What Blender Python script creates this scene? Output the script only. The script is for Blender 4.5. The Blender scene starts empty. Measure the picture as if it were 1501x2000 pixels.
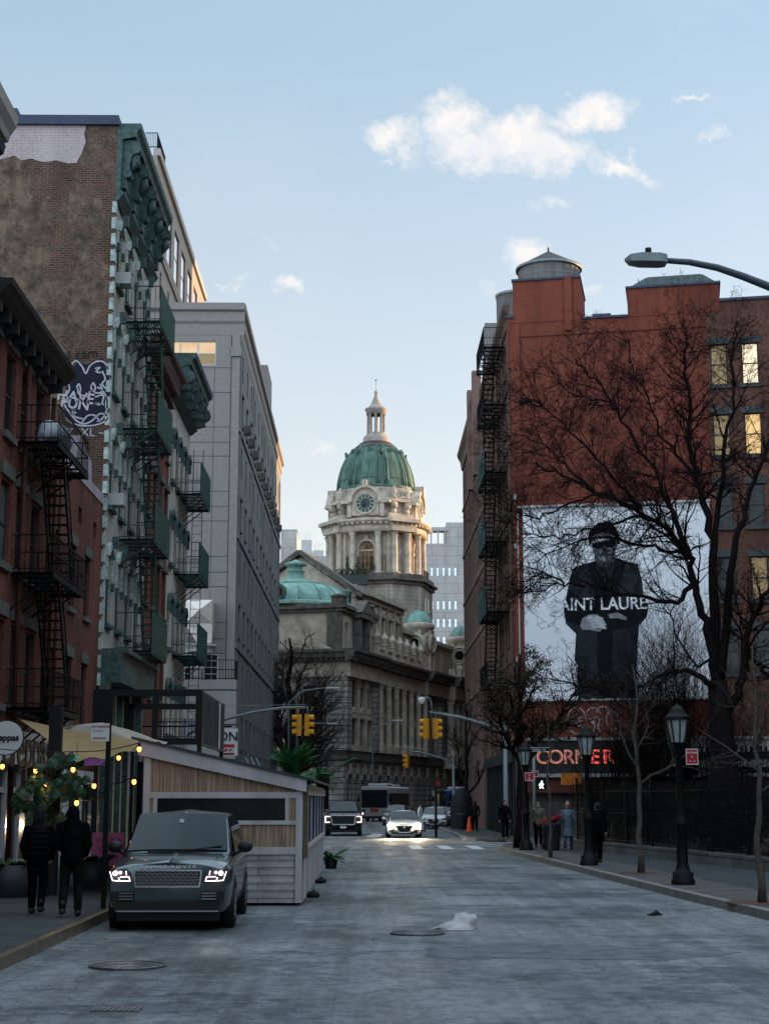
import bpy, bmesh, math, random
from mathutils import Vector, Matrix, noise
R = math.radians
random.seed(7)
scene = bpy.context.scene
COL = scene.collection
# ---------------------------------------------------------------- camera
PITCH = math.atan(560/3000.0); YAW = math.atan(35.5/3052.0)
cam_d = bpy.data.cameras.new("camera"); cam = bpy.data.objects.new("camera", cam_d); COL.objects.link(cam)
cam.location = (0, 0, 2.05); cam.rotation_euler = (R(90)+PITCH, 0, -YAW)
cam_d.sensor_fit = 'VERTICAL'; cam_d.sensor_height = 36; cam_d.lens = 54.0
cam_d.clip_start = 0.1; cam_d.clip_end = 6000
scene.camera = cam
CM = Matrix.Rotation(-YAW, 3, 'Z') @ Matrix.Rotation(R(90)+PITCH, 3, 'X')
def ray(px, py): return CM @ Vector((px-750.5, 1000-py, -3000))
def at(px, py, Y):                      # world point of a photo position at distance Y down the street
    d = ray(px, py); k = Y/d.y
    return Vector((d.x*k, Y, 2.05+d.z*k))
# ---------------------------------------------------------------- light
SUN_AZ, SUN_EL = 67.0, 9.0             # azimuth clockwise from +Y
w = bpy.data.worlds.new("World"); scene.world = w; w.use_nodes = True
nt = w.node_tree; N = nt.nodes; L = nt.links; N.clear()
out = N.new('ShaderNodeOutputWorld'); bg = N.new('ShaderNodeBackground')
sky = N.new('ShaderNodeTexSky'); sky.sky_type = 'NISHITA'; sky.sun_disc = False
sky.sun_elevation = R(SUN_EL); sky.sun_rotation = R(SUN_AZ); sky.altitude = 0; sky.air_density = 1.0; sky.dust_density = 0.6; sky.ozone_density = 1.6
bg.inputs[1].default_value = 0.15
def M(op, a, b=None, clamp=False):
    n = N.new('ShaderNodeMath'); n.operation = op; n.use_clamp = clamp
    for i, v in enumerate((a, b)):
        if v is None: continue
        if isinstance(v, (int, float)): n.inputs[i].default_value = v
        else: L.new(v, n.inputs[i])
    return n.outputs[0]
tc = N.new('ShaderNodeTexCoord'); sp = N.new('ShaderNodeSeparateXYZ'); L.new(tc.outputs['Generated'], sp.inputs[0])
yy = M('MAXIMUM', sp.outputs[1], 0.05)
cb = N.new('ShaderNodeCombineXYZ'); L.new(M('DIVIDE', sp.outputs[0], yy), cb.inputs[0]); L.new(M('DIVIDE', sp.outputs[2], yy), cb.inputs[1])
def noise_tex(scale, detail, rough, src, off=(0, 0, 0)):
    mp = N.new('ShaderNodeMapping'); mp.inputs['Location'].default_value = off; L.new(src, mp.inputs[0])
    n = N.new('ShaderNodeTexNoise'); n.inputs['Scale'].default_value = scale; n.inputs['Detail'].default_value = detail; n.inputs['Roughness'].default_value = rough
    L.new(mp.outputs[0], n.inputs['Vector']); return n
wn = noise_tex(20, 8, 0.7, cb.outputs[0])
vs = N.new('ShaderNodeVectorMath'); vs.operation = 'SUBTRACT'; L.new(wn.outputs['Color'], vs.inputs[0]); vs.inputs[1].default_value = (.5, .5, .5)
vm = N.new('ShaderNodeVectorMath'); vm.operation = 'SCALE'; L.new(vs.outputs[0], vm.inputs[0]); vm.inputs['Scale'].default_value = 0.075
va = N.new('ShaderNodeVectorMath'); va.operation = 'ADD'; L.new(cb.outputs[0], va.inputs[0]); L.new(vm.outputs[0], va.inputs[1])
blobs = [(760,262,62,42,1.1),(775,310,26,50,.8),(800,300,40,50,.5),(885,245,80,72,1.3),(930,290,110,52,1.3),(1010,265,95,62,1.3),(1070,295,90,48,1.2),(1110,240,60,30,.9),(1165,215,80,48,1.3),(1195,325,70,26,1.1),
         (1035,500,75,42,1.1),(1060,540,60,42,.9),(565,565,62,19,.8),(447,565,40,13,.7),(622,880,42,17,.75),(1350,182,40,13,.7),(1385,275,50,18,.65),(1075,408,42,18,.65),(1145,560,30,14,.7),(945,555,28,30,.45),(510,465,26,20,.35)]
acc = None
for (bx, by, rx, ry, st) in blobs:
    d = ray(bx, by)
    s1 = N.new('ShaderNodeVectorMath'); s1.operation = 'SUBTRACT'; L.new(va.outputs[0], s1.inputs[0]); s1.inputs[1].default_value = (d.x/d.y, d.z/d.y, 0)
    s2 = N.new('ShaderNodeVectorMath'); s2.operation = 'MULTIPLY'; L.new(s1.outputs[0], s2.inputs[0]); s2.inputs[1].default_value = (2900.0/rx, 2900.0/ry, 0)
    s3 = N.new('ShaderNodeVectorMath'); s3.operation = 'LENGTH'; L.new(s2.outputs[0], s3.inputs[0])
    v = M('MULTIPLY', M('SUBTRACT', 1.25, s3.outputs['Value'], True), st)
    acc = v if acc is None else M('MAXIMUM', acc, v)
fn = noise_tex(26, 12, 0.68, cb.outputs[0], (3.1, 1.7, 0))
dens = M('MULTIPLY', M('SUBTRACT', M('ADD', acc, M('MULTIPLY', M('SUBTRACT', fn.outputs['Fac'], .5), 1.75)), .20), 1.05, True)
gate = M('MULTIPLY', acc, 6.0, True); dens = M('MULTIPLY', M('MULTIPLY', dens, gate), 0.96)
thin = M('MULTIPLY', M('SUBTRACT', noise_tex(5, 6, .6, cb.outputs[0], (9, 4, 0)).outputs['Fac'], .5, True), .35)
dens = M('MAXIMUM', dens, thin)
hs = N.new('ShaderNodeMixRGB'); hs.blend_type = 'MIX'; L.new(sky.outputs[0], hs.inputs[1]); hs.inputs[0].default_value = .62
vg = N.new('ShaderNodeMapRange'); L.new(sp.outputs[2], vg.inputs[0]); vg.inputs[1].default_value = .06; vg.inputs[2].default_value = .46
vr = N.new('ShaderNodeMixRGB'); L.new(vg.outputs[0], vr.inputs[0]); vr.inputs[1].default_value = (3.5, 3.0, 2.6, 1); vr.inputs[2].default_value = (1.75, 2.25, 2.62, 1); L.new(vr.outputs[0], hs.inputs[2])          # thin high veil over the blue
mx = N.new('ShaderNodeMixRGB'); L.new(dens, mx.inputs[0]); L.new(hs.outputs[0], mx.inputs[1]); cr_ = N.new('ShaderNodeMixRGB'); L.new(M('MULTIPLY', M('SUBTRACT', noise_tex(14, 6, .6, cb.outputs[0], (5, 5, 1)).outputs['Fac'], .38), 3.2, True), cr_.inputs[0]); cr_.inputs[1].default_value = (2.75, 2.8, 2.95, 1); cr_.inputs[2].default_value = (3.7, 3.4, 3.05, 1); L.new(cr_.outputs[0], mx.inputs[2])
# unseen bright cloud cover added overhead and behind the camera to lift street light
cl = noise_tex(2.2, 6, .6, tc.outputs['Generated'], (1, 2, 3)); ov = M('MAXIMUM', M('MULTIPLY', M('SUBTRACT', sp.outputs[2], .56), 7.0, True), M('MULTIPLY', M('SUBTRACT', -.05, sp.outputs[1]), 5.0, True))
ov = M('MULTIPLY', ov, M('ADD', .2, M('MULTIPLY', M('SUBTRACT', cl.outputs['Fac'], .38), 3.4, True)), True)
mo_ = N.new('ShaderNodeMixRGB'); L.new(ov, mo_.inputs[0]); L.new(mx.outputs[0], mo_.inputs[1]); mo_.inputs[2].default_value = (5.9, 7.3, 8.6, 1)
L.new(mo_.outputs[0], bg.inputs[0]); L.new(bg.outputs[0], out.inputs[0])
sd = bpy.data.lights.new("sun", 'SUN'); sd.energy = 5.0; sd.angle = R(.6); sd.color = (1.0, .64, .34)
sun = bpy.data.objects.new("sun", sd); COL.objects.link(sun)
sv = Vector((math.sin(R(SUN_AZ))*math.cos(R(SUN_EL)), math.cos(R(SUN_AZ))*math.cos(R(SUN_EL)), math.sin(R(SUN_EL))))
sun.rotation_euler = sv.to_track_quat('Z', 'Y').to_euler(); sun.location = (60, 60, 80)
vs_ = scene.view_settings; vs_.view_transform = 'Standard'; vs_.look = 'None'; vs_.gamma = 1.0; vs_.exposure = 1.08
scene.cycles.use_denoising = True
scene.cycles.max_bounces = 6; scene.cycles.diffuse_bounces = 3; scene.cycles.glossy_bounces = 3; scene.cycles.transparent_max_bounces = 8
scene.cycles.sample_clamp_indirect = 6.0
# ---------------------------------------------------------------- helpers
def tag(o, label=None, cat=None, group=None, kind=None):
    if label: o['label'] = label
    if cat: o['category'] = cat
    if group: o['group'] = group
    if kind: o['kind'] = kind
    return o
def thing(name, label, cat, loc=(0, 0, 0), rotz=0, group=None):
    o = bpy.data.objects.new(name, None); COL.objects.link(o); o.empty_display_size = .2
    o.location = loc; o.rotation_euler = (0, 0, rotz)
    return tag(o, label, cat, group)
def base(o):
    v = Vector((0, 0, 0))
    while o is not None: v += o.location; o = o.parent
    return v
MATS = {}
def mat(name, col, rough=.8, var=.25, scale=1.2, metal=0.0, spec=.22, bump=0.0, bscale=None, emit=None, estr=0, col2=None, stretch=(1, 1, 1), alpha=1.0, coat=0, trans=0):
    if name in MATS: return MATS[name]
    m = bpy.data.materials.new(name); m.use_nodes = True; MATS[name] = m
    n = m.node_tree.nodes; l = m.node_tree.links; b = n['Principled BSDF']
    b.inputs['Roughness'].default_value = rough; b.inputs['Metallic'].default_value = metal
    b.inputs['Specular IOR Level'].default_value = spec
    b.inputs['Base Color'].default_value = (*col, 1)
    if coat: b.inputs['Coat Weight'].default_value = coat; b.inputs['Coat Roughness'].default_value = .06
    if trans: b.inputs['Transmission Weight'].default_value = trans
    if alpha < 1: b.inputs['Alpha'].default_value = alpha
    if emit: b.inputs['Emission Color'].default_value = (*emit, 1); b.inputs['Emission Strength'].default_value = estr
    if var or bump:
        t = n.new('ShaderNodeTexCoord'); mp = n.new('ShaderNodeMapping'); mp.inputs['Scale'].default_value = stretch
        l.new(t.outputs['Object'], mp.inputs[0])
        ns = n.new('ShaderNodeTexNoise'); ns.inputs['Scale'].default_value = scale; ns.inputs['Detail'].default_value = 6; ns.inputs['Roughness'].default_value = .65
        l.new(mp.outputs[0], ns.inputs['Vector'])
        if var:
            r = n.new('ShaderNodeValToRGB'); l.new(ns.outputs['Fac'], r.inputs[0])
            c2 = col2 or tuple(c*(1-var) for c in col); c1 = tuple(min(1, c*(1+var*.6)) for c in col)
            r.color_ramp.elements[0].position = .32; r.color_ramp.elements[0].color = (*c2, 1)
            r.color_ramp.elements[1].position = .68; r.color_ramp.elements[1].color = (*c1, 1)
            l.new(r.outputs[0], b.inputs['Base Color'])
        if bump:
            n2 = n.new('ShaderNodeTexNoise'); n2.inputs['Scale'].default_value = bscale or scale*8; n2.inputs['Detail'].default_value = 4
            l.new(mp.outputs[0], n2.inputs['Vector'])
            bp = n.new('ShaderNodeBump'); bp.inputs['Strength'].default_value = bump; bp.inputs['Distance'].default_value = .02
            l.new(n2.outputs['Fac'], bp.inputs['Height']); l.new(bp.outputs[0], b.inputs['Normal'])
    return m
def bricks(name, c1, c2, mortar, bw=.22, bh=.075, ms=.012, rough=.9, bump=.5, stain=.35, offset=.5, stain_scale=.35, stain_col=None, bias=0):
    if name in MATS: return MATS[name]
    m = bpy.data.materials.new(name); m.use_nodes = True; MATS[name] = m
    n = m.node_tree.nodes; l = m.node_tree.links; b = n['Principled BSDF']; b.inputs['Roughness'].default_value = rough
    b.inputs['Specular IOR Level'].default_value = .25
    u = n.new('ShaderNodeUVMap'); t = n.new('ShaderNodeTexBrick'); l.new(u.outputs[0], t.inputs['Vector'])
    t.inputs['Color1'].default_value = (*c1, 1); t.inputs['Color2'].default_value = (*c2, 1); t.inputs['Mortar'].default_value = (*mortar, 1)
    t.inputs['Scale'].default_value = 1; t.inputs['Brick Width'].default_value = bw; t.inputs['Row Height'].default_value = bh
    t.inputs['Mortar Size'].default_value = ms; t.inputs['Bias'].default_value = bias; t.offset = offset
    o = n.new('ShaderNodeTexCoord'); ns = n.new('ShaderNodeTexNoise'); ns.inputs['Scale'].default_value = stain_scale; ns.inputs['Detail'].default_value = 8; ns.inputs['Roughness'].default_value = .7
    mpS = n.new('ShaderNodeMapping'); mpS.inputs['Scale'].default_value = (1.6, 1.6, .5); l.new(o.outputs['Object'], mpS.inputs[0]); l.new(mpS.outputs[0], ns.inputs['Vector'])
    r = n.new('ShaderNodeValToRGB'); r.color_ramp.elements[0].position = .38; r.color_ramp.elements[1].position = .66
    sc = stain_col or (1-stain, 1-stain, 1-stain)
    r.color_ramp.elements[0].color = (*sc, 1); r.color_ramp.elements[1].color = (1.08, 1.08, 1.08, 1); l.new(ns.outputs['Fac'], r.inputs[0])
    n3 = n.new('ShaderNodeTexNoise'); n3.inputs['Scale'].default_value = 9; n3.inputs['Detail'].default_value = 4; l.new(o.outputs['Object'], n3.inputs['Vector'])
    r3 = n.new('ShaderNodeValToRGB'); r3.color_ramp.elements[0].color = (.72, .72, .72, 1); r3.color_ramp.elements[1].color = (1.2, 1.2, 1.2, 1); l.new(n3.outputs['Fac'], r3.inputs[0])
    x = n.new('ShaderNodeMixRGB'); x.blend_type = 'MULTIPLY'; x.inputs[0].default_value = 1; l.new(t.outputs['Color'], x.inputs[1]); l.new(r.outputs[0], x.inputs[2])
    x2 = n.new('ShaderNodeMixRGB'); x2.blend_type = 'MULTIPLY'; x2.inputs[0].default_value = 1; l.new(x.outputs[0], x2.inputs[1]); l.new(r3.outputs[0], x2.inputs[2])
    l.new(x2.outputs[0], b.inputs['Base Color'])
    if bump:
        bp = n.new('ShaderNodeBump'); bp.inputs['Strength'].default_value = bump; bp.inputs['Distance'].default_value = .02; bp.invert = True
        l.new(t.outputs['Fac'], bp.inputs['Height']); l.new(bp.outputs[0], b.inputs['Normal'])
    return m
class MB:
    def __init__(s): s.v = []; s.f = []; s.mi = []; s.sm = []; s.cur = 0; s.smooth = False; s.T = None; s.marks = []
    def mark(s): s.marks.append((len(s.v), len(s.f)))
    def each(s, name, mats, parent=None, local=False):      # one object per marked piece
        mk = ([] if s.marks and s.marks[0] == (0, 0) else [(0, 0)])+s.marks+[(len(s.v), len(s.f))]; r = []
        for (v0, f0), (v1, f1) in zip(mk, mk[1:]):
            if f1 == f0: continue
            q = MB(); q.v = s.v[v0:v1]; q.f = [[i-v0 for i in f] for f in s.f[f0:f1]]; q.mi = s.mi[f0:f1]; q.sm = s.sm[f0:f1]; r.append(q.build(name if isinstance(name, str) else name[len(r) % len(name)], mats, parent, local))
        return r
    def add(s, vs, fs):
        k = len(s.v)
        if s.T is not None: vs = [s.T @ Vector(p) for p in vs]
        s.v += [tuple(p) for p in vs]
        for f in fs: s.f.append([i+k for i in f]); s.mi.append(s.cur); s.sm.append(s.smooth)
        return s
    def box(s, x0, y0, z0, x1, y1, z1):
        x0, x1 = min(x0, x1), max(x0, x1); y0, y1 = min(y0, y1), max(y0, y1); z0, z1 = min(z0, z1), max(z0, z1)
        return s.add([(x0,y0,z0),(x1,y0,z0),(x1,y1,z0),(x0,y1,z0),(x0,y0,z1),(x1,y0,z1),(x1,y1,z1),(x0,y1,z1)],
              [(0,3,2,1),(4,5,6,7),(0,1,5,4),(1,2,6,5),(2,3,7,6),(3,0,4,7)])
    def bar(s, a, b, w, h=None, up=(0, 0, 1)):      # rectangular bar from a to b
        a = Vector(a); b = Vector(b); h = h or w; d = (b-a).normalized(); u = Vector(up)
        if abs(d.dot(u)) > .98: u = Vector((1, 0, 0))
        r = d.cross(u).normalized(); u = r.cross(d)
        vs = [p+r*sx*w/2+u*sz*h/2 for p in (a, b) for sx, sz in ((-1,-1),(1,-1),(1,1),(-1,1))]
        return s.add(vs, [(0,1,2,3),(4,7,6,5),(0,4,5,1),(1,5,6,2),(2,6,7,3),(3,7,4,0)])
    def tube(s, pts, rad, n=8, cap=True):
        pts = [Vector(p) for p in pts]; m = len(pts)
        if not hasattr(rad, '__len__'): rad = [rad]*m
        sm = s.smooth; s.smooth = True; vs = []; fs = []; pu = None
        for i, p in enumerate(pts):
            d = (pts[min(i+1, m-1)]-pts[max(i-1, 0)]).normalized()
            if pu is None:
                u = Vector((0, 0, 1)) if abs(d.z) < .9 else Vector((1, 0, 0))
            else: u = pu
            r = d.cross(u).normalized(); u = r.cross(d); pu = u
            for k in range(n):
                an = 2*math.pi*k/n; vs.append(p+(r*math.cos(an)+u*math.sin(an))*rad[i])
        for i in range(m-1):
            for k in range(n): fs.append((i*n+k, i*n+(k+1) % n, (i+1)*n+(k+1) % n, (i+1)*n+k))
        s.add(vs, fs); s.smooth = False; k = len(s.v)-m*n
        if cap: s.v, s.f, s.mi, s.sm = s.v, s.f+[[i+k for i in reversed(range(n))], [i+k for i in range((m-1)*n, m*n)]], s.mi+[s.cur]*2, s.sm+[False]*2
        s.smooth = sm; return s
    def lathe(s, prof, c=(0, 0, 0), n=16, a0=0, a1=360, sx=1, sy=1):
        sm = s.smooth; s.smooth = True; full = abs(a1-a0) >= 359.9; m = n if full else n+1; vs = []; fs = []
        for (r, z) in prof:
            for k in range(m):
                an = R(a0+(a1-a0)*k/n); vs.append((c[0]+r*sx*math.cos(an), c[1]+r*sy*math.sin(an), c[2]+z))
        for i in range(len(prof)-1):
            for k in range(n): k2 = (k+1) % m; fs.append((i*m+k, i*m+k2, (i+1)*m+k2, (i+1)*m+k))
        s.add(vs, fs); s.smooth = sm; return s
    def prism(s, poly, a, b, fn):                   # poly of 2-D points, fn(u, v, w)->3-D, extruded w from a to b
        n = len(poly); vs = [fn(u, v, a) for u, v in poly]+[fn(u, v, b) for u, v in poly]
        return s.add(vs, [tuple(range(n)), tuple(reversed(range(n, 2*n)))]+[(i, n+i, n+(i+1) % n, (i+1) % n) for i in range(n)])
    def sphere(s, c, r, n=10, sz=1, sx=1, sy=1):
        prof = [(max(.0001, r*math.sin(math.pi*k/(n//2+2))), -r*sz*math.cos(math.pi*k/(n//2+2))) for k in range(n//2+3)]
        return s.lathe(prof, c, n, sx=sx, sy=sy)
    def build(s, name, mats, parent=None, local=False, mods=None):
        me = bpy.data.meshes.new(name); off = Vector((0, 0, 0)) if (local or parent is None) else base(parent)
        me.from_pydata([Vector(p)-off for p in s.v] if off.length else s.v, [], s.f)
        if not isinstance(mats, (list, tuple)): mats = [mats]
        for m in mats: me.materials.append(m)
        me.polygons.foreach_set('material_index', s.mi); me.polygons.foreach_set('use_smooth', s.sm)
        uv = me.uv_layers.new(name='UVMap'); V = s.v; data = []
        for f in s.f:
            a, b, c = Vector(V[f[0]]), Vector(V[f[1]]), Vector(V[f[2]])
            nn = (b-a).cross(c-a)
            if nn.length < 1e-12 and len(f) > 3: nn = (c-a).cross(Vector(V[f[3]])-a)
            ax, ay, az = abs(nn.x), abs(nn.y), abs(nn.z)
            for i in f:
                p = V[i]
                if az >= ax and az >= ay: data += [p[0], p[1]]
                elif ax > ay*1.2: data += [p[1], p[2]]
                else: data += [p[0]*(1.02 if ax > .1*ay else 1), p[2]]
        uv.data.foreach_set('uv', data)
        me.update(); o = bpy.data.objects.new(name, me); COL.objects.link(o)
        if parent is not None: o.parent = parent
        return o
def place_copy(o, parent, loc=None, rot=None):
    c = o.copy(); COL.objects.link(c); c.parent = parent
    if loc is not None: c.location = loc
    if rot is not None: c.rotation_euler = rot
    return c
def copy_tree(o, parent=None):
    c = o.copy(); COL.objects.link(c); c.parent = parent
    for ch in list(o.children): copy_tree(ch, c)
    return c
def text(s, size, m, parent, loc, rot, name='lettering', ext=.006, align='CENTER', bold=0.0, sx=1.0, sp=1.0):
    cu = bpy.data.curves.new(name, 'FONT'); cu.body = s; cu.size = size; cu.extrude = ext; cu.align_x = align; cu.align_y = 'CENTER'; cu.offset = bold; cu.space_character = sp
    cu.materials.append(m); cu.resolution_u = 4
    tmp = bpy.data.objects.new(name, cu); COL.objects.link(tmp); me = bpy.data.meshes.new_from_object(tmp); bpy.data.objects.remove(tmp); me.name = name
    if not me.materials: me.materials.append(m)
    o = bpy.data.objects.new(name, me); COL.objects.link(o)
    if parent is not None: o.parent = parent; loc = Vector(loc)-base(parent)
    o.location = loc; o.rotation_euler = rot; o.scale = (sx, 1, 1)
    return o
# ---------------------------------------------------------------- walls and windows
WC = {}
def window_mesh(wd, ht, style, fm, gm):
    k = (round(wd, 2), round(ht, 2), style, fm.name, gm.name)
    if k in WC: return WC[k]
    f = MB(); t = .06; x0, x1 = -wd/2, wd/2
    if style == 'plain': t = .045
    f.box(x0, .02, 0, x0+t, .09, ht); f.box(x1-t, .02, 0, x1, .09, ht); f.box(x0+t, .02, 0, x1-t, .09, t); f.box(x0+t, .02, ht-t, x1-t, .09, ht)
    if style in ('sash', 'plain'): f.box(x0+t, .03, ht*.5-t/2, x1-t, .08, ht*.5+t/2)
    if style == 'grid':
        for i in (1, 2): f.box(x0+wd*i/3-.02, .04, t, x0+wd*i/3+.02, .08, ht-t)
        for i in (1, 2, 3): f.box(x0+t, .045, ht*i/4-.02, x1-t, .075, ht*i/4+.02)
    if style == 'three':
        for i in (1, 2): f.box(x0+wd*i/3-.05, .03, t, x0+wd*i/3+.05, .08, ht-t)
        f.box(x0+t, .035, ht*.5-.03, x1-t, .075, ht*.5+.03)
    p = MB(); p.add([(x0+t*.5, .06, t*.5), (x1-t*.5, .06, t*.5), (x1-t*.5, .06, ht-t*.5), (x0+t*.5, .06, ht-t*.5)], [(0, 1, 2, 3)])
    fo = f.build('window', fm); po = p.build('pane', gm); md = (fo.data, po.data)
    bpy.data.objects.remove(fo); bpy.data.objects.remove(po)
    WC[k] = md; return md
class Wall:
    """vertical wall from p0 to p1 (left to right seen from outside)"""
    def __init__(s, th, mb, p0, p1, z0, z1, rev=.18, local=False):
        s.th, s.mb, s.z0, s.z1, s.rev, s.local = th, mb, z0, z1, rev, local
        s.p0 = Vector((p0[0], p0[1])); d = Vector((p1[0], p1[1]))-s.p0; s.len = d.length; s.u = d.normalized(); s.n = Vector((s.u.y, -s.u.x)); s.holes = []
    def P(s, u, z, o=0): q = s.p0+s.u*u+s.n*o; return Vector((q.x, q.y, z))
    def bx(s, mb, u0, z0, u1, z1, o0, o1):
        vs = [s.P(a, c, b) for c in (z0, z1) for a, b in ((u0, o1), (u1, o1), (u1, o0), (u0, o0))]
        return mb.add(vs, [(0,3,2,1),(4,5,6,7),(0,1,5,4),(1,2,6,5),(2,3,7,6),(3,0,4,7)])
    def hole(s, u, z, wd, ht): s.holes.append((u-wd/2, z, u+wd/2, z+ht))
    def win(s, u, z, wd, ht, style='sash', fm=None, gm=None, hole=True, label=None, inset=None):
        if hole: s.hole(u, z, wd, ht)
        fd, pd = window_mesh(wd, ht, style, fm or MATS['frame_dark'], gm or MATS['glass_recess' if s.local else 'glass_dark'])
        o = bpy.data.objects.new('window', fd); COL.objects.link(o); o.parent = s.th
        o.location = s.P(u, z, -(s.rev-.12 if inset is None else inset))-(Vector((0, 0, 0)) if s.local else base(s.th)); o.rotation_euler = (0, 0, math.atan2(s.u.y, s.u.x))
        if label: o['label'] = label
        p = bpy.data.objects.new('pane', pd); COL.objects.link(p); p.parent = o
        return o
    def finish(s):
        us = sorted({0, s.len, *[round(max(0, min(s.len, h[i])), 4) for h in s.holes for i in (0, 2)]}); zs = sorted({s.z0, s.z1, *[round(h[i], 4) for h in s.holes for i in (1, 3)]})
        zs = [z for z in zs if s.z0-1e-6 <= z <= s.z1+1e-6]
        for i in range(len(us)-1):
            for j in range(len(zs)-1):
                cu, cz = (us[i]+us[i+1])/2, (zs[j]+zs[j+1])/2
                if any(h[0] < cu < h[2] and h[1] < cz < h[3] for h in s.holes): continue
                s.mb.add([s.P(us[i], zs[j]), s.P(us[i+1], zs[j]), s.P(us[i+1], zs[j+1]), s.P(us[i], zs[j+1])], [(0, 1, 2, 3)])
        for (a, b, c, d) in s.holes:
            r = -s.rev
            s.mb.add([s.P(a,b), s.P(a,b,r), s.P(a,d,r), s.P(a,d)], [(0,1,2,3)]); s.mb.add([s.P(c,b,r), s.P(c,b), s.P(c,d), s.P(c,d,r)], [(0,1,2,3)])
            s.mb.add([s.P(a,d,r), s.P(c,d,r), s.P(c,d), s.P(a,d)], [(0,1,2,3)]); s.mb.add([s.P(a,b), s.P(c,b), s.P(c,b,r), s.P(a,b,r)], [(0,1,2,3)])
            s.mb.add([s.P(a,b,r-.01), s.P(c,b,r-.01), s.P(c,d,r-.01), s.P(a,d,r-.01)], [(0,1,2,3)])
# ---------------------------------------------------------------- shared materials
mat('frame_dark', (.03, .032, .034), .6, 0); mat('frame_white', (.55, .55, .54), .6, .1)
mat('frame_green', (.045, .10, .09), .6, .2)
mat('glass_dark', (.010, .014, .017), .08, .4, scale=.7, spec=.28); mat('glass_sky', (.62, .66, .70), .15, .35, scale=.5, spec=1.0, metal=.9)
mat('glass_blind', (.07, .08, .085), .5, .3, scale=.8)
mat('glass_recess', (.010, .012, .015), .45, .4, scale=.6, spec=.04); mat('lit_warm', (.4, .3, .15), .5, 0, emit=(1, .62, .25), estr=.34); mat('lit_pale', (.5, .45, .35), .5, .4, scale=2, emit=(1, .78, .52), estr=.5); mat('lit_dim', (.2, .15, .08), .5, 0, emit=(1, .7, .35), estr=.07)
mat('iron', (.006, .007, .008), .7, .3, spec=.1); mat('iron_green', (.022, .055, .045), .6, .35, scale=2); mat('iron_red', (.055, .014, .011), .7, .3)
mat('black_metal', (.005, .006, .007), .55, .2, scale=3, spec=.14); mat('galv', (.17, .20, .21), .45, .2, metal=.3); mat('white_paint', (.46, .45, .45), .75, .14, scale=2.5, bump=.15)
mat('yellow_signal', (.62, .27, .015), .5, .15); mat('rubber', (.012, .012, .012), .85, 0); mat('lens_dark', (.03, .03, .03), .25, 0)
mat('roofing', (.06, .06, .065), .9, .3); mat('red_sign', (.40, .02, .03), .5, 0); mat('white_sign', (.6, .6, .6), .5, 0); mat('black_ink', (.01, .01, .012), .6, 0)
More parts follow.
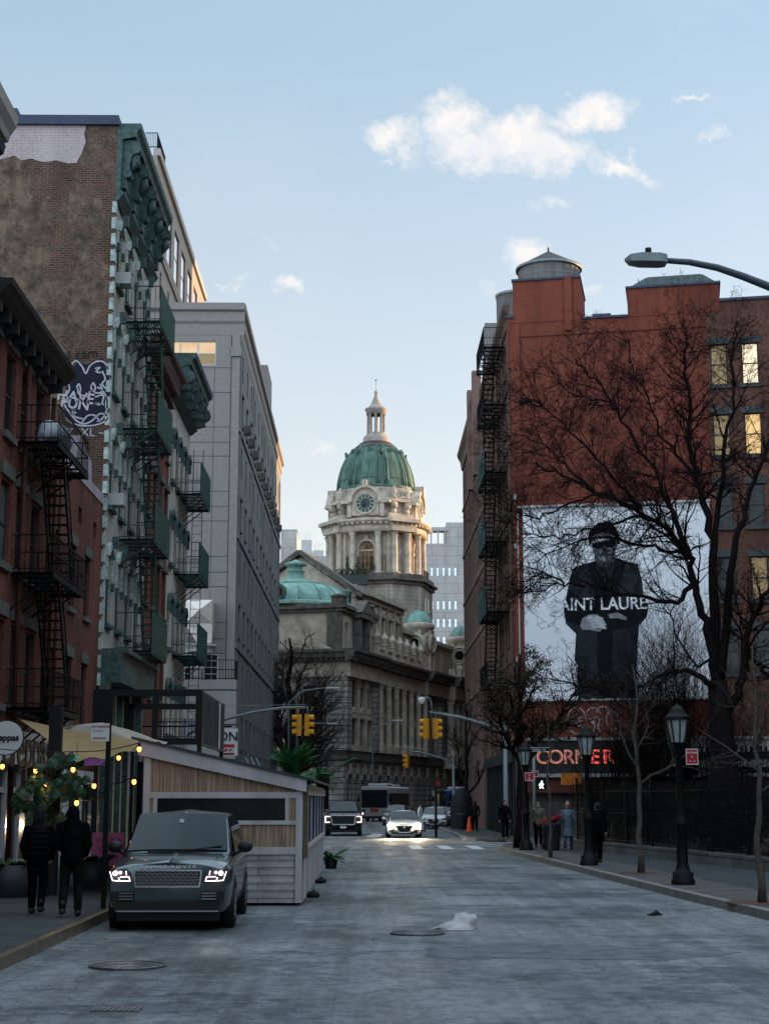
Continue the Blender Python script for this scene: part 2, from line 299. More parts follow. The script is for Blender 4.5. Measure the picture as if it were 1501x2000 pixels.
# ================================================================ ground
def ground_sheet():
    m = bpy.data.materials.new('asphalt'); m.use_nodes = True; n = m.node_tree.nodes; l = m.node_tree.links; b = n['Principled BSDF']
    tc = n.new('ShaderNodeTexCoord')
    def ns(scale, det, st=(1, 1, 1), off=(0, 0, 0), ro=.65):
        mp = n.new('ShaderNodeMapping'); mp.inputs['Scale'].default_value = st; mp.inputs['Location'].default_value = off; l.new(tc.outputs['Object'], mp.inputs[0])
        t = n.new('ShaderNodeTexNoise'); t.inputs['Scale'].default_value = scale; t.inputs['Detail'].default_value = det; t.inputs['Roughness'].default_value = ro; l.new(mp.outputs[0], t.inputs['Vector']); return t.outputs['Fac']
    def ramp(src, a, ca, c, cc):
        r = n.new('ShaderNodeValToRGB'); r.color_ramp.elements[0].position = a; r.color_ramp.elements[0].color = (*ca, 1); r.color_ramp.elements[1].position = c; r.color_ramp.elements[1].color = (*cc, 1); l.new(src, r.inputs[0]); return r.outputs[0]
    def mul(a, b2):
        x = n.new('ShaderNodeMixRGB'); x.blend_type = 'MULTIPLY'; x.inputs[0].default_value = 1; l.new(a, x.inputs[1]); l.new(b2, x.inputs[2]); return x.outputs[0]
    c = ramp(ns(.35, 10, (1, .5, 1), ro=.7), .38, (.088, .098, .104), .62, (.200, .209, .215))
    c = mul(c, ramp(ns(.30, 12, (.8, .9, 1), (7, 2, 0), .80), .455, (.50, .54, .56), .50, (1, 1, 1)))
    c = mul(c, ramp(ns(.9, 6, (2.6, .06, 1), (3, 9, 0), .6), .40, (.76, .77, .78), .58, (1.14, 1.14, 1.14)))
    c = mul(c, ramp(ns(5.0, 10, (1, .8, 1), (5, 1, 0), .8), .45, (.66, .68, .69), .52, (1.08, 1.08, 1.08)))
    c = mul(c, ramp(ns(45, 6, ro=.85), .38, (.50, .50, .50), .62, (1.45, 1.45, 1.45)))
    v = n.new('ShaderNodeTexVoronoi'); v.feature = 'DISTANCE_TO_EDGE'; v.inputs['Scale'].default_value = .35
    wv = n.new('ShaderNodeMapping'); l.new(tc.outputs['Object'], wv.inputs[0])
    ad = n.new('ShaderNodeMixRGB'); ad.blend_type = 'ADD'; ad.inputs[0].default_value = 1.2
    nt2 = n.new('ShaderNodeTexNoise'); nt2.inputs['Scale'].default_value = 1.1; nt2.inputs['Detail'].default_value = 6; l.new(tc.outputs['Object'], nt2.inputs['Vector'])
    l.new(wv.outputs[0], ad.inputs[1]); l.new(nt2.outputs['Color'], ad.inputs[2]); l.new(ad.outputs[0], v.inputs['Vector'])
    c = mul(c, ramp(v.outputs['Distance'], .001, (.6, .6, .6), .008, (1, 1, 1)))
    l.new(c, b.inputs['Base Color'])
    rr = n.new('ShaderNodeMapRange'); l.new(ns(.5, 6, (1, .5, 1), (1, 5, 0)), rr.inputs[0]); rr.inputs[1].default_value = .35; rr.inputs[2].default_value = .65; rr.inputs[3].default_value = .5; rr.inputs[4].default_value = .92
    l.new(rr.outputs[0], b.inputs['Roughness']); b.inputs['Specular IOR Level'].default_value = .35
    bp = n.new('ShaderNodeBump'); bp.inputs['Strength'].default_value = .45; bp.inputs['Distance'].default_value = .012; l.new(ns(55, 3), bp.inputs['Height']); l.new(bp.outputs[0], b.inputs['Normal'])
    g = MB(); g.add([(-900, -60, 0), (900, -60, 0), (900, 3500, 0), (-900, 3500, 0)], [(0, 1, 2, 3)])
    return tag(g.build('road', m), kind='structure')
ROAD = ground_sheet()
mat('concrete_walk', (.085, .092, .095), .85, .3, scale=.9, bump=.3, bscale=30)
bricks('paving_slabs', (.058, .066, .070), (.046, .054, .058), (.03, .032, .034), bw=1.5, bh=1.5, ms=.02, offset=0, bump=.3, stain=.4, stain_scale=.6)
bricks('cobbles', (.21, .205, .195), (.11, .11, .105), (.02, .02, .02), bw=.26, bh=.15, ms=.03, bump=1.0, stain=.3, stain_scale=.8)
bricks('hex_pavers', (.060, .070, .078), (.045, .053, .06), (.025, .027, .03), bw=.3, bh=.2, ms=.02, bump=.6, stain=.3, stain_scale=.5)
mat('kerb_stone', (.13, .13, .125), .7, .3, scale=1.5, bump=.3, bscale=14)
mat('kerb_steel', (.20, .155, .10), .35, .35, scale=2.5, metal=.5)
mat('kerb_granite', (.17, .165, .155), .75, .25, scale=2, bump=.3, bscale=14)
def slab(name, poly, z0, z1, m, kind='structure'):
    b = MB(); b.prism(poly, z1, z0, lambda u, v, w_: (u, v, w_))
    o = b.build(name, m); tag(o, kind=kind); return o
slab('pavement', [(-30, -5), (-4.55, -5), (-4.55, 104), (-30, 104)], -.1, .15, MATS['paving_slabs'])
slab('pavement', [(-40, 104.02), (-4.6, 104.02), (-4.6, 168), (-40, 168)], -.1, .15, MATS['paving_slabs'])
def kerb(name, pts, wd, m, z=.155, side=1):
    b = MB(); n_ = len(pts); P2 = [Vector(p) for p in pts]; off = []
    for i in range(n_):
        d = (P2[min(i+1, n_-1)]-P2[max(i-1, 0)]).normalized(); nr = Vector((d.y, -d.x))*side; off.append(P2[i]+nr*wd)
    vs = []; 
    for p, q in zip(P2, off): vs += [(p.x, p.y, -.05), (p.x, p.y, z), (q.x, q.y, z), (q.x, q.y, -.05)]
    fs = []
    for i in range(n_-1):
        a = i*4; c = a+4
        fs += [(a, c, c+1, a+1), (a+1, c+1, c+2, a+2), (a+2, c+2, c+3, a+3)]
    fs += [(0, 1, 2, 3), ((n_-1)*4+3, (n_-1)*4+2, (n_-1)*4+1, (n_-1)*4)]
    b.add(vs, fs); o = b.build(name, m); tag(o, kind='structure'); return o
kerb('kerb', [(-4.42, y) for y in range(-5, 105, 5)], .13, MATS['kerb_steel'], side=-1)
RK = [(9.2, -5), (8.3, 8), (7.5, 18), (6.95, 26), (6.5, 34), (6.15, 42), (5.8, 50), (5.45, 58), (5.3, 63), (5.5, 66), (6.3, 68), (8, 68.6), (25, 65.2)]
kerb('kerb', RK, .2, MATS['kerb_granite'], side=1)
def inner(pts, wd):
    P2 = [Vector(p) for p in pts]; o = []
    for i in range(len(P2)):
        d = (P2[min(i+1, len(P2)-1)]-P2[max(i-1, 0)]).normalized(); q = P2[i]+Vector((d.y, -d.x))*wd; o.append((q.x, q.y))
    return o
in1 = inner(RK, .2); in2 = inner(RK[:10], 1.75)
slab('pavement', in1[:10]+list(reversed(in2)), -.1, .148, MATS['cobbles'])
slab('pavement', in2+[in1[10], in1[11], in1[12], (40, 62), (40, -5)], -.1, .150, MATS['hex_pavers'])
slab('pavement', [(5.15, 131), (5.15, 78.5), (6.3, 76.6), (9, 75.6), (60, 65), (60, 131)], -.1, .15, MATS['paving_slabs'])
kerb('kerb', [(4.95, 131), (4.95, 78.4), (5.4, 77.1), (6.3, 76.4), (9, 75.4), (60, 64.8)], .2, MATS['kerb_granite'], side=-1)
# markings: crosswalk bars, stop line, utility covers, repair patches
mat('road_paint', (.55, .58, .6), .7, .4, scale=2.2, col2=(.22, .24, .25)); mat('road_paint_worn', (.20, .21, .22), .8, .4, scale=3)
def flat(name, poly, z, m, kind='structure'):
    b = MB(); b.add([(u, v, z) for u, v in poly], [tuple(range(len(poly)))]); return b.build(name, m, ROAD)
for i, x in enumerate([-3.0, -1.7, -.4, .9, 2.15, 3.4, 4.65]):
    wn_ = .30 if i > 2 else .2; m_ = 'road_paint' if i > 3 else 'road_paint_worn'
    y0, y1 = 65.0, 69.6
    flat('crosswalk_marking', [(x-.25, y0), (x+.27, y0), (x+.2, y1), (x-.32, y1)], .004, MATS[m_])
flat('stop_line_marking', [(-.2, 77.0), (4.9, 77.0), (4.9, 77.4), (-.2, 77.4)], .004, MATS['road_paint_worn'])
flat('crosswalk_marking', [(5.6, 71.2), (13, 69.8), (13, 70.1), (5.6, 71.5)], .004, MATS['road_paint'])
mat('patch_dark', (.112, .122, .128), .85, .6, scale=3, col2=(.06, .068, .072), bump=.3, bscale=40); mat('patch_light', (.155, .167, .175), .8, .4, scale=2, bump=.3, bscale=40)
def gp(px, py): 
    d = ray(px, py); k = -2.05/d.z; return (d.x*k, d.y*k)
def wob(pts, amp=.10, n=6, seed=0):
    rr = random.Random(seed); o = []
    for i in range(len(pts)):
        a, b = Vector(pts[i]), Vector(pts[(i+1) % len(pts)]); k = max(2, int((b-a).length/.35))
        for j in range(k): p = a.lerp(b, j/k); o.append((p.x+rr.uniform(-amp, amp), p.y+rr.uniform(-amp, amp)*1.5))
    return o
flat('road_patch', wob([gp(835, 1865), gp(850, 1846), gp(900, 1842), gp(980, 1846), gp(1050, 1850), gp(1180, 1848), gp(1330, 1856), gp(1440, 1862), gp(1300, 1876), gp(1120, 1872), gp(1000, 1872), gp(900, 1874)], .13, seed=4), .004, MATS['patch_dark'])
flat('road_patch', wob([gp(500, 1999), gp(560, 1988), gp(605, 1998), gp(640, 2030), gp(500, 2030)], .05, seed=6), .004, MATS['patch_dark'])
flat('road_patch', wob([gp(790, 1828), gp(760, 1812), gp(830, 1806), gp(860, 1826)], .05, seed=8), .004, MATS['patch_dark'])
mat('cover_iron', (.12, .125, .13), .4, .35, scale=6, metal=.5, bump=.5, bscale=25)
def disc(name, c, r, label, cat, n=28):
    b = MB(); b.smooth = False
    b.prism([(c[0]+r*math.cos(2*math.pi*k/n), c[1]+r*math.sin(2*math.pi*k/n)) for k in range(n)], .016, .0, lambda u, v, w_: (u, v, w_))
    for k in range(n//2): b.bar((c[0]+r*.35*math.cos(k*4*math.pi/n), c[1]+r*.35*math.sin(k*4*math.pi/n), .018), (c[0]+r*.9*math.cos(k*4*math.pi/n), c[1]+r*.9*math.sin(k*4*math.pi/n), .018), .05, .008)
    b.tube([(c[0]+r*.97*math.cos(2*math.pi*k/n), c[1]+r*.97*math.sin(2*math.pi*k/n), .016) for k in range(n+1)], .018, 5, False)
    tag(b.build(name, MATS['cover_iron']), label, cat)
disc('manhole_cover', gp(250, 1888), .48, 'pale round manhole cover in the road before the parked dark SUV', 'manhole cover')
disc('manhole_cover', gp(815, 1824), .42, 'dark round manhole cover in the middle of the road beside the white plastic bag', 'manhole cover')
g_ = gp(228, 1972); b = MB(); b.box(g_[0]-.24, g_[1]-.17, 0, g_[0]+.24, g_[1]+.17, .012)
for k in range(7): b.box(g_[0]-.2+k*.06, g_[1]-.13, .012, g_[0]-.17+k*.06, g_[1]+.13, .018)
tag(b.build('drain_cover', MATS['cover_iron']), 'small rectangular iron drain cover in the road near the left kerb', 'drain cover')

rr = random.Random(17); b = MB()
for _ in range(420):
    y = 17+abs(rr.gauss(0, 1))*22; x = rr.choice((rr.uniform(-4.2, 6.2), rr.gauss(5.6-.02*(y-20), .5), rr.gauss(-3.9, .35))); s_ = rr.uniform(.008, .028); z = .006
    b.add([(x+s_*rr.uniform(.5, 1.3)*math.cos(t_), y+s_*rr.uniform(.5, 1.3)*math.sin(t_), z+rr.uniform(0, .012)) for t_ in (0, 1.3, 2.6, 3.9, 5.2)], [(0, 1, 2, 3, 4)])
tag(b.build('road_litter', mat('grit', (.16, .155, .145), .9, .9, scale=20, col2=(.03, .03, .03))), 'small stones, leaves and paper scraps scattered over the road', 'litter', kind='stuff')
# ================================================================ left side buildings
bricks('brick_red', (.26, .068, .038), (.16, .042, .027), (.075, .045, .035), stain=.55); bricks('brick_dark', (.15, .05, .035), (.09, .035, .027), (.06, .045, .04), stain=.45)
bricks('brick_pale', (.55, .52, .45), (.47, .45, .39), (.20, .19, .17), bump=.3, stain=.4); bricks('brick_cream', (.68, .63, .54), (.58, .54, .46), (.26, .24, .21), bump=.3, stain=.35)
bricks('granite_panels', (.235, .215, .212), (.21, .195, .195), (.07, .066, .07), bw=2.95, bh=3.85, ms=.075, bump=.15, stain=.14, stain_scale=.2, offset=0)
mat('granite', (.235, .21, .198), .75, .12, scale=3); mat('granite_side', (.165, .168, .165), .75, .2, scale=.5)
mat('stone_trim', (.10, .095, .085), .85, .3, scale=3); mat('teal_trim', (.40, .43, .40), .7, .45, scale=3.5, col2=(.17, .23, .215)); mat('teal_dark', (.062, .098, .092), .6, .5, scale=5, col2=(.02, .042, .04))
mat('cornice_black', (.022, .022, .024), .7, .3); mat('taupe', (.26, .235, .21), .8, .12, scale=.7)
# mottled stucco over old brick
def stucco():
    m = bricks('old_party_wall', (.14, .052, .036), (.060, .030, .027), (.15, .115, .085), bw=.26, bh=.088, ms=.018, stain=.45, bump=.6)
    n = m.node_tree.nodes; l = m.node_tree.links; b = n['Principled BSDF']; src = b.inputs['Base Color'].links[0].from_socket
    o = n.new('ShaderNodeTexCoord'); sx = n.new('ShaderNodeSeparateXYZ'); l.new(o.outputs['Object'], sx.inputs[0])
    ns = n.new('ShaderNodeTexNoise'); ns.inputs['Scale'].default_value = .42; ns.inputs['Detail'].default_value = 11; ns.inputs['Roughness'].default_value = .76; l.new(o.outputs['Object'], ns.inputs['Vector'])
    a = n.new('ShaderNodeMath'); a.operation = 'MULTIPLY_ADD'; l.new(sx.outputs[0], a.inputs[0]); a.inputs[1].default_value = .040; a.inputs[2].default_value = .085
    a2 = n.new('ShaderNodeMath'); a2.operation = 'ADD'; l.new(a.outputs[0], a2.inputs[0]); l.new(ns.outputs['Fac'], a2.inputs[1])
    r = n.new('ShaderNodeValToRGB'); r.color_ramp.elements[0].position = .50; r.color_ramp.elements[1].position = .56; l.new(a2.outputs[0], r.inputs[0])
    n2 = n.new('ShaderNodeTexNoise'); n2.inputs['Scale'].default_value = 1.6; n2.inputs['Detail'].default_value = 9; n2.inputs['Roughness'].default_value = .75
    mp = n.new('ShaderNodeMapping'); mp.inputs['Scale'].default_value = (1.3, 1, 1.0); l.new(o.outputs['Object'], mp.inputs[0]); l.new(mp.outputs[0], n2.inputs['Vector'])
    r2 = n.new('ShaderNodeValToRGB'); r2.color_ramp.elements[0].position = .40; r2.color_ramp.elements[0].color = (.060, .042, .033, 1); r2.color_ramp.elements[1].position = .62; r2.color_ramp.elements[1].color = (.20, .14, .10, 1); l.new(n2.outputs['Fac'], r2.inputs[0])
    x = n.new('ShaderNodeMixRGB'); l.new(r.outputs[0], x.inputs[0]); l.new(r2.outputs[0], x.inputs[1]); l.new(src, x.inputs[2]); l.new(x.outputs[0], b.inputs['Base Color'])
    return m
stucco()
def rod(mb, a, b, w=.03): mb.bar(a, b, w)
def fire_escape(th, nf, X, y0, y1, zs, proj, m, rail=.95, screen=None, stair=True, ladder_to=None, ornate=False):
    """iron balconies on a wall of constant X; nf = +1 when the wall faces +X"""
    fe = bpy.data.objects.new('fire_escape', None); COL.objects.link(fe); fe.parent = th; root = MB()
    for z in zs:
        for k in range(int((y1-y0)/1.1)+1):
            yy_ = y0+.1+k*1.1
            if yy_ > y1: break
            root.mark(); rod(root, (X, yy_, z-.95), (X+nf*proj, yy_, z-.06), .045)
    root.each('bracket', m, fe)
    tops = sorted(zs)
    for i, z in enumerate(tops):
        p = MB(); xo = X+nf*proj
        p.box(min(X, xo), y0, z-.12, max(X, xo), y0+.06, z); p.box(min(X, xo), y1-.06, z-.12, max(X, xo), y1, z); p.box(xo-.03, y0, z-.13, xo+.03, y1, z+.01)
        hs0, hs1 = (y0+(y1-y0)*.42, y1-.5)
        n_ = int(proj/.11)
        for k in range(n_+1):
            x = X+nf*(.06+k*(proj-.1)/n_)
            if stair and k > n_*.45 and i < len(tops): 
                p.box(x-.025, y0, z-.04, x+.025, hs0, z); p.box(x-.025, hs1, z-.04, x+.025, y1, z)
            else: p.box(x-.025, y0, z-.04, x+.025, y1, z)
        for k in range(int((y1-y0)/.8)+1): p.box(min(X, xo), y0+k*.8, z-.08, max(X, xo), y0+k*.8+.04, z-.03)
        p.build('platform', m, fe)
        r_ = MB()
        for h in (rail, .5, .08): rod(r_, (xo, y0, z+h), (xo, y1, z+h), .03); rod(r_, (X, y0, z+h), (xo, y0, z+h), .03); rod(r_, (X, y1, z+h), (xo, y1, z+h), .03)
        n2 = int((y1-y0)/.16)
        for k in range(n2+1): yq = y0+(y1-y0)*k/n2; rod(r_, (xo, yq, z), (xo, yq, z+rail), .016)
        n3 = max(3, int(proj/.16))
        for k in range(n3+1):
            xq = X+nf*proj*k/n3
            for yq in (y0, y1): rod(r_, (xq, yq, z), (xq, yq, z+rail), .016)
        if ornate:
            for k in range(n3):
                xq = X+nf*proj*(k+.5)/n3; r_.tube([(xq+.055*math.cos(t*.785), y0-.02, z+.62+.1*math.sin(t*.785)) for t in range(9)], .01, 4, False)
        r_.build('railing', m, fe)
        if screen:
            q = MB(); q.add([(xo+nf*.03, y0, z-.05), (xo+nf*.03, y1, z-.05), (xo+nf*.03, y1, z+rail+.05), (xo+nf*.03, y0, z+rail+.05)], [(0, 1, 2, 3)]); q.box(xo+nf*.03, y0, z-.05, xo+nf*.045, y1, z+rail+.03); q.build('screen_panel', screen, fe)
        if stair and i+1 < len(tops):
            zt = tops[i+1]; a = Vector((X+nf*(proj-.2), hs1, z)); b_ = Vector((X+nf*(proj-.2), hs0, zt)); q = MB()
            for dx in (0, -.58): o = Vector((nf*dx, 0, 0)); q.bar(a+o, b_+o, .05, .16)
            k_ = int((zt-z)/.24)
            for j in range(1, k_): c = a.lerp(b_, j/k_); q.box(c.x-nf*.58, c.y-.1, c.z-.02, c.x, c.y+.1, c.z+.015)
            for dx in (0, -.58):
                o = Vector((nf*dx, 0, .8)); q.bar(a+o, b_+o, .03)
                for j in (0, .33, .66, 1): c = a.lerp(b_, j)+Vector((nf*dx, 0, 0)); q.bar(c, c+Vector((0, 0, .8)), .02)
            q.build('stair', m, fe)
    if ladder_to is not None:
        q = MB(); z0 = ladder_to; z1 = tops[-1]+rail; yq = y1+.05; xq = X+nf*(proj*.45)
        for dx in (-.24, .24): rod(q, (xq+dx, yq, z0), (xq+dx, yq, z1+1.6), .035)
        for j in range(int((z1-z0)/.42)): rod(q, (xq-.24, yq, z0+j*.42), (xq+.24, yq, z0+j*.42), .025)
        q.build('drop_ladder', m, fe)
    return fe
def cornice(mb, W, zt, prof, ends=True, u0=0, u1=None):      # prof: list of (out, z below top)
    u1 = W.len if u1 is None else u1
    pr = [(0, -prof[-1][1])]+[(o, -d) for o, d in reversed(prof)]+[(0, 0)]
    for s_ in (0,):
        poly = pr; a = [W.P(u0, zt+z, o) for o, z in poly]; b = [W.P(u1, zt+z, o) for o, z in poly]; n = len(poly)
        mb.add(a+b, [tuple(range(n)), tuple(reversed(range(n, 2*n)))]+[(i, n+i, n+(i+1) % n, (i+1) % n) for i in range(n)])
# --- red brick tenement, nearest on the left
A = thing('brick_tenement', 'red brick tenement with black cornice and rusty fire escape, nearest on the left', 'building', (-9, 31, 0))
mb = MB(); Wf = Wall(A, mb, (-9, 34.3), (-9, 42.5), 3.9, 13.4)
for u in [41.2-1.75*k-34.3 for k in range(4)]:
    for z in (4.35, 7.8, 11.05): Wf.win(u, z, 1.02, 2.05, 'sash', gm=MATS['glass_blind' if (int(u*7)+int(z)) % 3 == 0 else 'glass_dark'])
Wf.finish(); Wr = Wall(A, mb, (-9, 42.5), (-22, 42.5), 0, 13.4); Wr.finish(); Wall(A, mb, (-22, 34.3), (-9, 34.3), 0, 13.4).finish()
mb.build('wall', MATS['brick_red'], A)
t = MB()
for u in [41.2-1.75*k-34.3 for k in range(4)]:
    for z in (4.35, 7.8, 11.05): t.mark(); Wf.bx(t, u-.66, z+2.15, u+.66, z+2.5, -.05, .07); t.mark(); Wf.bx(t, u-.62, z-.18, u+.62, z, -.05, .10)
t.each(('lintel', 'sill'), MATS['stone_trim'], A)
t = MB(); cornice(t, Wf, 14.0, [(.75, 0), (.72, .12), (.6, .2), (.55, .3), (.42, .38), (.1, .48), (.12, .62)])
for k in range(9): u = .4+k*.92; Wf.bx(t, u-.09, 13.3, u+.09, 13.62, 0, .42)
t.build('cornice', MATS['cornice_black'], A)
t = MB(); t.box(-22, 34.35, 13.4, -9.0, 42.45, 13.9); t.build('roof', MATS['roofing'], A)
t = MB(); t.box(-22, 34.4, 0, -9.3, 42.4, 3.85); Wf.bx(t, 0, 3.3, 8.2, 3.9, -.3, .12); t.build('ground_floor', MATS['black_metal'], A)
sf = MB()
for k in range(5):
    y = 41.9-k*1.55; sf.box(-9.05, y-.09, .15, -8.92, y+.09, 2.95)
sf.box(-9.05, 34.4, 2.2, -8.94, 42, 2.34); sf.box(-9.05, 34.4, .15, -8.95, 42, .5); sf.build('shopfront', MATS['white_paint'], A)
sf = MB(); sf.add([(-9.0, 34.4, .4), (-9.0, 42, .4), (-9.0, 42, 2.9), (-9.0, 34.4, 2.9)], [(0, 1, 2, 3)]); sf.build('shop_glass', MATS['glass_dark'], A)
fire_escape(A, 1, -9, 38.6, 42.9, [4.3, 7.7, 11.1], 1.05, MATS['iron'], rail=.95)
q = MB()
for y in (42.3, 39.0): q.tube([(-8.85, y, .2), (-8.85, y, 13.2)], .07, 8)
q.build('downpipe', MATS['iron_red'], A)
q = MB(); q.tube([(-8.5, 39.2, 11.35), (-8.4, 39.6, 11.6), (-8.3, 40.2, 11.62), (-8.3, 40.9, 11.5), (-8.35, 41.3, 11.3)], [.12, .3, .34, .28, .1], 10)
tag(q.build('tarpaulin_bundle', mat('tarp', (.36, .38, .42), .6, .3, scale=4)), 'pale wrapped bundle lying on the top fire escape balcony of the near brick tenement', 'bundle')
# --- building at the very left top edge: only its cornice end shows
# lower red brick annex
A2 = thing('brick_tenement', 'lower plain red brick house between the black-corniced tenement and the tall green-trimmed building', 'building', (-9.05, 47, 0))
mb = MB(); W2 = Wall(A2, mb, (-9.05, 42.55), (-9.05, 51.9), 0, 12.0)
for u in (1.7, 4.3, 6.9):
    for z in (4.35, 7.8): W2.win(u, z, .95, 1.95, 'sash')
for u in (2.2, 5.3, 8.0): W2.win(u, 10.6, .6, .5, 'plain')
W2.finish(); Wall(A2, mb, (-20, 42.55), (-9.05, 42.55), 9, 12.0).finish(); mb.box(-20, 42.6, 11.4, -9.3, 51.9, 11.6); mb.build('wall', MATS['brick_red'], A2)
t = MB(); 
for u in (1.7, 4.3, 6.9):
    for z in (4.35, 7.8): t.mark(); W2.bx(t, u-.6, z+1.95, u+.6, z+2.28, -.05, .06); t.mark(); W2.bx(t, u-.58, z-.16, u+.58, z, -.05, .09)
t.each(('lintel', 'sill'), MATS['stone_trim'], A2)
t = MB(); t.prism([(42.55, 11.95), (51.9, 11.95), (51.9, 12.3), (49.5, 12.3), (49.3, 12.9), (47.2, 13.3), (46.6, 12.3), (42.55, 12.3)], -9.3, -9.02, lambda u, v, w_: (w_, u, v)); t.build('parapet', mat('lavender_paint', (.36, .30, .33), .8, .3, scale=1.5), A2)
q = MB()
for y in (43.2, 44.0): q.tube([(-8.9, y, .2), (-8.9, y, 11.8)], .06, 8)
q.build('downpipe', MATS['iron_red'], A2)
# --- tall building with the old party wall and green front
B = thing('tenement_block', 'tall building with a patchy brown side wall, graffiti and dark green bracketed cornice', 'building', (-9, 56, 0))
mb = MB(); Ws = Wall(B, mb, (-26, 52), (-9, 52), 0, 25.9); Ws.finish(); mb.box(-26, 52.1, 24.9, -9.3, 61.2, 25.1); Wall(B, mb, (-26, 61.2), (-26, 52), 0, 25.9).finish(); Wall(B, mb, (-9.0, 61.2), (-26, 61.2), 18, 25.9).finish(); mb.build('side_wall', MATS['old_party_wall'], B)
mb = MB(); WB = Wall(B, mb, (-9, 52), (-9, 61.2), 0, 23.0); ub = (1.2, 3.3, 5.5, 7.8)
for z in (8.0, 12.1, 16.2, 20.2):
    for u in ub: WB.win(u, z, .95, 2.45 if z < 20 else 2.1, 'sash', fm=MATS['frame_green'])
WB.finish(); mb.build('front_wall', MATS['brick_pale'], B)
hood = MB(); hood_d = MB(); qn = MB()
for z in (8.0, 12.1, 16.2, 20.2):
    h = 2.45 if z < 20 else 2.1
    for u in ub:
        hood.mark(); hood_d.mark()
        pts = [(u+.62*math.cos(a), z+h-.12+.55*math.sin(a)) for a in [math.pi*k/8 for k in range(9)]]+[(u-.47+.94*k/4, z+h-.12+.32*math.sin(math.pi*k/4)) for k in range(4)]
        hood.prism(pts, 0, .13, lambda a, c, o, W=WB: W.P(a, c, o))
        WB.bx(hood, u-.60, z+1.5, u-.48, z+h-.1, 0, .07); WB.bx(hood, u+.48, z+1.5, u+.60, z+h-.1, 0, .07)
        WB.bx(hood_d, u-.08, z+h+.2, u+.08, z+h+.62, .1, .32); hood_d.mark(); WB.bx(hood_d, u-.6, z-.15, u+.6, z-.02, 0, .15); hood_d.mark(); WB.bx(hood_d, u-.62, z+1.2, u-.48, z+1.48, 0, .12); hood_d.mark(); WB.bx(hood_d, u+.48, z+1.2, u+.62, z+1.48, 0, .12)
    
for k in range(34):
    z = 3.4+k*.6
    if z < 23: WB.bx(qn, -.02, z, .38 if k % 2 else .28, z+.42, -.10, .05); WB.bx(qn, 8.9, z, 9.18, z+.42, -.1, .05)
hood.each('window_hood', MATS['teal_trim'], B); hood_d.each(('keystone', 'sill', 'corbel', 'corbel'), MATS['teal_dark'], B); qn.build('quoins', MATS['teal_trim'], B)
t = MB(); cornice(t, WB, 26.0, [(.85, 0), (.82, .2), (.7, .34), (.66, .5), (.2, .6), (.16, 2.5), (.3, 2.65), (.08, 2.95)])
for k in range(32): u = .2+k*.285; WB.bx(t, u-.06, 25.2, u+.06, 25.4, .15, .55)
for u in (.35, 2.5, 4.6, 6.7, 8.85):
    WB.bx(t, u-.17, 23.6, u+.17, 25.4, .12, .34)
    P = [(.16, 25.42), (.72, 25.42), (.74, 25.2), (.66, 24.95), (.52, 24.8), (.45, 24.5), (.46, 24.25), (.36, 24.0), (.16, 23.85)]
    t.prism([(o_, z_) for o_, z_ in P], u-.2, u+.2, lambda a, c, o: WB.P(o, c, a))
    for (cz, co, r_) in ((25.1, .64, .20), (24.15, .38, .15)): t.tube([WB.P(u-.23, cz, co), WB.P(u+.23, cz, co)], r_, 12)
    t.tube([WB.P(u, 24.9, .62), WB.P(u, 24.6, .62), WB.P(u, 24.3, .5)], [.14, .17, .04], 8)
for k in range(4):
    u = 1.42+k*2.1; WB.bx(t, u-.7, 23.95, u+.7, 24.02, .14, .2); WB.bx(t, u-.7, 24.95, u+.7, 25.02, .14, .2); t.tube([WB.P(u+.22*math.cos(a_), 24.5+.3*math.sin(a_), .2) for a_ in [math.pi*j/6 for j in range(13)]], .04, 5)
t.build('cornice', MATS['teal_dark'], B)
t = MB(); t.box(-26, 51.85, 25.9, -12.6, 52.5, 26.5); t.box(-12.6, 51.85, 25.9, -8.95, 52.5, 26.25); t.build('coping', mat('coping_slate', (.05, .06, .10), .6, .2), B)
t = MB(); WB.bx(t, 0, 5.9, 8.1, 6.9, 0, .75); WB.bx(t, 0, 6.9, 8.1, 7.05, 0, .95); WB.bx(t, 0, 0, .5, 5.9, -.1, .35); WB.bx(t, 7.6, 0, 8, 5.9, -.1, .35)
for u in (2.5, 4.1, 5.7): WB.bx(t, u-.15, 0, u+.15, 5.9, 0, .2)
t.build('shopfront_cornice', MATS['teal_dark'], B)
fire_escape(B, 1, -9, 55.2, 59.4, [7.3, 11.35, 15.5, 19.6], 1.25, MATS['iron_green'], rail=1.35, screen=mat('green_mesh', (.055, .12, .09), .7, .3, scale=3, alpha=.5))
for (u, z) in ((1.15, 20.25), (1.15, 12.15)):
    t = MB(); WB.bx(t, u-.33, z, u+.33, z+.42, -.1, .5)
    for k in range(5): WB.bx(t, u-.28, z+.06+k*.07, u+.28, z+.09+k*.07, .5, .51)
    t.build('air_conditioner', mat('ac_grey', (.38, .38, .37), .6, .15), B)
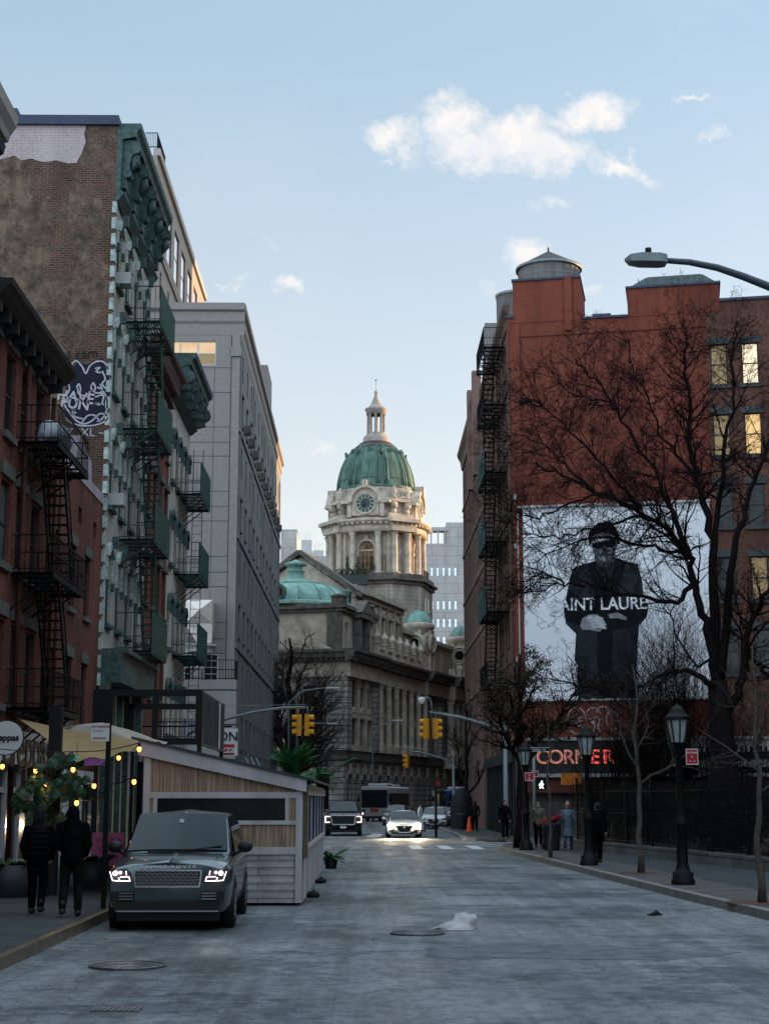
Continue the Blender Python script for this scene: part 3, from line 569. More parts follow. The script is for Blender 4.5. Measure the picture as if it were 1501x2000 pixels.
# painted marks on the party wall
def wallpoly(px_pts, off, Y=52, amp=0, seed=0):
    rr = random.Random(seed); P = [at(x, y, Y-off) for x, y in px_pts]; o = []
    if amp:
        for i in range(len(P)):
            a, c = P[i], P[(i+1) % len(P)]; k = max(1, int((c-a).length/.2))
            for j in range(k): q = a.lerp(c, j/k); o.append(Vector((q.x+rr.uniform(-amp, amp), q.y, q.z+rr.uniform(-amp, amp))))
        return o
    return P
pm = MB(); P = wallpoly([(-60, 236), (30, 236), (100, 237), (164, 238), (166, 252), (165, 275), (160, 300), (150, 320), (135, 322), (120, 316), (85, 315), (60, 308), (40, 312), (25, 305), (0, 312), (-60, 312)], .012, amp=.06, seed=2)
pm.add(P, [tuple(reversed(range(len(P))))]); pm.build('paint_patch', bricks('pink_paint', (.50, .40, .41), (.47, .38, .39), (.36, .29, .29), bw=.3, bh=.105, ms=.01, bump=.3, stain=.15), B)
def strokes(curves, wd, Y, m, name, parent, lift):
    s_ = MB()
    for c in curves:
        P = [at(x, y, Y) for x, y in c]; Q = []
        for i in range(len(P)-1):
            for j in range(4):
                a0 = P[max(i-1, 0)]; a1 = P[i]; a2 = P[i+1]; a3 = P[min(i+2, len(P)-1)]; t_ = j/4
                Q.append(.5*((2*a1)+(a2-a0)*t_+(2*a0-5*a1+4*a2-a3)*t_*t_+(3*a1-a0-3*a2+a3)*t_**3))
        Q.append(P[-1]); n_ = len(Q); vs = []
        for i in range(n_):
            d = (Q[min(i+1, n_-1)]-Q[max(i-1, 0)]); d.y = 0
            if d.length < 1e-6: d = Vector((1, 0, 0))
            d.normalize(); nr = Vector((-d.z, 0, d.x)); vs += [Q[i]+nr*wd/2-Vector((0, lift, 0)), Q[i]-nr*wd/2-Vector((0, lift, 0))]
        s_.add(vs, [(2*i, 2*i+1, 2*i+3, 2*i+2) for i in range(n_-1)])
    return s_.build(name, m, parent)
def circ(cx, cy, rx, ry, a0=0, a1=360, n=14): return [(cx+rx*math.cos(R(a0+(a1-a0)*k/n)), cy+ry*math.sin(R(a0+(a1-a0)*k/n))) for k in range(n+1)]
pm = MB(); P = wallpoly([(128, 770), (130, 745), (140, 722), (150, 706), (168, 712), (180, 704), (200, 702), (212, 715), (213, 745), (212, 790), (205, 815), (190, 828), (172, 836), (150, 832), (136, 820), (127, 800)], .012, amp=.04, seed=3)
pm.add(P, [tuple(reversed(range(len(P))))]); gr_ = pm.build('graffiti', mat('graffiti_black', (.012, .013, .018), .9, .5, spec=.08, scale=2, col2=(.020, .024, .042)), B)
mat('graffiti_white', (.42, .40, .44), .8, .3, scale=6)
strokes([circ(170, 812, 42, 20, 10, 170), circ(168, 775, 44, 44, 95, 265, 8)[0:5], circ(186, 790, 24, 34, -80, 80), [(140, 712), (150, 705), (162, 718), (168, 730), (176, 715), (190, 706), (204, 708), (212, 722)],
         [(150, 757), (155, 750), (158, 762), (154, 768), (152, 757)], [(178, 755), (183, 748), (187, 760), (180, 762), (178, 752)], [(152, 768), (160, 772), (172, 774), (176, 764)], [(186, 720), (196, 718), (188, 726), (198, 728)],
         [(180, 762), (190, 768), (200, 764), (196, 750)], [(196, 770), (203, 768)], [(186, 776), (202, 772), (198, 790), (185, 788), (204, 790)], [(136, 806), (150, 822), (165, 828), (180, 822), (196, 808), (210, 812)], [(160, 826), (172, 812), (186, 812), (196, 824)], [(200, 725), (206, 740), (200, 750), (208, 760)],
         [(128, 740), (134, 750), (136, 762), (128, 776)]], .055, 52, MATS['graffiti_white'], 'graffiti_lines', gr_, .02)
for s_, px, py, sz in (('HAVE', 148, 776, .52), ('FUN', 147, 789, .52)): text(s_, sz, MATS['graffiti_white'], gr_, at(px, py, 51.96), (R(90), R(8), 0), 'graffiti_words', .004, bold=.012)
strokes([[(140, 800), (148, 796), (142, 806)], [(140, 808), (150, 806)], [(146, 796), (144, 812)]], .05, 52, MATS['graffiti_white'], 'graffiti_lines', gr_, .02)
text('I cam', .5, MATS['black_ink'], gr_, at(162, 692, 51.98), (R(90), R(-6), 0), 'graffiti_words', .004)
text('OZ  XL ~', .42, MATS['graffiti_white'], gr_, at(158, 845, 51.98), (R(90), 0, 0), 'graffiti_words', .004)
# --- dark red brick house and cream house beyond
C = thing('brick_townhouse', 'narrow dark red brick house behind the green fire escape stairs', 'building', (-9, 64, 0))
mb = MB(); WC_ = Wall(C, mb, (-9, 61.25), (-9, 68.45), 0, 19.6)
for z in (6.2, 9.9, 13.6, 17.0):
    for u in (1.0, 2.8, 4.6, 6.4): WC_.win(u, z, .9, 2.0, 'sash')
WC_.finish(); mb.box(-20, 61.3, 19, -9.25, 68.4, 19.3); mb.build('wall', MATS['brick_red'], C)
t = MB()
for z in (6.2, 9.9, 13.6, 17.0):
    for u in (1.0, 2.8, 4.6, 6.4): t.mark(); WC_.bx(t, u-.6, z+2, u+.6, z+2.28, 0, .14); t.mark(); WC_.bx(t, u-.55, z-.15, u+.55, z, 0, .12)
t.each(('lintel', 'sill'), MATS['stone_trim'], C)
t = MB(); cornice(t, WC_, 21.0, [(.7, 0), (.66, .15), (.5, .3), (.45, .5), (.12, .7), (.1, 1.3), (.22, 1.42)])
for k in range(22): u = .2+k*.32; WC_.bx(t, u-.06, 20.05, u+.06, 20.5, .1, .45)
t.build('cornice', mat('brown_metal', (.09, .05, .045), .7, .3), C)
D = thing('cream_townhouse', 'cream house with dark green hoods and teal cornice before the grey office block', 'building', (-9, 72, 0))
mb = MB(); WD = Wall(D, mb, (-9, 68.5), (-9, 76.2), 0, 20.6)
for z in (4.9, 8.75, 12.6, 16.45):
    for u in (1.0, 2.9, 4.8, 6.7): WD.win(u, z, .9, 2.25, 'sash')
WD.finish(); Wall(D, mb, (-9, 76.2), (-20, 76.2), 0, 20.6).finish(); Wall(D, mb, (-20, 68.5), (-9, 68.5), 19, 20.6).finish(); mb.box(-20, 68.6, 20, -9.25, 76.1, 20.3); mb.build('wall', MATS['brick_cream'], D)
t = MB()
for z in (4.9, 8.75, 12.6, 16.45):
    for u in (1.0, 2.9, 4.8, 6.7):
        t.mark(); pts = [(u+.56*math.cos(a), z+2.1+.42*math.sin(a)) for a in [math.pi*k/6 for k in range(7)]]+[(u-.46+.92*k/3, z+2.1+.25*math.sin(math.pi*k/3)) for k in range(4)]
        t.prism(pts, 0, .2, lambda a, c, o, W=WD: W.P(a, c, o)); WD.bx(t, u-.56, z+1.65, u-.46, z+2.15, 0, .17); WD.bx(t, u+.46, z+1.65, u+.56, z+2.15, 0, .17); t.mark(); WD.bx(t, u-.6, z-.16, u+.6, z, 0, .2)
t.each(('window_hood', 'sill'), MATS['teal_dark'], D)
t = MB(); cornice(t, WD, 22.3, [(1.15, 0), (1.1, .2), (.95, .3), (.9, .55), (.25, .7), (.2, 1.7), (.4, 1.85), (.1, 2.1)])
for u in (.2, 1.95, 3.85, 5.7, 7.5):
    WD.bx(t, u-.16, 20.6, u+.16, 21.7, .1, .8); t.tube([WD.P(u-.2, 21.2, .75), WD.P(u+.2, 21.2, .75)], .32, 10); t.tube([WD.P(u-.18, 20.75, .45), WD.P(u+.18, 20.75, .45)], .22, 10)
for k in range(20): u = .2+k*.38; WD.bx(t, u-.09, 21.45, u+.09, 21.7, .2, .6)
t.build('cornice', MATS['teal_dark'], D)
fire_escape(D, 1, -9, 71.6, 75.9, [8.6, 12.45, 16.3], 1.1, mat('iron_teal', (.015, .055, .055), .6, .3), rail=1.5, screen=mat('teal_mesh', (.03, .09, .085), .7, .3, scale=3, alpha=.6), stair=False, ladder_to=5.0, ornate=True)
# --- grey office block with granite panels
E_ = thing('office_block', 'grey granite office block with a rooftop cornice and podium balcony', 'building', (-9, 130, 0))
mb = MB(); W1 = Wall(E_, mb, (-21, 105), (-9.05, 105), 0, 35.0)
o = W1.win(8.4, 32.2, 3.8, 1.75, 'three', fm=MATS['frame_white'], gm=MATS['lit_dim'], label='lit three-part window under the office block roof')
W1.finish(); mb.build('end_wall', MATS['granite'], E_)
t = MB()
for u in (10.22, 6.9, 3.6): W1.bx(t, u, 9.9, u+.035, 32.0, 0, .006)
W1.bx(t, 11.38, 4.5, 11.44, 34.4, 0, .006); z = 32.0; zz_ = [32.0, 30.2]
while z > 10: 
    for d in (2.5, 1.1, 1.0):
        zz_.append(zz_[-1]-d)
    z = zz_[-1]
for z in zz_: W1.bx(t, 0, z-.02, 11.38, z+.02, 0, .008)
t.build('panel_joints', mat('joint_dark', (.05, .047, .05), .9, 0), E_)
for k_ in range(3):
    q = MB(); q.add([W1.P(6.56+1.267*k_, 33.1, -.115), W1.P(7.7+1.267*k_, 33.1, -.115), W1.P(7.7+1.267*k_, 33.88, -.115), W1.P(6.56+1.267*k_, 33.88, -.115)], [(0, 1, 2, 3)]); q.build('lit_ceiling', mat('lit_office', (.4, .3, .2), .5, .3, scale=1, emit=(1, .62, .30), estr=.26), E_)
mb = MB(); W3 = Wall(E_, mb, (-9, 105), (-9, 157), 0, 35.0)
rows = [5.6, 9.4, 13.2, 17.0, 20.8, 24.6, 28.4, 31.6]
for z in rows:
    for k in range(12): W3.win(3.0+k*4.15, z, 1.15, 2.2 if z < 30 else 2.0, 'plain')
W3.finish(); mb.build('street_wall', MATS['granite_side'], E_)
t = MB()
for z in (4.3, 12.2, 19.8, 27.4): W3.bx(t, 0, z, 52, z+.35, 0, .12)
W1.bx(t, 0, 4.3, 12.2, 4.75, 0, .22)
for k in range(13):
    u = .95+k*4.15
    if u < 52 and k % 3 == 0: W3.bx(t, u-.3, 4.75, u+.3, 34.2, 0, .08)
for z in (5.6, 13.2, 20.8, 28.4):
    for k in range(12): u = 3+k*4.15; W3.bx(t, u-.65, z+2.2, u+.65, z+2.36, 0, .10); W3.bx(t, u-.62, z-.14, u+.62, z, 0, .12)
t.build('string_courses', MATS['granite_side'], E_)
t = MB(); prof = [(.35, 0), (.35, .5), (.15, .62), (.15, 1.3), (.02, 1.5), (.02, 2.3)]
cornice(t, W3, 36.7, prof); cornice(t, W1, 36.7, prof, u1=12.3); W1.bx(t, 11.45, 0, 12.0, 34.4, 0, .10); W1.bx(t, 11.4, 32.8, 12.1, 33.5, .0, .25)
t.box(-21, 105.1, 34.9, -9.1, 157, 35.3); t.build('parapet', MATS['granite'], E_)
t = MB(); W3.bx(t, 25, 36.6, 31, 39.4, -1.5, .3); t.build('roof_bulkhead', MATS['granite'], E_)
t = MB()
for k in range(11): u = 5+k*4.15; t.mark(); W3.bx(t, u-.3, 28.42, u+.3, 28.95, -.1, .5); W3.bx(t, u-.25, 28.3, u+.25, 28.45, 0, .4)
t.each('air_conditioner', mat('ac_dark', (.10, .09, .085), .7, .2), E_)
# projecting podium with balcony
t = MB(); W1.bx(t, 2, 0, 12.3, 9.9, 0, 1.6)
t.build('podium', bricks('granite_rustic', (.22, .205, .20), (.20, .19, .185), (.05, .045, .045), bw=40, bh=2.3, ms=.06, bump=.4, stain=.15, offset=0), E_)
t = MB()
for h in (0, .6, 1.25): W1.bx(t, 3.5, 9.95+h, 12.2, 10.0+h, 1.5, 1.56)
for k in range(44): W1.bx(t, 3.55+k*.2, 9.95, 3.575+k*.2, 11.2, 1.52, 1.54)
W1.bx(t, 12.15, 9.95, 12.2, 11.2, 0, 1.55)
t.build('balcony_rail', MATS['iron'], E_)
o = W1.win(10.2, 9.95, 1.4, 1.8, 'grid', fm=MATS['frame_white'], hole=False, inset=-.12); o = W1.win(8.4, 9.95, 1.4, 1.8, 'grid', fm=MATS['frame_white'], hole=False, inset=-.12)
V_ = thing('roof_vent', 'white faceted metal vent standing on a pale drum above the podium balcony', 'vent', W1.P(9.7, 9.95, .9))
c = W1.P(9.7, 11.75, .9); t = MB(); t.lathe([(.95, 0), (.95, .35), (1.15, .4), (1.15, .55), (.5, .6)], (c.x, c.y, c.z), 16); t.build('drum', MATS['white_paint'], V_)
t = MB(); s_ = .9; z0 = c.z+.6; t.add([(c.x-s_, c.y-s_, z0+1.3), (c.x+s_, c.y-s_, z0+1.3), (c.x+s_, c.y-s_, z0+2.9), (c.x-s_, c.y-s_, z0+2.9), (c.x, c.y-s_-.55, z0+2.1), (c.x+s_, c.y-s_+.1, z0), (c.x-s_, c.y+s_, z0+1.3), (c.x+s_, c.y+s_, z0+1.3), (c.x+s_, c.y+s_, z0+2.9), (c.x-s_, c.y+s_, z0+2.9), (c.x+.1, c.y+.1, z0), (c.x-.1, c.y-s_, z0)],
   [(0, 1, 4), (1, 2, 4), (2, 3, 4), (3, 0, 4), (1, 7, 8, 2), (6, 0, 3, 9), (3, 2, 8, 9), (0, 5, 1), (0, 11, 5), (0, 6, 10, 11), (7, 1, 5, 10), (6, 7, 10)]); t.build('cowl', mat('white_metal', (.62, .56, .50), .35, .1, metal=.3), V_)
t = MB(); t.tube([(c.x, c.y, 9.9), (c.x, c.y, c.z)], .35, 10); t.build('duct', MATS['white_paint'], V_)
# --- taupe block with large windows rising behind
F = thing('apartment_block', 'tall taupe block with big top-floor windows and roof railing behind the green cornice', 'building', (-17, 135, 0))
mb = MB(); WF = Wall(F, mb, (-17, 117), (-17, 154), 0, 53.2)
for k in range(7): WF.win(3.8+k*5.0, 47.0, 3.3, 4.6, 'plain', fm=mat('frame_red', (.10, .035, .04), .6, .1), gm=mat('glass_mirror', (.92, .94, .98), .04, 0, metal=1.0))
for k in range(7):
    for z in (42.2, 38.2): WF.win(4+k*5, z, 1.0, 2.5, 'plain')
WF.finish(); Wall(F, mb, (-34, 117), (-17, 117), 0, 53.2).finish(); Wall(F, mb, (-17, 154), (-34, 154), 0, 53.2).finish(); mb.box(-34, 117.1, 52, -17.1, 154, 52.4); mb.build('wall', MATS['taupe'], F)
t = MB(); WF.bx(t, 0, 53.2, 37, 53.8, -.3, .25); WF.bx(t, 0, 45.6, 37, 45.9, 0, .2); WF.bx(t, 0, 46.3, 37, 46.5, 0, .12)
for k in range(8): WF.bx(t, 3.2+k*5, 41.6, 3.9+k*5, 42.1, 0, .7)
t.build('coping', mat('taupe_light', (.34, .31, .28), .8, .1), F)
t = MB()
for h in (.1, 1.3): t.box(-18.0, 117, 53.8+h, -17.0, 117.05, 53.86+h); t.box(-17.05, 117, 53.8+h, -17, 122, 53.86+h)
for k in range(8): t.box(-18.0+k*.14, 117, 53.8, -17.97+k*.14, 117.04, 55.1)
for k in range(20): t.box(-17.04, 117+k*.25, 53.8, -17, 117.03+k*.25, 55.1)
t.build('roof_railing', MATS['iron'], F)
# cornice end of the next building, top left corner of the view
Z_ = thing('corner_building', 'building at the far left edge showing only its pale moulded cornice', 'building', (-9, 18, 0))
mb = MB(); WZ = Wall(Z_, mb, (-9, 3), (-9, 34.25), 0, 16.6)
for u in range(2, 29, 3):
    for z in (4.4, 8, 12.0): WZ.win(u, z, 1, 2, 'sash')
WZ.finish(); Wall(Z_, mb, (-9, 34.25), (-22, 34.25), 0, 16.6).finish(); Wall(Z_, mb, (-22, 3), (-9, 3), 0, 16.6).finish(); mb.box(-22, 3, 16.0, -9.2, 34.1, 16.2); mb.build('wall', MATS['brick_dark'], Z_)
t = MB(); cornice(t, WZ, 17.95, [(.72, 0), (.68, .25), (.55, .45), (.5, .62), (.12, .72)]); t.build('cornice', mat('pale_cornice', (.36, .34, .30), .8, .15), Z_)
t = MB(); cornice(t, WZ, 17.23, [(.45, 0), (.4, .2), (.15, .35), (.12, .9)])
for k in range(30): WZ.bx(t, k+.3, 16.7, k+.55, 17.2, .1, .42)
t.build('cornice_brackets', MATS['cornice_black'], Z_)
# ================================================================ right side buildings
bricks('red_painted', (.30, .080, .050), (.27, .072, .046), (.19, .05, .034), ms=.012, bump=.7, stain=.48, stain_scale=.16); bricks('brick_brown', (.24, .088, .055), (.16, .062, .045), (.09, .07, .055), stain=.45)
mat('red_trim', (.21, .056, .038), .8, .25); bricks('brick_street', (.20, .10, .075), (.15, .075, .06), (.10, .08, .07), stain=.35)
TH = R(-11.7); GX, GY = 7.75, 80.0
def gw(u): return (GX+math.cos(TH)*u, GY+math.sin(TH)*u)
G = thing('red_warehouse', 'building with a huge red painted side wall and two rooftop bulkheads', 'building', (GX, GY, 0))
mb = MB(); WG = Wall(G, mb, gw(0), gw(10.35), 4.9, 27.4); WG.finish()
WG.bx(mb, -.02, 0, .5, 27.3, 0, .12); WG.bx(mb, .02, 26.6, 10.3, 26.78, 0, .06); WG.bx(mb, 4.9, 25.6, 5.0, 26.6, 0, .05); WG.bx(mb, 3.1, 25.9, 3.2, 26.6, 0, .05); WG.bx(mb, 8.1, 25.2, 8.2, 26.6, 0, .06)
WG.bx(mb, -.2, 24.9, .02, 27.7, -.6, .02)
mb.build('painted_wall', MATS['red_painted'], G)
t = MB(); WG.bx(t, .15, 27.4, 3.8, 29.75, -4, .03); WG.bx(t, 2.95, 26.8, 3.35, 29.8, 0, .22); WG.bx(t, -.02, 27.4, .15, 27.7, -3, .02)
t.mark(); WG.bx(t, 6.3, 27.4, 11.1, 28.95, -4.2, .03)
for k in range(8): WG.bx(t, 6.75+k*.55, 27.5, 6.79+k*.55, 28.85, .03, .06)
t.each('roof_bulkhead', MATS['red_painted'], G)
t = MB(); WG.bx(t, .1, 29.75, 3.85, 29.87, -4.1, .12); WG.bx(t, 6.22, 28.95, 11.2, 29.07, -4.3, .12); WG.bx(t, 3.85, 27.4, 6.3, 27.52, -.5, .1); WG.bx(t, -.25, 27.7, .2, 27.82, -.7, .1); WG.bx(t, 11.1, 27.95, 22.5, 28.1, -.5, .1); WG.bx(t, 4.4, 27.52, 5.4, 27.7, -.6, -.1); WG.bx(t, 14.2, 28.1, 16, 28.4, -.6, -.1)
t.build('coping', MATS['coping_slate'], G)
t = MB(); t.prism([(6.4, 29.07), (11.0, 29.07), (10.3, 29.55), (7.3, 29.55)], -3.6, -.1, lambda a, c, o: WG.P(a, c, o)); WG.bx(t, 7.4, 29.5, 10.2, 29.65, -2.6, -.3)
for k in range(9): WG.bx(t, 6.9+k*.42, 29.1, 6.94+k*.42, 29.5, -.3, -.05)
t.build('skylight', mat('copper_grey', (.10, .13, .13), .5, .3, scale=3), G)
mb = MB(); WG2 = Wall(G, mb, gw(10.35), gw(23), 4.9, 27.95)
cols = [(10.95, 0), (12.55, 1), (14.45, 0), (16.3, 0), (18.2, 0)]
lit = {(1, 4): 'lit_pale', (1, 3): 'lit_warm', (0, 4): 'lit_dim', (0, 3): 'lit_dim', (1, 1): 'lit_dim', (0, 1): 'glass_dark'}
for ci, (u, _) in enumerate(cols):
    for ri, z in enumerate((8.3, 12.05, 15.85, 19.6, 23.4)):
        lm = lit.get((ci, ri)); WG2.win(u-10.35, z, .86, 2.2, 'sash', gm=MATS[lm] if lm else MATS['glass_dark'], label='brightly lit upper window' if lm in ('lit_pale', 'lit_warm') else None)
WG2.finish(); mb.build('brick_wall', MATS['brick_brown'], G)
t = MB()
for u, _ in cols:
    for z in (8.3, 12.05, 15.85, 19.6, 23.4): t.mark(); WG2.bx(t, u-10.35-.58, z+2.2, u-10.35+.58, z+2.55, -.02, .1); t.mark(); WG2.bx(t, u-10.35-.6, z-.2, u-10.35+.6, z, -.02, .12)
t.each(('lintel', 'sill'), mat('lintel_grey', (.07, .075, .075), .8, .3), G)
# street side
mb = MB(); WS = Wall(G, mb, (7.7, 98.4), (7.7, 80.0), 4.4, 27.9)
for z in (6.3, 10.15, 14.0, 17.85, 21.7, 25.0):
    for u in (1.2, 2.6, 4.6, 6.0, 8.0, 9.4, 11.6, 13.0, 15.6, 17.0): WS.win(u, z, .85, 2.3 if z < 25 else 1.7, 'sash')
WS.finish(); mb.box(7.8, 80.6, 27.0, 16, 98.4, 27.3)
mb.build('street_wall', MATS['brick_street'], G)
t = MB()
for z in (10.15, 14.0, 17.85, 21.7, 25.0):
    for u in (1.2, 2.6, 4.6, 6.0, 8.0, 9.4, 11.6, 13.0, 15.6, 17.0): WS.bx(t, u-.5, z-.14, u+.5, z, 0, .1)
    WS.bx(t, 0, z-1.0, 18.4, z-.8, 0, .07)
cornice(t, WS, 28.45, [(.35, 0), (.3, .2), (.1, .5), (.08, 1.0)])
for u in (0.15, 3.6, 7.0, 10.5, 14.3, 18.1): WS.bx(t, u-.22, 4.4, u+.22, 27.5, 0, .12)
t.build('string_courses', MATS['brick_street'], G)
mb = MB(); mb.box(8.0, 80.4, 0, 16, 98.3, 4.4)
for y in (80.3, 82.2, 84.4, 86.6, 88.8, 91, 93.2, 95.4, 97.6): mb.box(7.55, y-.16, .15, 8.1, y+.16, 4.2)
mb.box(7.45, 80.05, 3.9, 8.2, 98.3, 4.5); mb.box(7.75, 80.2, .15, 7.95, 98, .9); mb.build('shopfront', mat('shop_black', (.02, .024, .026), .5, .3), G)
mb = MB(); WG.bx(mb, -.1, .15, .45, 4.9, -.5, .2); mb.build('corner_pier', mat('stained_stone', (.08, .07, .068), .8, .5, scale=2), G)
fire_escape(G, -1, 7.7, 82.6, 88.2, [8.2, 12.05, 15.9, 19.75, 23.6, 26.9], 1.2, MATS['iron'], rail=1.1, screen=None)
q = MB()
for z in (12.05, 15.9, 19.75): q.add([(6.46, 82.6, z-.1), (6.46, 88.2, z-.1), (6.46, 88.2, z+1.9), (6.46, 82.6, z+1.4)], [(0, 1, 2, 3)])
q.build('netting', MATS['teal_mesh'], G)
WT = [thing('water_tank', 'large wooden rooftop water tank with a conical roof behind the red bulkhead', 'water tank', gw(1.9)+(28.0,)), thing('water_tank', 'second water tank, its pale curved side just showing left of the red bulkhead', 'water tank', gw(.9)+(28.0,))]
def tank(th, c, r, z0, z1, cone):
    t = MB(); t.lathe([(r, z0), (r*1.01, z1)], c, 28); 
    for k in range(28): an = k*2*math.pi/28; t.bar((c[0]+r*1.005*math.cos(an), c[1]+r*1.005*math.sin(an), z0), (c[0]+r*1.01*math.cos(an), c[1]+r*1.01*math.sin(an), z1), .03, .05)
    t.build('tank', mat('weathered_wood', (.17, .155, .15), .85, .35, scale=2, stretch=(1, 1, .2)), th)
    t = MB()
    for k in range(6): z = z0+(z1-z0)*(k+.3)/6; t.lathe([(r*1.025, z), (r*1.025, z+.05)], c, 28)
    t.lathe([(r*1.09, z1-.08), (r*1.10, z1+.06), (r*1.02, z1+.10)], c, 28); t.build('hoop', MATS['galv'], th)
    if cone:
        t = MB(); t.smooth = False; t.lathe([(r*1.08, z1+.06), (.06, z1+1.15), (.05, z1+1.4), (.01, z1+1.41)], c, 16); t.sm = [False]*len(t.sm); t.build('conical_roof', mat('tank_roof', (.05, .045, .05), .7, .4, scale=3), th)
q = WG.P(1.95, 0, -6.6); tank(WT[0], (q.x-.35, q.y, 0), 1.78, 27.0, 32.6, True)
q = WG.P(1.2, 0, -3.6)
q = Vector((8.85, 88.0, 0)); tank(WT[1], (q.x, q.y, 0), 1.1, 27.0, 31.6, False)
# next house along the street
G2 = thing('brown_loft_building', 'brown brick building with a tall chimney and stepped parapet, just beyond the red warehouse', 'building', (7.7, 109, 0))
mb = MB(); WS2 = Wall(G2, mb, (7.7, 121), (7.7, 98.5), 0, 28.6)
for z in (6.3, 10.15, 14.0, 17.85, 21.7):
    for u in (2, 4, 6.5, 8.5, 11, 13, 15.5, 17.5, 20.2): WS2.win(u, z, .95, 2.4, 'sash')
for z in (25.2,):
    for u in (2, 4, 6.5, 8.5, 11, 13): WS2.win(u, z, .95, 1.8, 'sash')
WS2.finish(); Wall(G2, mb, (20, 121), (7.7, 121), 0, 28.6).finish(); Wall(G2, mb, (7.7, 98.5), (20, 98.5), 26, 28.6).finish(); mb.box(7.8, 98.6, 27.8, 20, 120.9, 28.1)
mb.build('wall', MATS['brick_street'], G2)
t = MB(); cornice(t, WS2, 29.3, [(.45, 0), (.4, .25), (.2, .6), (.1, 1.3)], u1=12); cornice(t, WS2, 30.3, [(.35, 0), (.3, .25), (.1, .6), (.08, 1.3)], u0=12.5, u1=17)
for u in (12, 17.2): WS2.bx(t, u-.4, 24, u+.4, 31.4, -.2, .4)
for z in (9.2, 13.1, 17, 20.8, 24.6): WS2.bx(t, 0, z, 22.5, z+.2, 0, .08)
t.build('parapet', mat('brown_stone', (.20, .12, .10), .8, .25), G2)
t = MB(); t.box(7.75, 97.2, 27, 8.6, 98.4, 32.9); t.build('chimney', bricks('chimney_brick', (.3, .28, .27), (.24, .22, .22), (.15, .14, .14)), G2)
# low storefront strip with the neon letters
K = thing('corner_diner', 'low dark storefront with big red neon CORNER letters at the foot of the red wall', 'building', WG.P(5, 0, 1))
t = MB(); WG.bx(t, .6, .15, 3.2, 3.2, -.4, .3); t.build('tiled_pier', MATS['stained_stone'], K)
t = MB(); WG.bx(t, .65, 3.3, 7.6, 4.95, -.1, .9); t.build('fascia', mat('fascia_black', (.022, .02, .022), .6, .2), K)
t = MB(); WG.bx(t, .6, 4.95, 22, 5.1, -.1, 1.0); WG.bx(t, .6, 3.12, 22, 3.3, -.1, 1.05); WG.bx(t, 7.6, 4.6, 22, 4.95, 0, .9)
for k in range(60): WG.bx(t, 7.7+k*.24, 4.35, 7.82+k*.24, 4.6, .5, .88)
WG.bx(t, 7.6, 3.6, 22, 3.95, 0, .85); t.build('white_moulding', mat('dusty_white', (.36, .35, .34), .7, .3, scale=3), K)
t = MB(); WG.bx(t, .6, 2.35, 22, 3.12, -.3, .8); t.build('red_soffit', MATS['brick_red'], K)
t = MB(); WG.bx(t, .7, .15, 22, 2.35, -.35, -.1); t.build('recess', MATS['shop_black'], K)
t = MB()
for k in range(70): WG.bx(t, .9+k*.3, 1.55, .98+k*.3, 2.3, -.1, -.02)
WG.bx(t, .8, 1.55, 21, 1.62, -.1, 0); t.build('transom_slats', mat('slat_blue', (.20, .24, .28), .6, .2), K)
t = MB()
for k in range(16): WG.bx(t, 1.3, .3+k*.08, 6.0, .345+k*.08, -.1, -.04)
t.build('roller_shutter', MATS['galv'], K)
t = MB(); WG.bx(t, 7.6, 3.3, 22, 4.95, -.1, .5); t.build('upper_band', MATS['shop_black'], K)
neon = mat('neon_red', (.5, .08, .05), .4, 0, emit=(1, .12, .09), estr=.7); neon_p = mat('neon_pink', (.5, .2, .15), .4, .3, scale=6, emit=(.9, .33, .26), estr=.22)
rz = (R(90), 0, TH)
for i, ch in enumerate('CORNER'):
    text(ch, .98, neon_p if i < 4 else neon, K, WG.P(1.40+i*.66, 4.1, .93), rz, 'neon_letter', .02, bold=.012)
    text(ch, .88, MATS['fascia_black'], K, WG.P(1.40+i*.66, 4.1, .955), rz, 'letter_face', .004, bold=-.028)
# graffiti on the wall above the diner
t = MB(); WG.bx(t, 2.3, 5.15, 6.0, 6.7, 0, .012); 
t = MB()
def gl(c, wd=.06):
    P = [WG.P(a, b, .02) for a, b in c]
    for i in range(len(P)-1): t.bar(P[i], P[i+1], wd, .012, up=(WG.n.x, WG.n.y, 0))
def oval(cx, cz, rx, rz_, n=16, a0=0, a1=360): return [(cx+rx*math.cos(R(a0+(a1-a0)*k/n)), cz+rz_*math.sin(R(a0+(a1-a0)*k/n))) for k in range(n+1)]
gl(oval(3.1, 6.0, .48, .68), .045)
for a in range(0, 360, 72): gl(oval(3.1+.2*math.cos(R(a+18)), 6.0+.2*math.sin(R(a+18)), .09, .13, 8), .03)
gl(oval(3.95, 6.35, .33, .3, 10, 0, 200)); gl(oval(4.45, 6.4, .33, .3, 10, -20, 180)); gl([(3.75, 6.1), (4.0, 5.75), (3.95, 5.4)]); gl([(4.3, 6.1), (4.15, 5.7), (4.3, 5.35)]); gl(oval(4.9, 6.0, .3, .5, 12)); gl(oval(2.2, 5.75, .3, .18, 10)); gl(oval(4.1, 5.9, .15, .3, 8))
t.build('graffiti_lines', MATS['graffiti_white'], G)
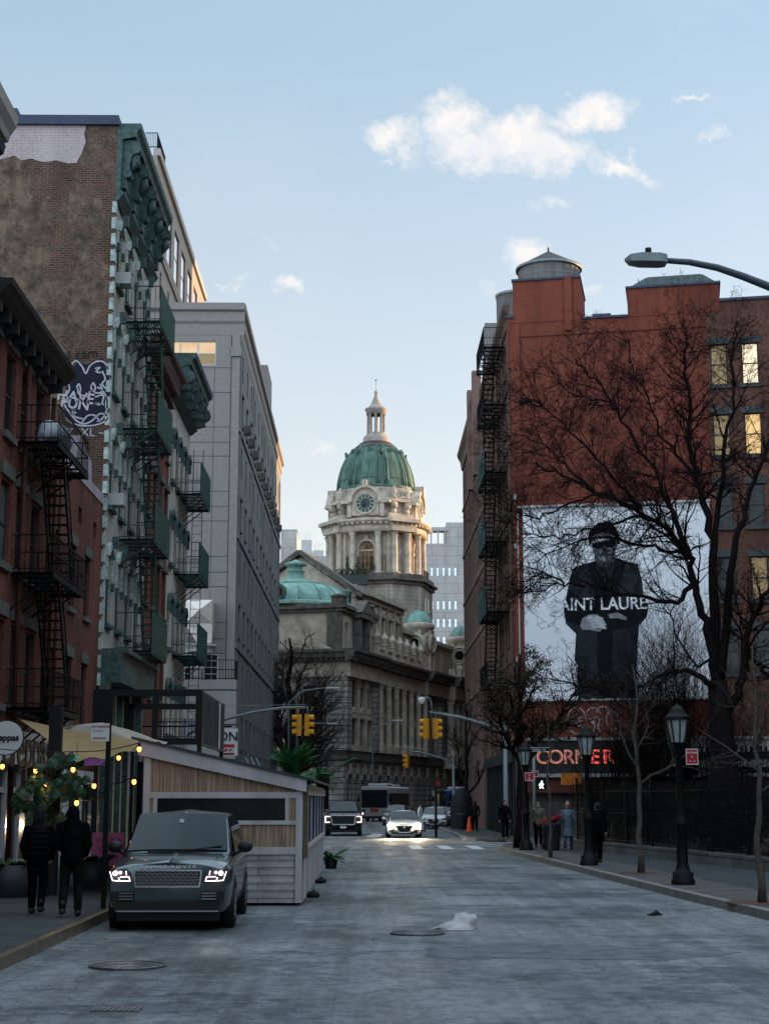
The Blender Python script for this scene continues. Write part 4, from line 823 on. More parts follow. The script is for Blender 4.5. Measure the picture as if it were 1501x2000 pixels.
# ---------------------------------------------------------------- billboard
BB = thing('billboard', 'huge pale billboard of a man in a black suit on the red wall', 'billboard', WG.P(5.2, 7.1, .1))
def wp(px, py, o=.1):      # photo position to the billboard plane
    d = ray(px, py); c = Vector((0, 0, 2.05)); n3 = Vector((WG.n.x, WG.n.y, 0)); p0 = WG.P(0, 0, o); k = (p0-c).dot(n3)/d.dot(n3); return c+d*k
u0, u1, z0, z1 = .28, 10.1, 7.1, 17.15
t = MB(); WG.bx(t, u0, z0, u1, z1, .02, .1); t.build('panel', mat('poster_paper', (.84, .84, .88), .7, .05), BB)
t = MB(); WG.bx(t, u0-.05, z1, u1+.1, z1+.12, .0, .25); WG.bx(t, u0-.08, z0-.1, u1+.1, z0, .0, .2); WG.bx(t, u1, z0, u1+.07, z1, 0, .2); WG.bx(t, u0-.07, z0, u0, z1, 0, .16); t.build('frame', MATS['white_paint'], BB)
inks = [mat('ink_black', (.006, .008, .011), .7, .3, scale=1.5, spec=.1), mat('ink_coat', (.013, .018, .022), .7, .5, scale=2.5), mat('ink_grey', (.24, .25, .27), .7, .35, scale=2), mat('ink_dark_grey', (.07, .08, .09), .7, .5, scale=3), mat('ink_light', (.48, .48, .51), .7, .12, scale=2)]
t = MB(); lift = [0.102]
def ink(i, pts, smooth_=False):
    t.cur = i; lift[0] += .0025; P = [wp(x, y, lift[0]) for x, y in pts]; t.add(P, [tuple(reversed(range(len(P))))])
ink(1, [(1158, 1098), (1176, 1086), (1206, 1090), (1222, 1096), (1245, 1102), (1253, 1135), (1256, 1165), (1266, 1185), (1262, 1205), (1247, 1222), (1244, 1262), (1241, 1366), (1128, 1366), (1127, 1300), (1121, 1290), (1124, 1238), (1104, 1218), (1100, 1190), (1106, 1160), (1112, 1128), (1118, 1110), (1136, 1102)])
ink(0, [(1146, 1100), (1160, 1096), (1182, 1150), (1205, 1092), (1222, 1098), (1200, 1180), (1190, 1366), (1168, 1366), (1165, 1230), (1160, 1160)])
ink(0, [(1104, 1170), (1110, 1150), (1150, 1185), (1210, 1192), (1255, 1178), (1263, 1200), (1240, 1222), (1180, 1236), (1140, 1226), (1108, 1214)])
ink(3, [(1160, 1070), (1198, 1070), (1200, 1092), (1190, 1108), (1172, 1108), (1160, 1094)])
ink(2, [(1153, 1050), (1160, 1036), (1180, 1030), (1198, 1036), (1205, 1052), (1204, 1070), (1196, 1088), (1182, 1098), (1168, 1092), (1157, 1076)])
ink(0, [(1149, 1062), (1148, 1046), (1152, 1034), (1160, 1027), (1168, 1021), (1180, 1019), (1192, 1022), (1202, 1030), (1207, 1042), (1210, 1062), (1205, 1064), (1201, 1050), (1190, 1042), (1176, 1039), (1160, 1044), (1154, 1052), (1153, 1064)])
ink(4, [(1156, 1048), (1176, 1040), (1196, 1044), (1201, 1053), (1178, 1056), (1156, 1061)])
ink(0, [(1156, 1061), (1178, 1056), (1201, 1053), (1203, 1064), (1196, 1070), (1184, 1069), (1179, 1064), (1174, 1070), (1162, 1072), (1156, 1068)])
ink(3, [(1196, 1070), (1203, 1066), (1198, 1084), (1184, 1096), (1182, 1086), (1192, 1080)]); ink(3, [(1167, 1083), (1178, 1081), (1189, 1083), (1180, 1087)]); ink(3, [(1175, 1071), (1179, 1066), (1182, 1077), (1175, 1078)])
ink(2, [(1132, 1222), (1136, 1208), (1150, 1200), (1165, 1200), (1176, 1208), (1184, 1220), (1170, 1234), (1150, 1230), (1136, 1230)])
for k in range(4): ink(4, [(1146+k*3, 1205+k*6), (1160+k*3, 1202+k*6), (1178+k*2, 1207+k*6), (1176+k*2, 1211+k*6), (1160+k*3, 1208+k*6), (1147+k*3, 1210+k*6)])
ink(2, [(1186, 1200), (1205, 1196), (1224, 1206), (1222, 1212), (1204, 1207), (1190, 1208)])
t.build('poster_print', inks, BB)
pA, pB = wp(1098, 1193), wp(1262, 1170)
text('SAINT LAURENT', .90, mat('ink_white', (.86, .86, .90), .7, .1), BB, wp(1191, 1180, .17), rz, 'poster_lettering', .004, bold=.014, sx=.90)
t = MB(); 
for a, z in ((.05, 17.6), (.05, 15.0), (.05, 9.0)): WG.bx(t, a, z, a+.15, z+.3, .12, .3)
t.build('wall_lamp', MATS['dusty_white'], G)

# ---------------------------------------------------------------- unseen blocks, added to hold low sun off the street and fill reflections
def plain_block(label, pts, z, m, rows=6):
    cx = sum(p[0] for p in pts)/len(pts); cy = sum(p[1] for p in pts)/len(pts); th = thing('added_block', label, 'building', (cx, cy, 0)); mb = MB()
    for i in range(len(pts)):
        Wq = Wall(th, mb, pts[i], pts[(i+1) % len(pts)], 0, z, rev=.15)
        if i == 0:
            n_ = min(12, int(Wq.len/4.5))
            for k in range(n_):
                for r_ in range(rows): Wq.win((k+.5)*Wq.len/n_, 4+r_*3.8, 1.1, 2.1, 'sash')
        Wq.finish()
    mb.add([(x, y, z-.6) for x, y in pts], [tuple(reversed(range(len(pts))))]); mb.build('wall', MATS[m], th); return th
plain_block('added brick sun blocker across the park side street, out of frame to the right', [(33, 82), (33, -12), (48, -12), (48, 82)], 36, 'brick_brown', 5)
plain_block('added tall brick sun blocker directly behind the brown loft building, hidden by it', [(15.5, 160), (14, 123), (30, 123), (34, 160)], 40, 'brick_brown', 6)
plain_block('added brick sun blocker further along the right side, hidden behind the warehouse', [(18, 230), (13, 161), (34, 161), (44, 230)], 34, 'brick_brown', 6)
plain_block('added tall slab blocking the sun, several streets off to the right, outside the picture', [(85, 186), (85, 140), (97, 140), (97, 186)], 78, 'far_concrete' if 'far_concrete' in MATS else 'granite', 6)  # unseen slab added to shade the office and taupe blocks from low sun
plain_block('added brick sun blocker behind the brick wall with lit windows, out of frame to the right', [(34, 122), (33, 84), (48, 84), (48, 122)], 36, 'brick_brown', 6)
plain_block('brick block added for reflections behind the viewpoint on the shopfront side of the street', [(-9, -90), (-9, -6), (-24, -6), (-24, -90)], 21, 'brick_dark', 5)  # this and the next block are added behind the camera for glass reflections
plain_block('brown block added for reflections behind the viewpoint on the far side of the street', [(13, -8), (13, -90), (28, -90), (28, -8)], 19, 'brick_brown', 4)
# ================================================================ domed stone building closing the street
def stone(name, c, stain=.45, course=None):
    return bricks(name, c, tuple(k*.93 for k in c), tuple(k*.38 for k in c), bw=1.5 if course is None else 40, bh=.55 if course is None else course, ms=.018 if course is None else .07, bump=.25 if course is None else .8, stain=stain, stain_scale=.3)
stone('limestone', (.47, .415, .35)); stone('limestone_rustic', (.43, .395, .35), course=.62, stain=.5); mat('limestone_plain', (.46, .395, .325), .85, .38, scale=.9, bump=.2, bscale=8); mat('stone_soot', (.12, .108, .095), .9, .5, scale=1.5)
mat('copper_green', (.20, .345, .30), .65, .4, scale=1.0, stretch=(1, 1, .4), col2=(.11, .21, .185)); mat('copper_dark', (.085, .148, .118), .6, .45, scale=1.2, stretch=(1, 1, .35), col2=(.026, .06, .048))
H = thing('domed_municipal_building', 'ornate stone building with a green dome and clock tower at the street end', 'building', (-2.4, 170, 0), math.atan2(.952, .307))
def B_(mb, name, m, parent=H): return mb.build(name, MATS[m] if isinstance(m, str) else m, parent, local=True)
def col(mb, x, y, z0, z1, r, n=12, cap=True):
    h = z1-z0; mb.lathe([(r*1.35, 0), (r*1.35, h*.02), (r*1.15, h*.035), (r, h*.05), (r*.98, h*.4), (r*.86, h*.88)], (x, y, z0), n)
    if cap: mb.lathe([(r*.9, 0), (r*1.05, h*.03), (r*1.15, h*.05), (r*1.0, h*.06), (r*1.3, h*.09), (r*1.55, h*.105), (r*1.55, h*.12)], (x, y, z0+h*.88), n)
    else: mb.lathe([(r*.86, 0), (r*1.3, h*.06), (r*1.3, h*.12)], (x, y, z0+h*.88), n)
LEN = 78
mb = MB(); ww = MB(); L_ = lambda mb_, a, b, c, d: Wall(H, mb_, a, b, c, d, rev=.5, local=True)
# ground storey, rusticated with arches
W = L_(mb, (0, 0), (LEN, 0), 0, 6.3); bays = [1.9+k*2.6 for k in range(4)]+[12.9+k*3.28 for k in range(6)]+[33.5, 38]+[42+k*2.9 for k in range(12)]
for u in bays: W.win(u, .9, 1.5, 3.9, 'plain', inset=.40)
W.finish()
Wn = L_(mb, (0, 20), (0, 0), 0, 6.3)
for u in (2, 5, 8, 11, 14, 17.5): Wn.win(u, .9, 1.5, 3.9, 'plain', inset=.40)
Wn.finish()
for (WW, bs) in ((W, bays), (Wn, (2, 5, 8, 11, 14, 17.5))):
    for u in bs:
        ww.mark(); arc = [(u+.75*math.cos(a), 4.05+.75*math.sin(a)) for a in [math.pi*k/8 for k in range(9)]]
        mb.prism([(u+.76, 4.0), (u+.76, 4.82), (u-.76, 4.82), (u-.76, 4.0)]+list(reversed(arc)), -.45, .0, lambda a, c, o, W=WW: W.P(a, c, o))
        for k in range(5):
            a = math.pi*(k+.5)/5; WW.bx(ww, u+1.0*math.cos(a)-.14, 4.05+1.0*math.sin(a)-.2, u+1.0*math.cos(a)+.14, 4.05+1.0*math.sin(a)+.22, 0, .10)
        WW.bx(ww, u-.22, 4.8, u+.22, 5.9, 0, .22)
B_(mb, 'ground_storey', 'limestone_rustic'); ww.each('keystone_arch', MATS['limestone_plain'], H, True)
t = MB(); 
for WW, Ln in ((W, LEN), (Wn, 20)): WW.bx(t, -.3, 6.3, Ln+.1, 6.75, -.4, .38); WW.bx(t, -.2, 6.75, Ln, 7.3, -.4, .2)
B_(t, 'ledge', 'stone_soot')
# main storeys
mb = MB(); W = L_(mb, (0, 0), (LEN, 0), 7.3, 15.4); W.rev = .4
for u in [2.9, 5.65, 8.4]+[13.4+k*3.2 for k in range(6)]: 
    W.win(u, 7.9, 2.3, 3.3, 'grid', inset=.3); W.win(u, 11.9, 2.3, 3.2, 'grid', inset=.3)
for u in (34, 37.5): W.win(u, 8, 1.3, 2.9, 'grid', inset=.3); W.win(u, 12.1, 1.2, 2.4, 'grid', inset=.3)
for k in range(10): W.win(43.05+k*3.1, 8, 1.8, 3.2, 'grid', inset=.3); W.win(43.05+k*3.1, 12.1, 1.8, 2.8, 'grid', inset=.3)
W.finish(); Wn = L_(mb, (0, 20), (0, 0), 7.3, 15.4)
for u in (4, 8, 12, 15.8): Wn.win(u, 8, 1.5, 3.0, 'sash', inset=.4); Wn.win(u, 12.2, 1.4, 2.2, 'sash', inset=.4)
Wn.finish(); B_(mb, 'main_wall', 'limestone')
q = MB()
def pier(u0_, u1_, out_): q.mark(); W.bx(q, u0_, 7.3, u1_, 15.3, 0, out_)
pier(-.45, 1.3, .45); pier(9.9, 11.5, .45); pier(31.1, 33, .5); pier(38.8, 40.8, .5)
q.mark(); Wn.bx(q, 18.4, 7.3, 20.0, 15.3, 0, .45)
q.each('quoined_pier', MATS['limestone_rustic'], H, True)
q = MB()
for u in (4.27, 7.03): q.mark(); W.bx(q, u-.38, 7.3, u+.38, 14.4, 0, .3); W.bx(q, u-.55, 14.4, u+.55, 15.3, 0, .42)
for k in range(7):
    q.mark(); u = 11.9+k*3.2-.1; p = W.P(u, 7.3, .45); W.bx(q, u-.5, 7.3, u+.5, 8.1, 0, .9); q2 = col(q, p.x, p.y, 8.1, 15.3, .37)
for k in range(12): q.mark(); u = 41.5+k*3.1; p = W.P(u, 7.3, 1.1); W.bx(q, u-.6, 6.0, u+.6, 7.6, 0, 1.7); col(q, p.x, p.y, 7.6, 15.3, .52)
q.each('column', MATS['limestone_plain'], H, True)
q = MB()
for u in [13.4+k*3.2 for k in range(6)]+[2.9, 5.65, 8.4]:
    q.mark(); W.bx(q, u-1.0, 10.9, u+1.0, 11.5, 0, .25); q.prism([(u-1.15, 11.5), (u+1.15, 11.5), (u, 12.15)], 0, .3, lambda a, c, o: W.P(a, c, o)); W.bx(q, u-1.15, 7.3, u+1.15, 7.9, 0, .3)
q.each('window_pediment', MATS['limestone_plain'], H, True)
# entablature and main cornice
q = MB()
for WW, Ln in ((W, LEN), (Wn, 20)): WW.bx(q, -.3, 15.3, Ln+.3, 15.75, -.3, .55); WW.bx(q, -.2, 15.75, Ln+.2, 16.9, -.3, .42)
for a, b, o in ((-.6, 11.6, .85), (30.9, 41, .95), (41, 78, 1.9)): W.bx(q, a, 15.3, b, 16.9, 0, o)
B_(q, 'entablature', 'limestone_plain')
q = MB()
def corn(WW, a, b, o):
    pr = [(0, 0), (.45, 0), (.5, .3), (.95, .5), (1.05, .9), (1.25, 1.1), (1.25, 1.4), (0, 1.4)]; n = len(pr)
    A_ = [WW.P(a, 16.9+z, o+x) for x, z in pr]; Bq = [WW.P(b, 16.9+z, o+x) for x, z in pr]
    q.add(A_+Bq, [tuple(range(n)), tuple(reversed(range(n, 2*n)))]+[(i, n+i, n+(i+1) % n, (i+1) % n) for i in range(n)])
    k = a
    while k < b: WW.bx(q, k, 17.05, k+.22, 17.4, o+.4, o+.85); k += .62
corn(W, -1.6, 11.9, .55); corn(W, 11.9, 30.9, .1); corn(W, 30.7, 41.2, .7); corn(W, 41.2, 79, 1.6); corn(Wn, -.5, 21.5, .3)
q.box(0, .1, 18.2, LEN, 20, 18.32)
B_(q, 'main_cornice', 'stone_soot')
q = MB(); q.prism([(1, 18.3), (17, 18.3), (9, 21.6)], -1.3, -.6, lambda a, c, o: (o, a, c)); q.prism([(2.6, 18.5), (15.4, 18.5), (9, 20.9)], -1.36, -1.3, lambda a, c, o: (o, a, c))
B_(q, 'pediment', 'limestone_plain')
# corner pavilion attic
q = MB(); Wa = L_(q, (.4, .6), (12.2, .6), 18.3, 22.6); 
for u in (1.9, 9.8): Wa.win(u, 19.2, 1.0, 2.3, 'sash', inset=.3)
Wa.win(5.8, 19.2, 1.6, 2.6, 'sash', inset=.3)
Wa.finish(); Wb = L_(q, (.4, 16), (.4, .6), 18.3, 22.6); Wb.finish(); L_(q, (12.2, .6), (12.2, 16), 18.3, 22.6).finish(); B_(q, 'pavilion_attic', 'limestone_plain')
q = MB()
for WW, Ln in ((Wa, 11.8), (Wb, 15.4)): WW.bx(q, -.5, 22.6, Ln+.5, 23.0, -.4, .35); WW.bx(q, -.7, 23.0, Ln+.7, 23.3, -.4, .6); WW.bx(q, -.3, 23.3, Ln+.3, 23.6, -.5, .15)
q.box(.8, 1, 23.2, 12, 15.8, 23.4)
Wb.bx(q, 13.8, 18.3, 15.6, 22.6, 0, .25)
for u in (4.3, 7.3): Wa.bx(q, u-.3, 18.3, u+.3, 22.4, 0, 1.0)
Wa.bx(q, 3.7, 22.3, 7.9, 22.9, 0, 1.25); q.prism([(3.5, 22.9), (8.1, 22.9), (5.8, 24.5)], 0, 1.3, lambda a, c, o: Wa.P(a, c, o))
for u in (.8, 11.0): Wa.bx(q, u-.7, 23.6, u+.7, 24.2, -1.2, .2); q.lathe([(.8, 0), (1.0, .2), (.8, .4), (.25, .5)], tuple(Wa.P(u, 24.2, -.5)), 10)
Wa.bx(q, 8.6, 22.4, 11.3, 22.8, 0, .55)
B_(q, 'pavilion_cornice', 'stone_soot')
q = MB(); c = (6.1, 8.2, 23.7)
q.lathe([(6.3, 0), (6.3, .35), (6.0, .5)], c, 32, sy=1.1); q.lathe([(5.9, .5), (5.8, .95), (5.5, 1.5), (4.9, 2.1), (4.1, 2.55), (3.4, 2.75)], c, 32, sy=1.1)
q.lathe([(3.6, 2.7), (3.6, 2.95), (2.6, 3.1), (2.3, 3.3)], c, 24, sy=1.0); q.lathe([(2.2, 3.2), (1.5, 3.4), (1.1, 3.6), (1.0, 4.4), (1.15, 4.5), (.85, 4.65), (.8, 5.1), (1.3, 5.2), (1.35, 5.4), (.9, 5.6), (.4, 5.75), (.2, 5.9)], c, 12)
for k in range(16):
    an = k*math.pi/8; P = [(c[0]+r*math.cos(an), c[1]+r*1.1*math.sin(an), c[2]+z+.03) for r, z in [(5.93, .5), (5.84, .95), (5.54, 1.5), (4.94, 2.1), (4.14, 2.55), (3.45, 2.75)]]; q.tube(P, .07, 5)
B_(q, 'pavilion_dome', 'copper_green')
def oculus(mb, cx, cy, cz, nx, ny, r):     # round window frame facing (nx, ny)
    tx, ty = -ny, nx
    for rr_, o in ((r*1.25, 0), (r*1.05, .12)): mb.tube([(cx+nx*o+tx*rr_*math.cos(a), cy+ny*o+ty*rr_*math.cos(a), cz+rr_*math.sin(a)) for a in [2*math.pi*k/20 for k in range(21)]], r*.14, 6, False)
q = MB()
for an in (180, 280):
    nx, ny = math.cos(R(an)), math.sin(R(an)); px_, py_ = c[0]+5.3*nx, c[1]+5.7*ny
    q.tube([(px_-1.2*nx, py_-1.2*ny, 25.0), (px_+.55*nx, py_+.55*ny, 25.0)], 1.0, 18); oculus(q, px_+.6*nx, py_+.6*ny, 25.0, nx, ny, .8)
B_(q, 'dome_dormer', 'copper_dark')
q = MB()
for an in (180, 280):
    nx, ny = math.cos(R(an)), math.sin(R(an)); px_, py_ = c[0]+5.92*nx, c[1]+6.32*ny
    q.prism([(.66*math.cos(2*math.pi*k/16), .66*math.sin(2*math.pi*k/16)) for k in range(16)], 0, .03, lambda a, b_, o: (px_-ny*a+nx*o, py_+nx*a+ny*o, 25.0+b_))
B_(q, 'dormer_glass', 'glass_dark')
# raised central roof block with gable
q = MB(); Wc = L_(q, (12.6, 3), (32, 3), 18.3, 25.8)
for k in range(6): Wc.win(1.9+k*3.1, 22.2, 1.15, 2.1, 'sash', inset=.3)
Wc.finish(); Wd = L_(q, (12.6, 17), (12.6, 3), 18.3, 26.0); Wd.finish(); q.box(12.7, 3.2, 25.6, 32, 16.9, 26.4); q.prism([(3, 26.0), (17, 26.0), (10, 31.0)], 12.6, 14.2, lambda a, c_, o: (o, a, c_)); B_(q, 'upper_block', 'limestone_plain')
q = MB(); Wc.bx(q, -.5, 25.8, 19.6, 26.4, -.2, .3); Wc.bx(q, -.7, 26.4, 19.8, 26.8, -.2, .75); Wc.bx(q, -.7, 26.8, 19.8, 27.3, -.4, .35)
for k in range(7): Wc.bx(q, .2+k*3.1-.3, 18.3, .2+k*3.1+.3, 25.8, 0, .25); 
for k in range(6): Wc.bx(q, 1.9+k*3.1-.85, 24.5, 1.9+k*3.1+.85, 24.8, 0, .3); Wc.bx(q, 1.9+k*3.1-.85, 21.8, 1.9+k*3.1+.85, 22.15, 0, .3)
B_(q, 'upper_cornice', 'limestone')
q = MB()
for s_, e_ in (((1.9, 25.9), (10, 31.6)), ((10, 31.6), (18.1, 25.9))): q.bar((13.2, s_[0], s_[1]), (13.2, e_[0], e_[1]), 2.6, .55, up=(0, 0, 1))
B_(q, 'raking_cornice', 'stone_soot')
# balustrade with urns
q = MB()
for k in range(7):
    q.mark(); u = 12.2+k*3.15; W.bx(q, u-.35, 18.3, u+.35, 20.0, -.5, .2); p = W.P(u, 20, -.15); q.lathe([(.3, 0), (.5, .1), (.25, .3), (.55, .8), (.6, 1.1), (.3, 1.25), (.2, 1.6), (.06, 1.9)], tuple(p), 10)
    if k < 6:
        W.bx(q, u+.35, 19.5, u+2.8, 19.75, -.4, .05)
        for j in range(7): p = W.P(u+.6+j*.33, 18.4, -.15); q.lathe([(.12, 0), (.16, .4), (.07, .8), (.12, 1.1)], tuple(p), 6)
for k in range(10): q.mark(); u = 44+k*3.4; W.bx(q, u-.35, 18.3, u+.35, 19.6, .3, 1.2)
q.each('balustrade_pier', MATS['limestone_plain'], H, True)
# block beneath the tower and the far wing
q = MB(); q.box(32, 3, 18.3, 62, 17, 23.5); q.box(62, 2, 18.3, 78, 18, 22); q.box(31.6, 2.6, 23.5, 62.4, 17.4, 24.0); q.prism([(2, 22), (18, 22), (10, 26.5)], 62, 78, lambda a, c_, o: (o, a, c_)); B_(q, 'rear_wing', 'limestone')
# small side turrets with copper caps
def turret(s_, t_, r, z1, nm):
    q = MB(); c_ = (s_, t_, 0); q.lathe([(r, 18.3), (r, z1-1.0), (r*1.15, z1-.8), (r*1.2, z1-.3), (r*1.05, z1)], c_, 24)
    for k in range(8): an = R(22.5+45*k); q.box(s_+r*1.05*math.cos(an)-.18, t_+r*1.05*math.sin(an)-.18, 18.3, s_+r*1.05*math.cos(an)+.18, t_+r*1.05*math.sin(an)+.18, z1-1)
    for an in (180, 247, 270): nx, ny = math.cos(R(an)), math.sin(R(an)); oculus(q, s_+r*nx, t_+r*ny, z1-2.9, nx, ny, .75); oculus(q, s_+r*nx, t_+r*ny, z1-2.9, nx, ny, 1.15)
    tq = B_(q, 'turret', 'limestone_plain')
    q = MB(); q.lathe([(r*.98, z1), (r*.95, z1+.3), (r*.8, z1+.9), (r*.5, z1+1.5), (r*.2, z1+1.75), (.1, z1+1.8)], c_, 20)
    for k in range(10): an = R(36*k); q.tube([(s_+rr_*r*math.cos(an), t_+rr_*r*math.sin(an), z1+z) for rr_, z in ((.98, .05), (.93, .35), (.8, .92), (.5, 1.52), (.22, 1.77))], .06, 5)
    B_(q, 'turret_cap', 'copper_green', tq)
    q = MB()
    for an in (180, 247, 270):
        nx, ny = math.cos(R(an)), math.sin(R(an)); q.prism([(.72*math.cos(2*math.pi*k/14), .72*math.sin(2*math.pi*k/14)) for k in range(14)], 0, .06, lambda a, b_, o: (s_+r*nx-ny*a+nx*o, t_+r*ny+nx*a+ny*o, z1-2.9+b_))
    B_(q, 'oculus_glass', 'glass_dark', tq)
turret(38.6, 2.6, 1.9, 25.4, 'a'); turret(60.0, 1.8, 2.1, 25.6, 'b')
q = MB()
for k, (s_, h) in enumerate(((55, 3.2), (57.2, 4.4), (50, 2.4))): q.mark(); p = W.P(s_, 18.3, .2); q.lathe([(.8, 0), (.8, .8), (.35, .9), (.5, 1.6), (.42, 2.2), (.18, h-.6), (.24, h-.3), (.05, h)], tuple(p), 9)
q.each('statue', MATS['limestone_plain'], H, True)
# ---- tower (its own frame)
T4 = Matrix.Translation((43, 10, 0)) @ Matrix.Rotation(R(4.3), 4, 'Z')
def TM(): m_ = MB(); m_.T = T4; return m_
def pol(a, r): return (r*math.cos(R(a)), r*math.sin(R(a)))
def octo(mb, r, z0, z1, ch=.55):
    k = r*ch; mb.prism([(-r, -k), (-k, -r), (k, -r), (r, -k), (r, k), (k, r), (-k, r), (-r, k)], z1, z0, lambda u, v, w_: (u, v, w_))
q = TM(); octo(q, 7.3, 18, 31.0)
for sg in (-1, 1):
    q.box(-7.4, sg*3.2-.3, 24, -7.2, sg*3.2+.3, 31); q.box(sg*3.2-.3, -7.4, 24, sg*3.2+.3, -7.2, 31)
B_(q, 'tower_base', 'limestone')
q = TM(); octo(q, 7.6, 30.7, 31.2); octo(q, 8.0, 31.2, 31.5); octo(q, 7.5, 31.5, 32.2); B_(q, 'tower_base_cornice', 'stone_soot')
q = TM(); 
for y in (-1.3, .6): q.box(y-.32, -7.36, 27.4, y+.32, -7.31, 29.4)
B_(q, 'base_windows', 'glass_dark')
q = TM(); q.lathe([(5.35, 32), (5.35, 38.2)], n=40)
for a in (45, 135, 225, 315):
    for d in (-14, 14): x, y = pol(a+d*.9, 6.0); q.T = T4 @ Matrix.Translation((x, y, 0)) @ Matrix.Rotation(R(a), 4, 'Z'); q.box(-.7, -.75, 32, .35, .75, 38.1)
    q.T = T4 @ Matrix.Rotation(R(a), 4, 'Z'); q.box(4.9, -2.3, 32, 5.75, 2.3, 38.1)
    for s_ in (-1, 1): q.box(5.2, s_*1.0-.28, 33.4, 5.85, s_*1.0+.28, 36.6)
q.T = T4
B_(q, 'drum', 'limestone_plain')
q = TM()
for a in (0, 90, 180, 270):
    for d in (-15.5, 15.5, -36, 36, -54, 54):
        if abs(d) > 50: continue
        x, y = pol(a+d, 6.65); q.mark(); q.lathe([(.78, 32.1), (.78, 32.5)], (x, y, 0), 10); col(q, x, y, 32.3, 38.2, .43, 14)
q.each('drum_column', MATS['limestone_plain'], H, True)
q = TM()
for a in (180, 270, 0, 90):
    q.T = T4 @ Matrix.Rotation(R(a), 4, 'Z'); q.cur = 0
    arc = [(1.05*math.cos(math.pi*k/10), 35.9+1.05*math.sin(math.pi*k/10)) for k in range(11)]; arc2 = [(1.32*math.cos(math.pi*k/10), 35.9+1.32*math.sin(math.pi*k/10)) for k in range(11)]
    q.prism(arc2+list(reversed(arc)), 5.2, 5.75, lambda u, v, o: (o, u, v)); q.box(5.2, -1.35, 32.2, 5.7, -1.05, 35.9); q.box(5.2, 1.05, 32.2, 5.7, 1.35, 35.9); q.box(5.2, -1.05, 35.5, 5.6, 1.05, 35.75); q.box(5.2, -.25, 36.9, 5.8, .25, 37.7)
    for k in (-1, 1): 
        for s_ in (.95, ): q.tube([(5.7, k*(.5+j*.22), 37.1-.25*math.sin(j*math.pi/4)) for j in range(5)], .09, 5)
B_(q, 'window_arch', 'limestone_plain')
q = TM()
for a in (180, 270):
    q.T = T4 @ Matrix.Rotation(R(a), 4, 'Z')
    for k in (-.52, .0, .52): q.box(5.5, k-.03, 32.2, 5.56, k+.03, 35.5)
    for z in (33, 33.8, 34.6): q.box(5.5, -1.05, z-.02, 5.56, 1.05, z+.02)
    for k in range(1, 5): an = math.pi*k/5; q.bar((5.52, 0, 35.9), (5.52, 1.0*math.cos(an), 35.9+1.0*math.sin(an)), .05)
    for s_ in (-1, 1): q.box(5.5, s_*2.65-.42, 32.2, 5.66, s_*2.65-.36, 34.9); q.box(5.5, s_*2.65+.36, 32.2, 5.66, s_*2.65+.42, 34.9); q.box(5.55, s_*2.65-.03, 32.2, 5.64, s_*2.65+.03, 34.9)
B_(q, 'glazing_bars', 'frame_dark')
q = TM()
for a in (180, 270):
    q.T = T4 @ Matrix.Rotation(R(a), 4, 'Z'); q.cur = 0
    q.add([(5.45, 1.05, 32.2), (5.45, -1.05, 32.2), (5.45, -1.05, 35.5), (5.45, 1.05, 35.5)], [(0, 1, 2, 3)]); arc = [(5.45, 1.05*math.cos(math.pi*k/10), 35.85+1.05*math.sin(math.pi*k/10)) for k in range(11)]; q.add(arc, [tuple(range(11))])
    for s_ in (-1, 1): q.box(5.3, s_*2.65-.4, 32.2, 5.58, s_*2.65+.4, 34.9); q.tube([(5.2, s_*2.65, 35.9), (5.5, s_*2.65, 35.9)], .35, 12)
B_(q, 'tower_glass', mat('glass_glow', (.25, .2, .14), .08, .5, scale=.8, spec=1, metal=.6))
# balcony bits, potted cypresses on the terrace
q = TM()
for a in (180, 270):
    q.T = T4 @ Matrix.Rotation(R(a), 4, 'Z')
    for k in range(17): q.box(7.2, -1.6+k*.2, 32.2, 7.23, -1.57+k*.2, 33.2)
    q.box(7.19, -1.6, 33.2, 7.24, 1.63, 33.26)
B_(q, 'terrace_railing', 'iron')
# entablature rings
q = TM(); q.lathe([(6.1, 38.1), (7.15, 38.1), (7.15, 38.9), (7.05, 38.95), (7.05, 39.1)], n=48)
q.lathe([(6.9, 39.0), (7.3, 39.1), (7.35, 39.3), (7.75, 39.4), (7.85, 39.75), (6.9, 39.95), (5, 39.96)], n=48)
for a in (45, 135, 225, 315):
    q.T = T4 @ Matrix.Rotation(R(a), 4, 'Z'); q.box(5.5, -2.05, 38.15, 7.45, 2.05, 39.05); q.box(5.5, -2.35, 39.35, 8.05, 2.35, 39.85); q.box(5.5, -2.0, 39.85, 6.9, 2.0, 40.3)
q.T = T4
for k in range(60): a = 6*k; q.T = T4 @ Matrix.Rotation(R(a), 4, 'Z'); q.box(7.0, -.16, 39.05, 7.65, .16, 39.33)
B_(q, 'drum_entablature', 'limestone_plain')
q = TM(); q.lathe([(5.9, 39.9), (5.9, 40.6), (5.75, 40.7), (5.75, 42.4), (6.15, 42.5), (6.3, 42.8), (6.2, 42.9), (5.8, 43.0), (5.8, 44.3), (5.9, 44.45), (5.4, 44.6)], n=48)
for a in (45, 135, 225, 315):
    q.T = T4 @ Matrix.Rotation(R(a), 4, 'Z'); q.box(5.2, -1.9, 40.2, 6.7, 1.9, 40.7); q.box(5.2, -1.5, 42.4, 6.6, 1.5, 42.9); q.box(5.2, -1.2, 42.9, 6.2, 1.2, 44.4)
    for s_ in (-1, 1):
        q.tube([(6.5, s_*.95-.2*s_, 41.9), (6.5, s_*1.45, 41.9)], .42, 10); q.tube([(6.3, s_*.95-.2*s_, 41.1), (6.3, s_*1.4, 41.1)], .35, 10); q.lathe([(.25, 0), (.35, .15), (.15, .3), (.38, .8), (.4, 1.0), (.12, 1.25), (.18, 1.5), (.03, 1.7)], (6.5, s_*1.1, 42.9), 9)
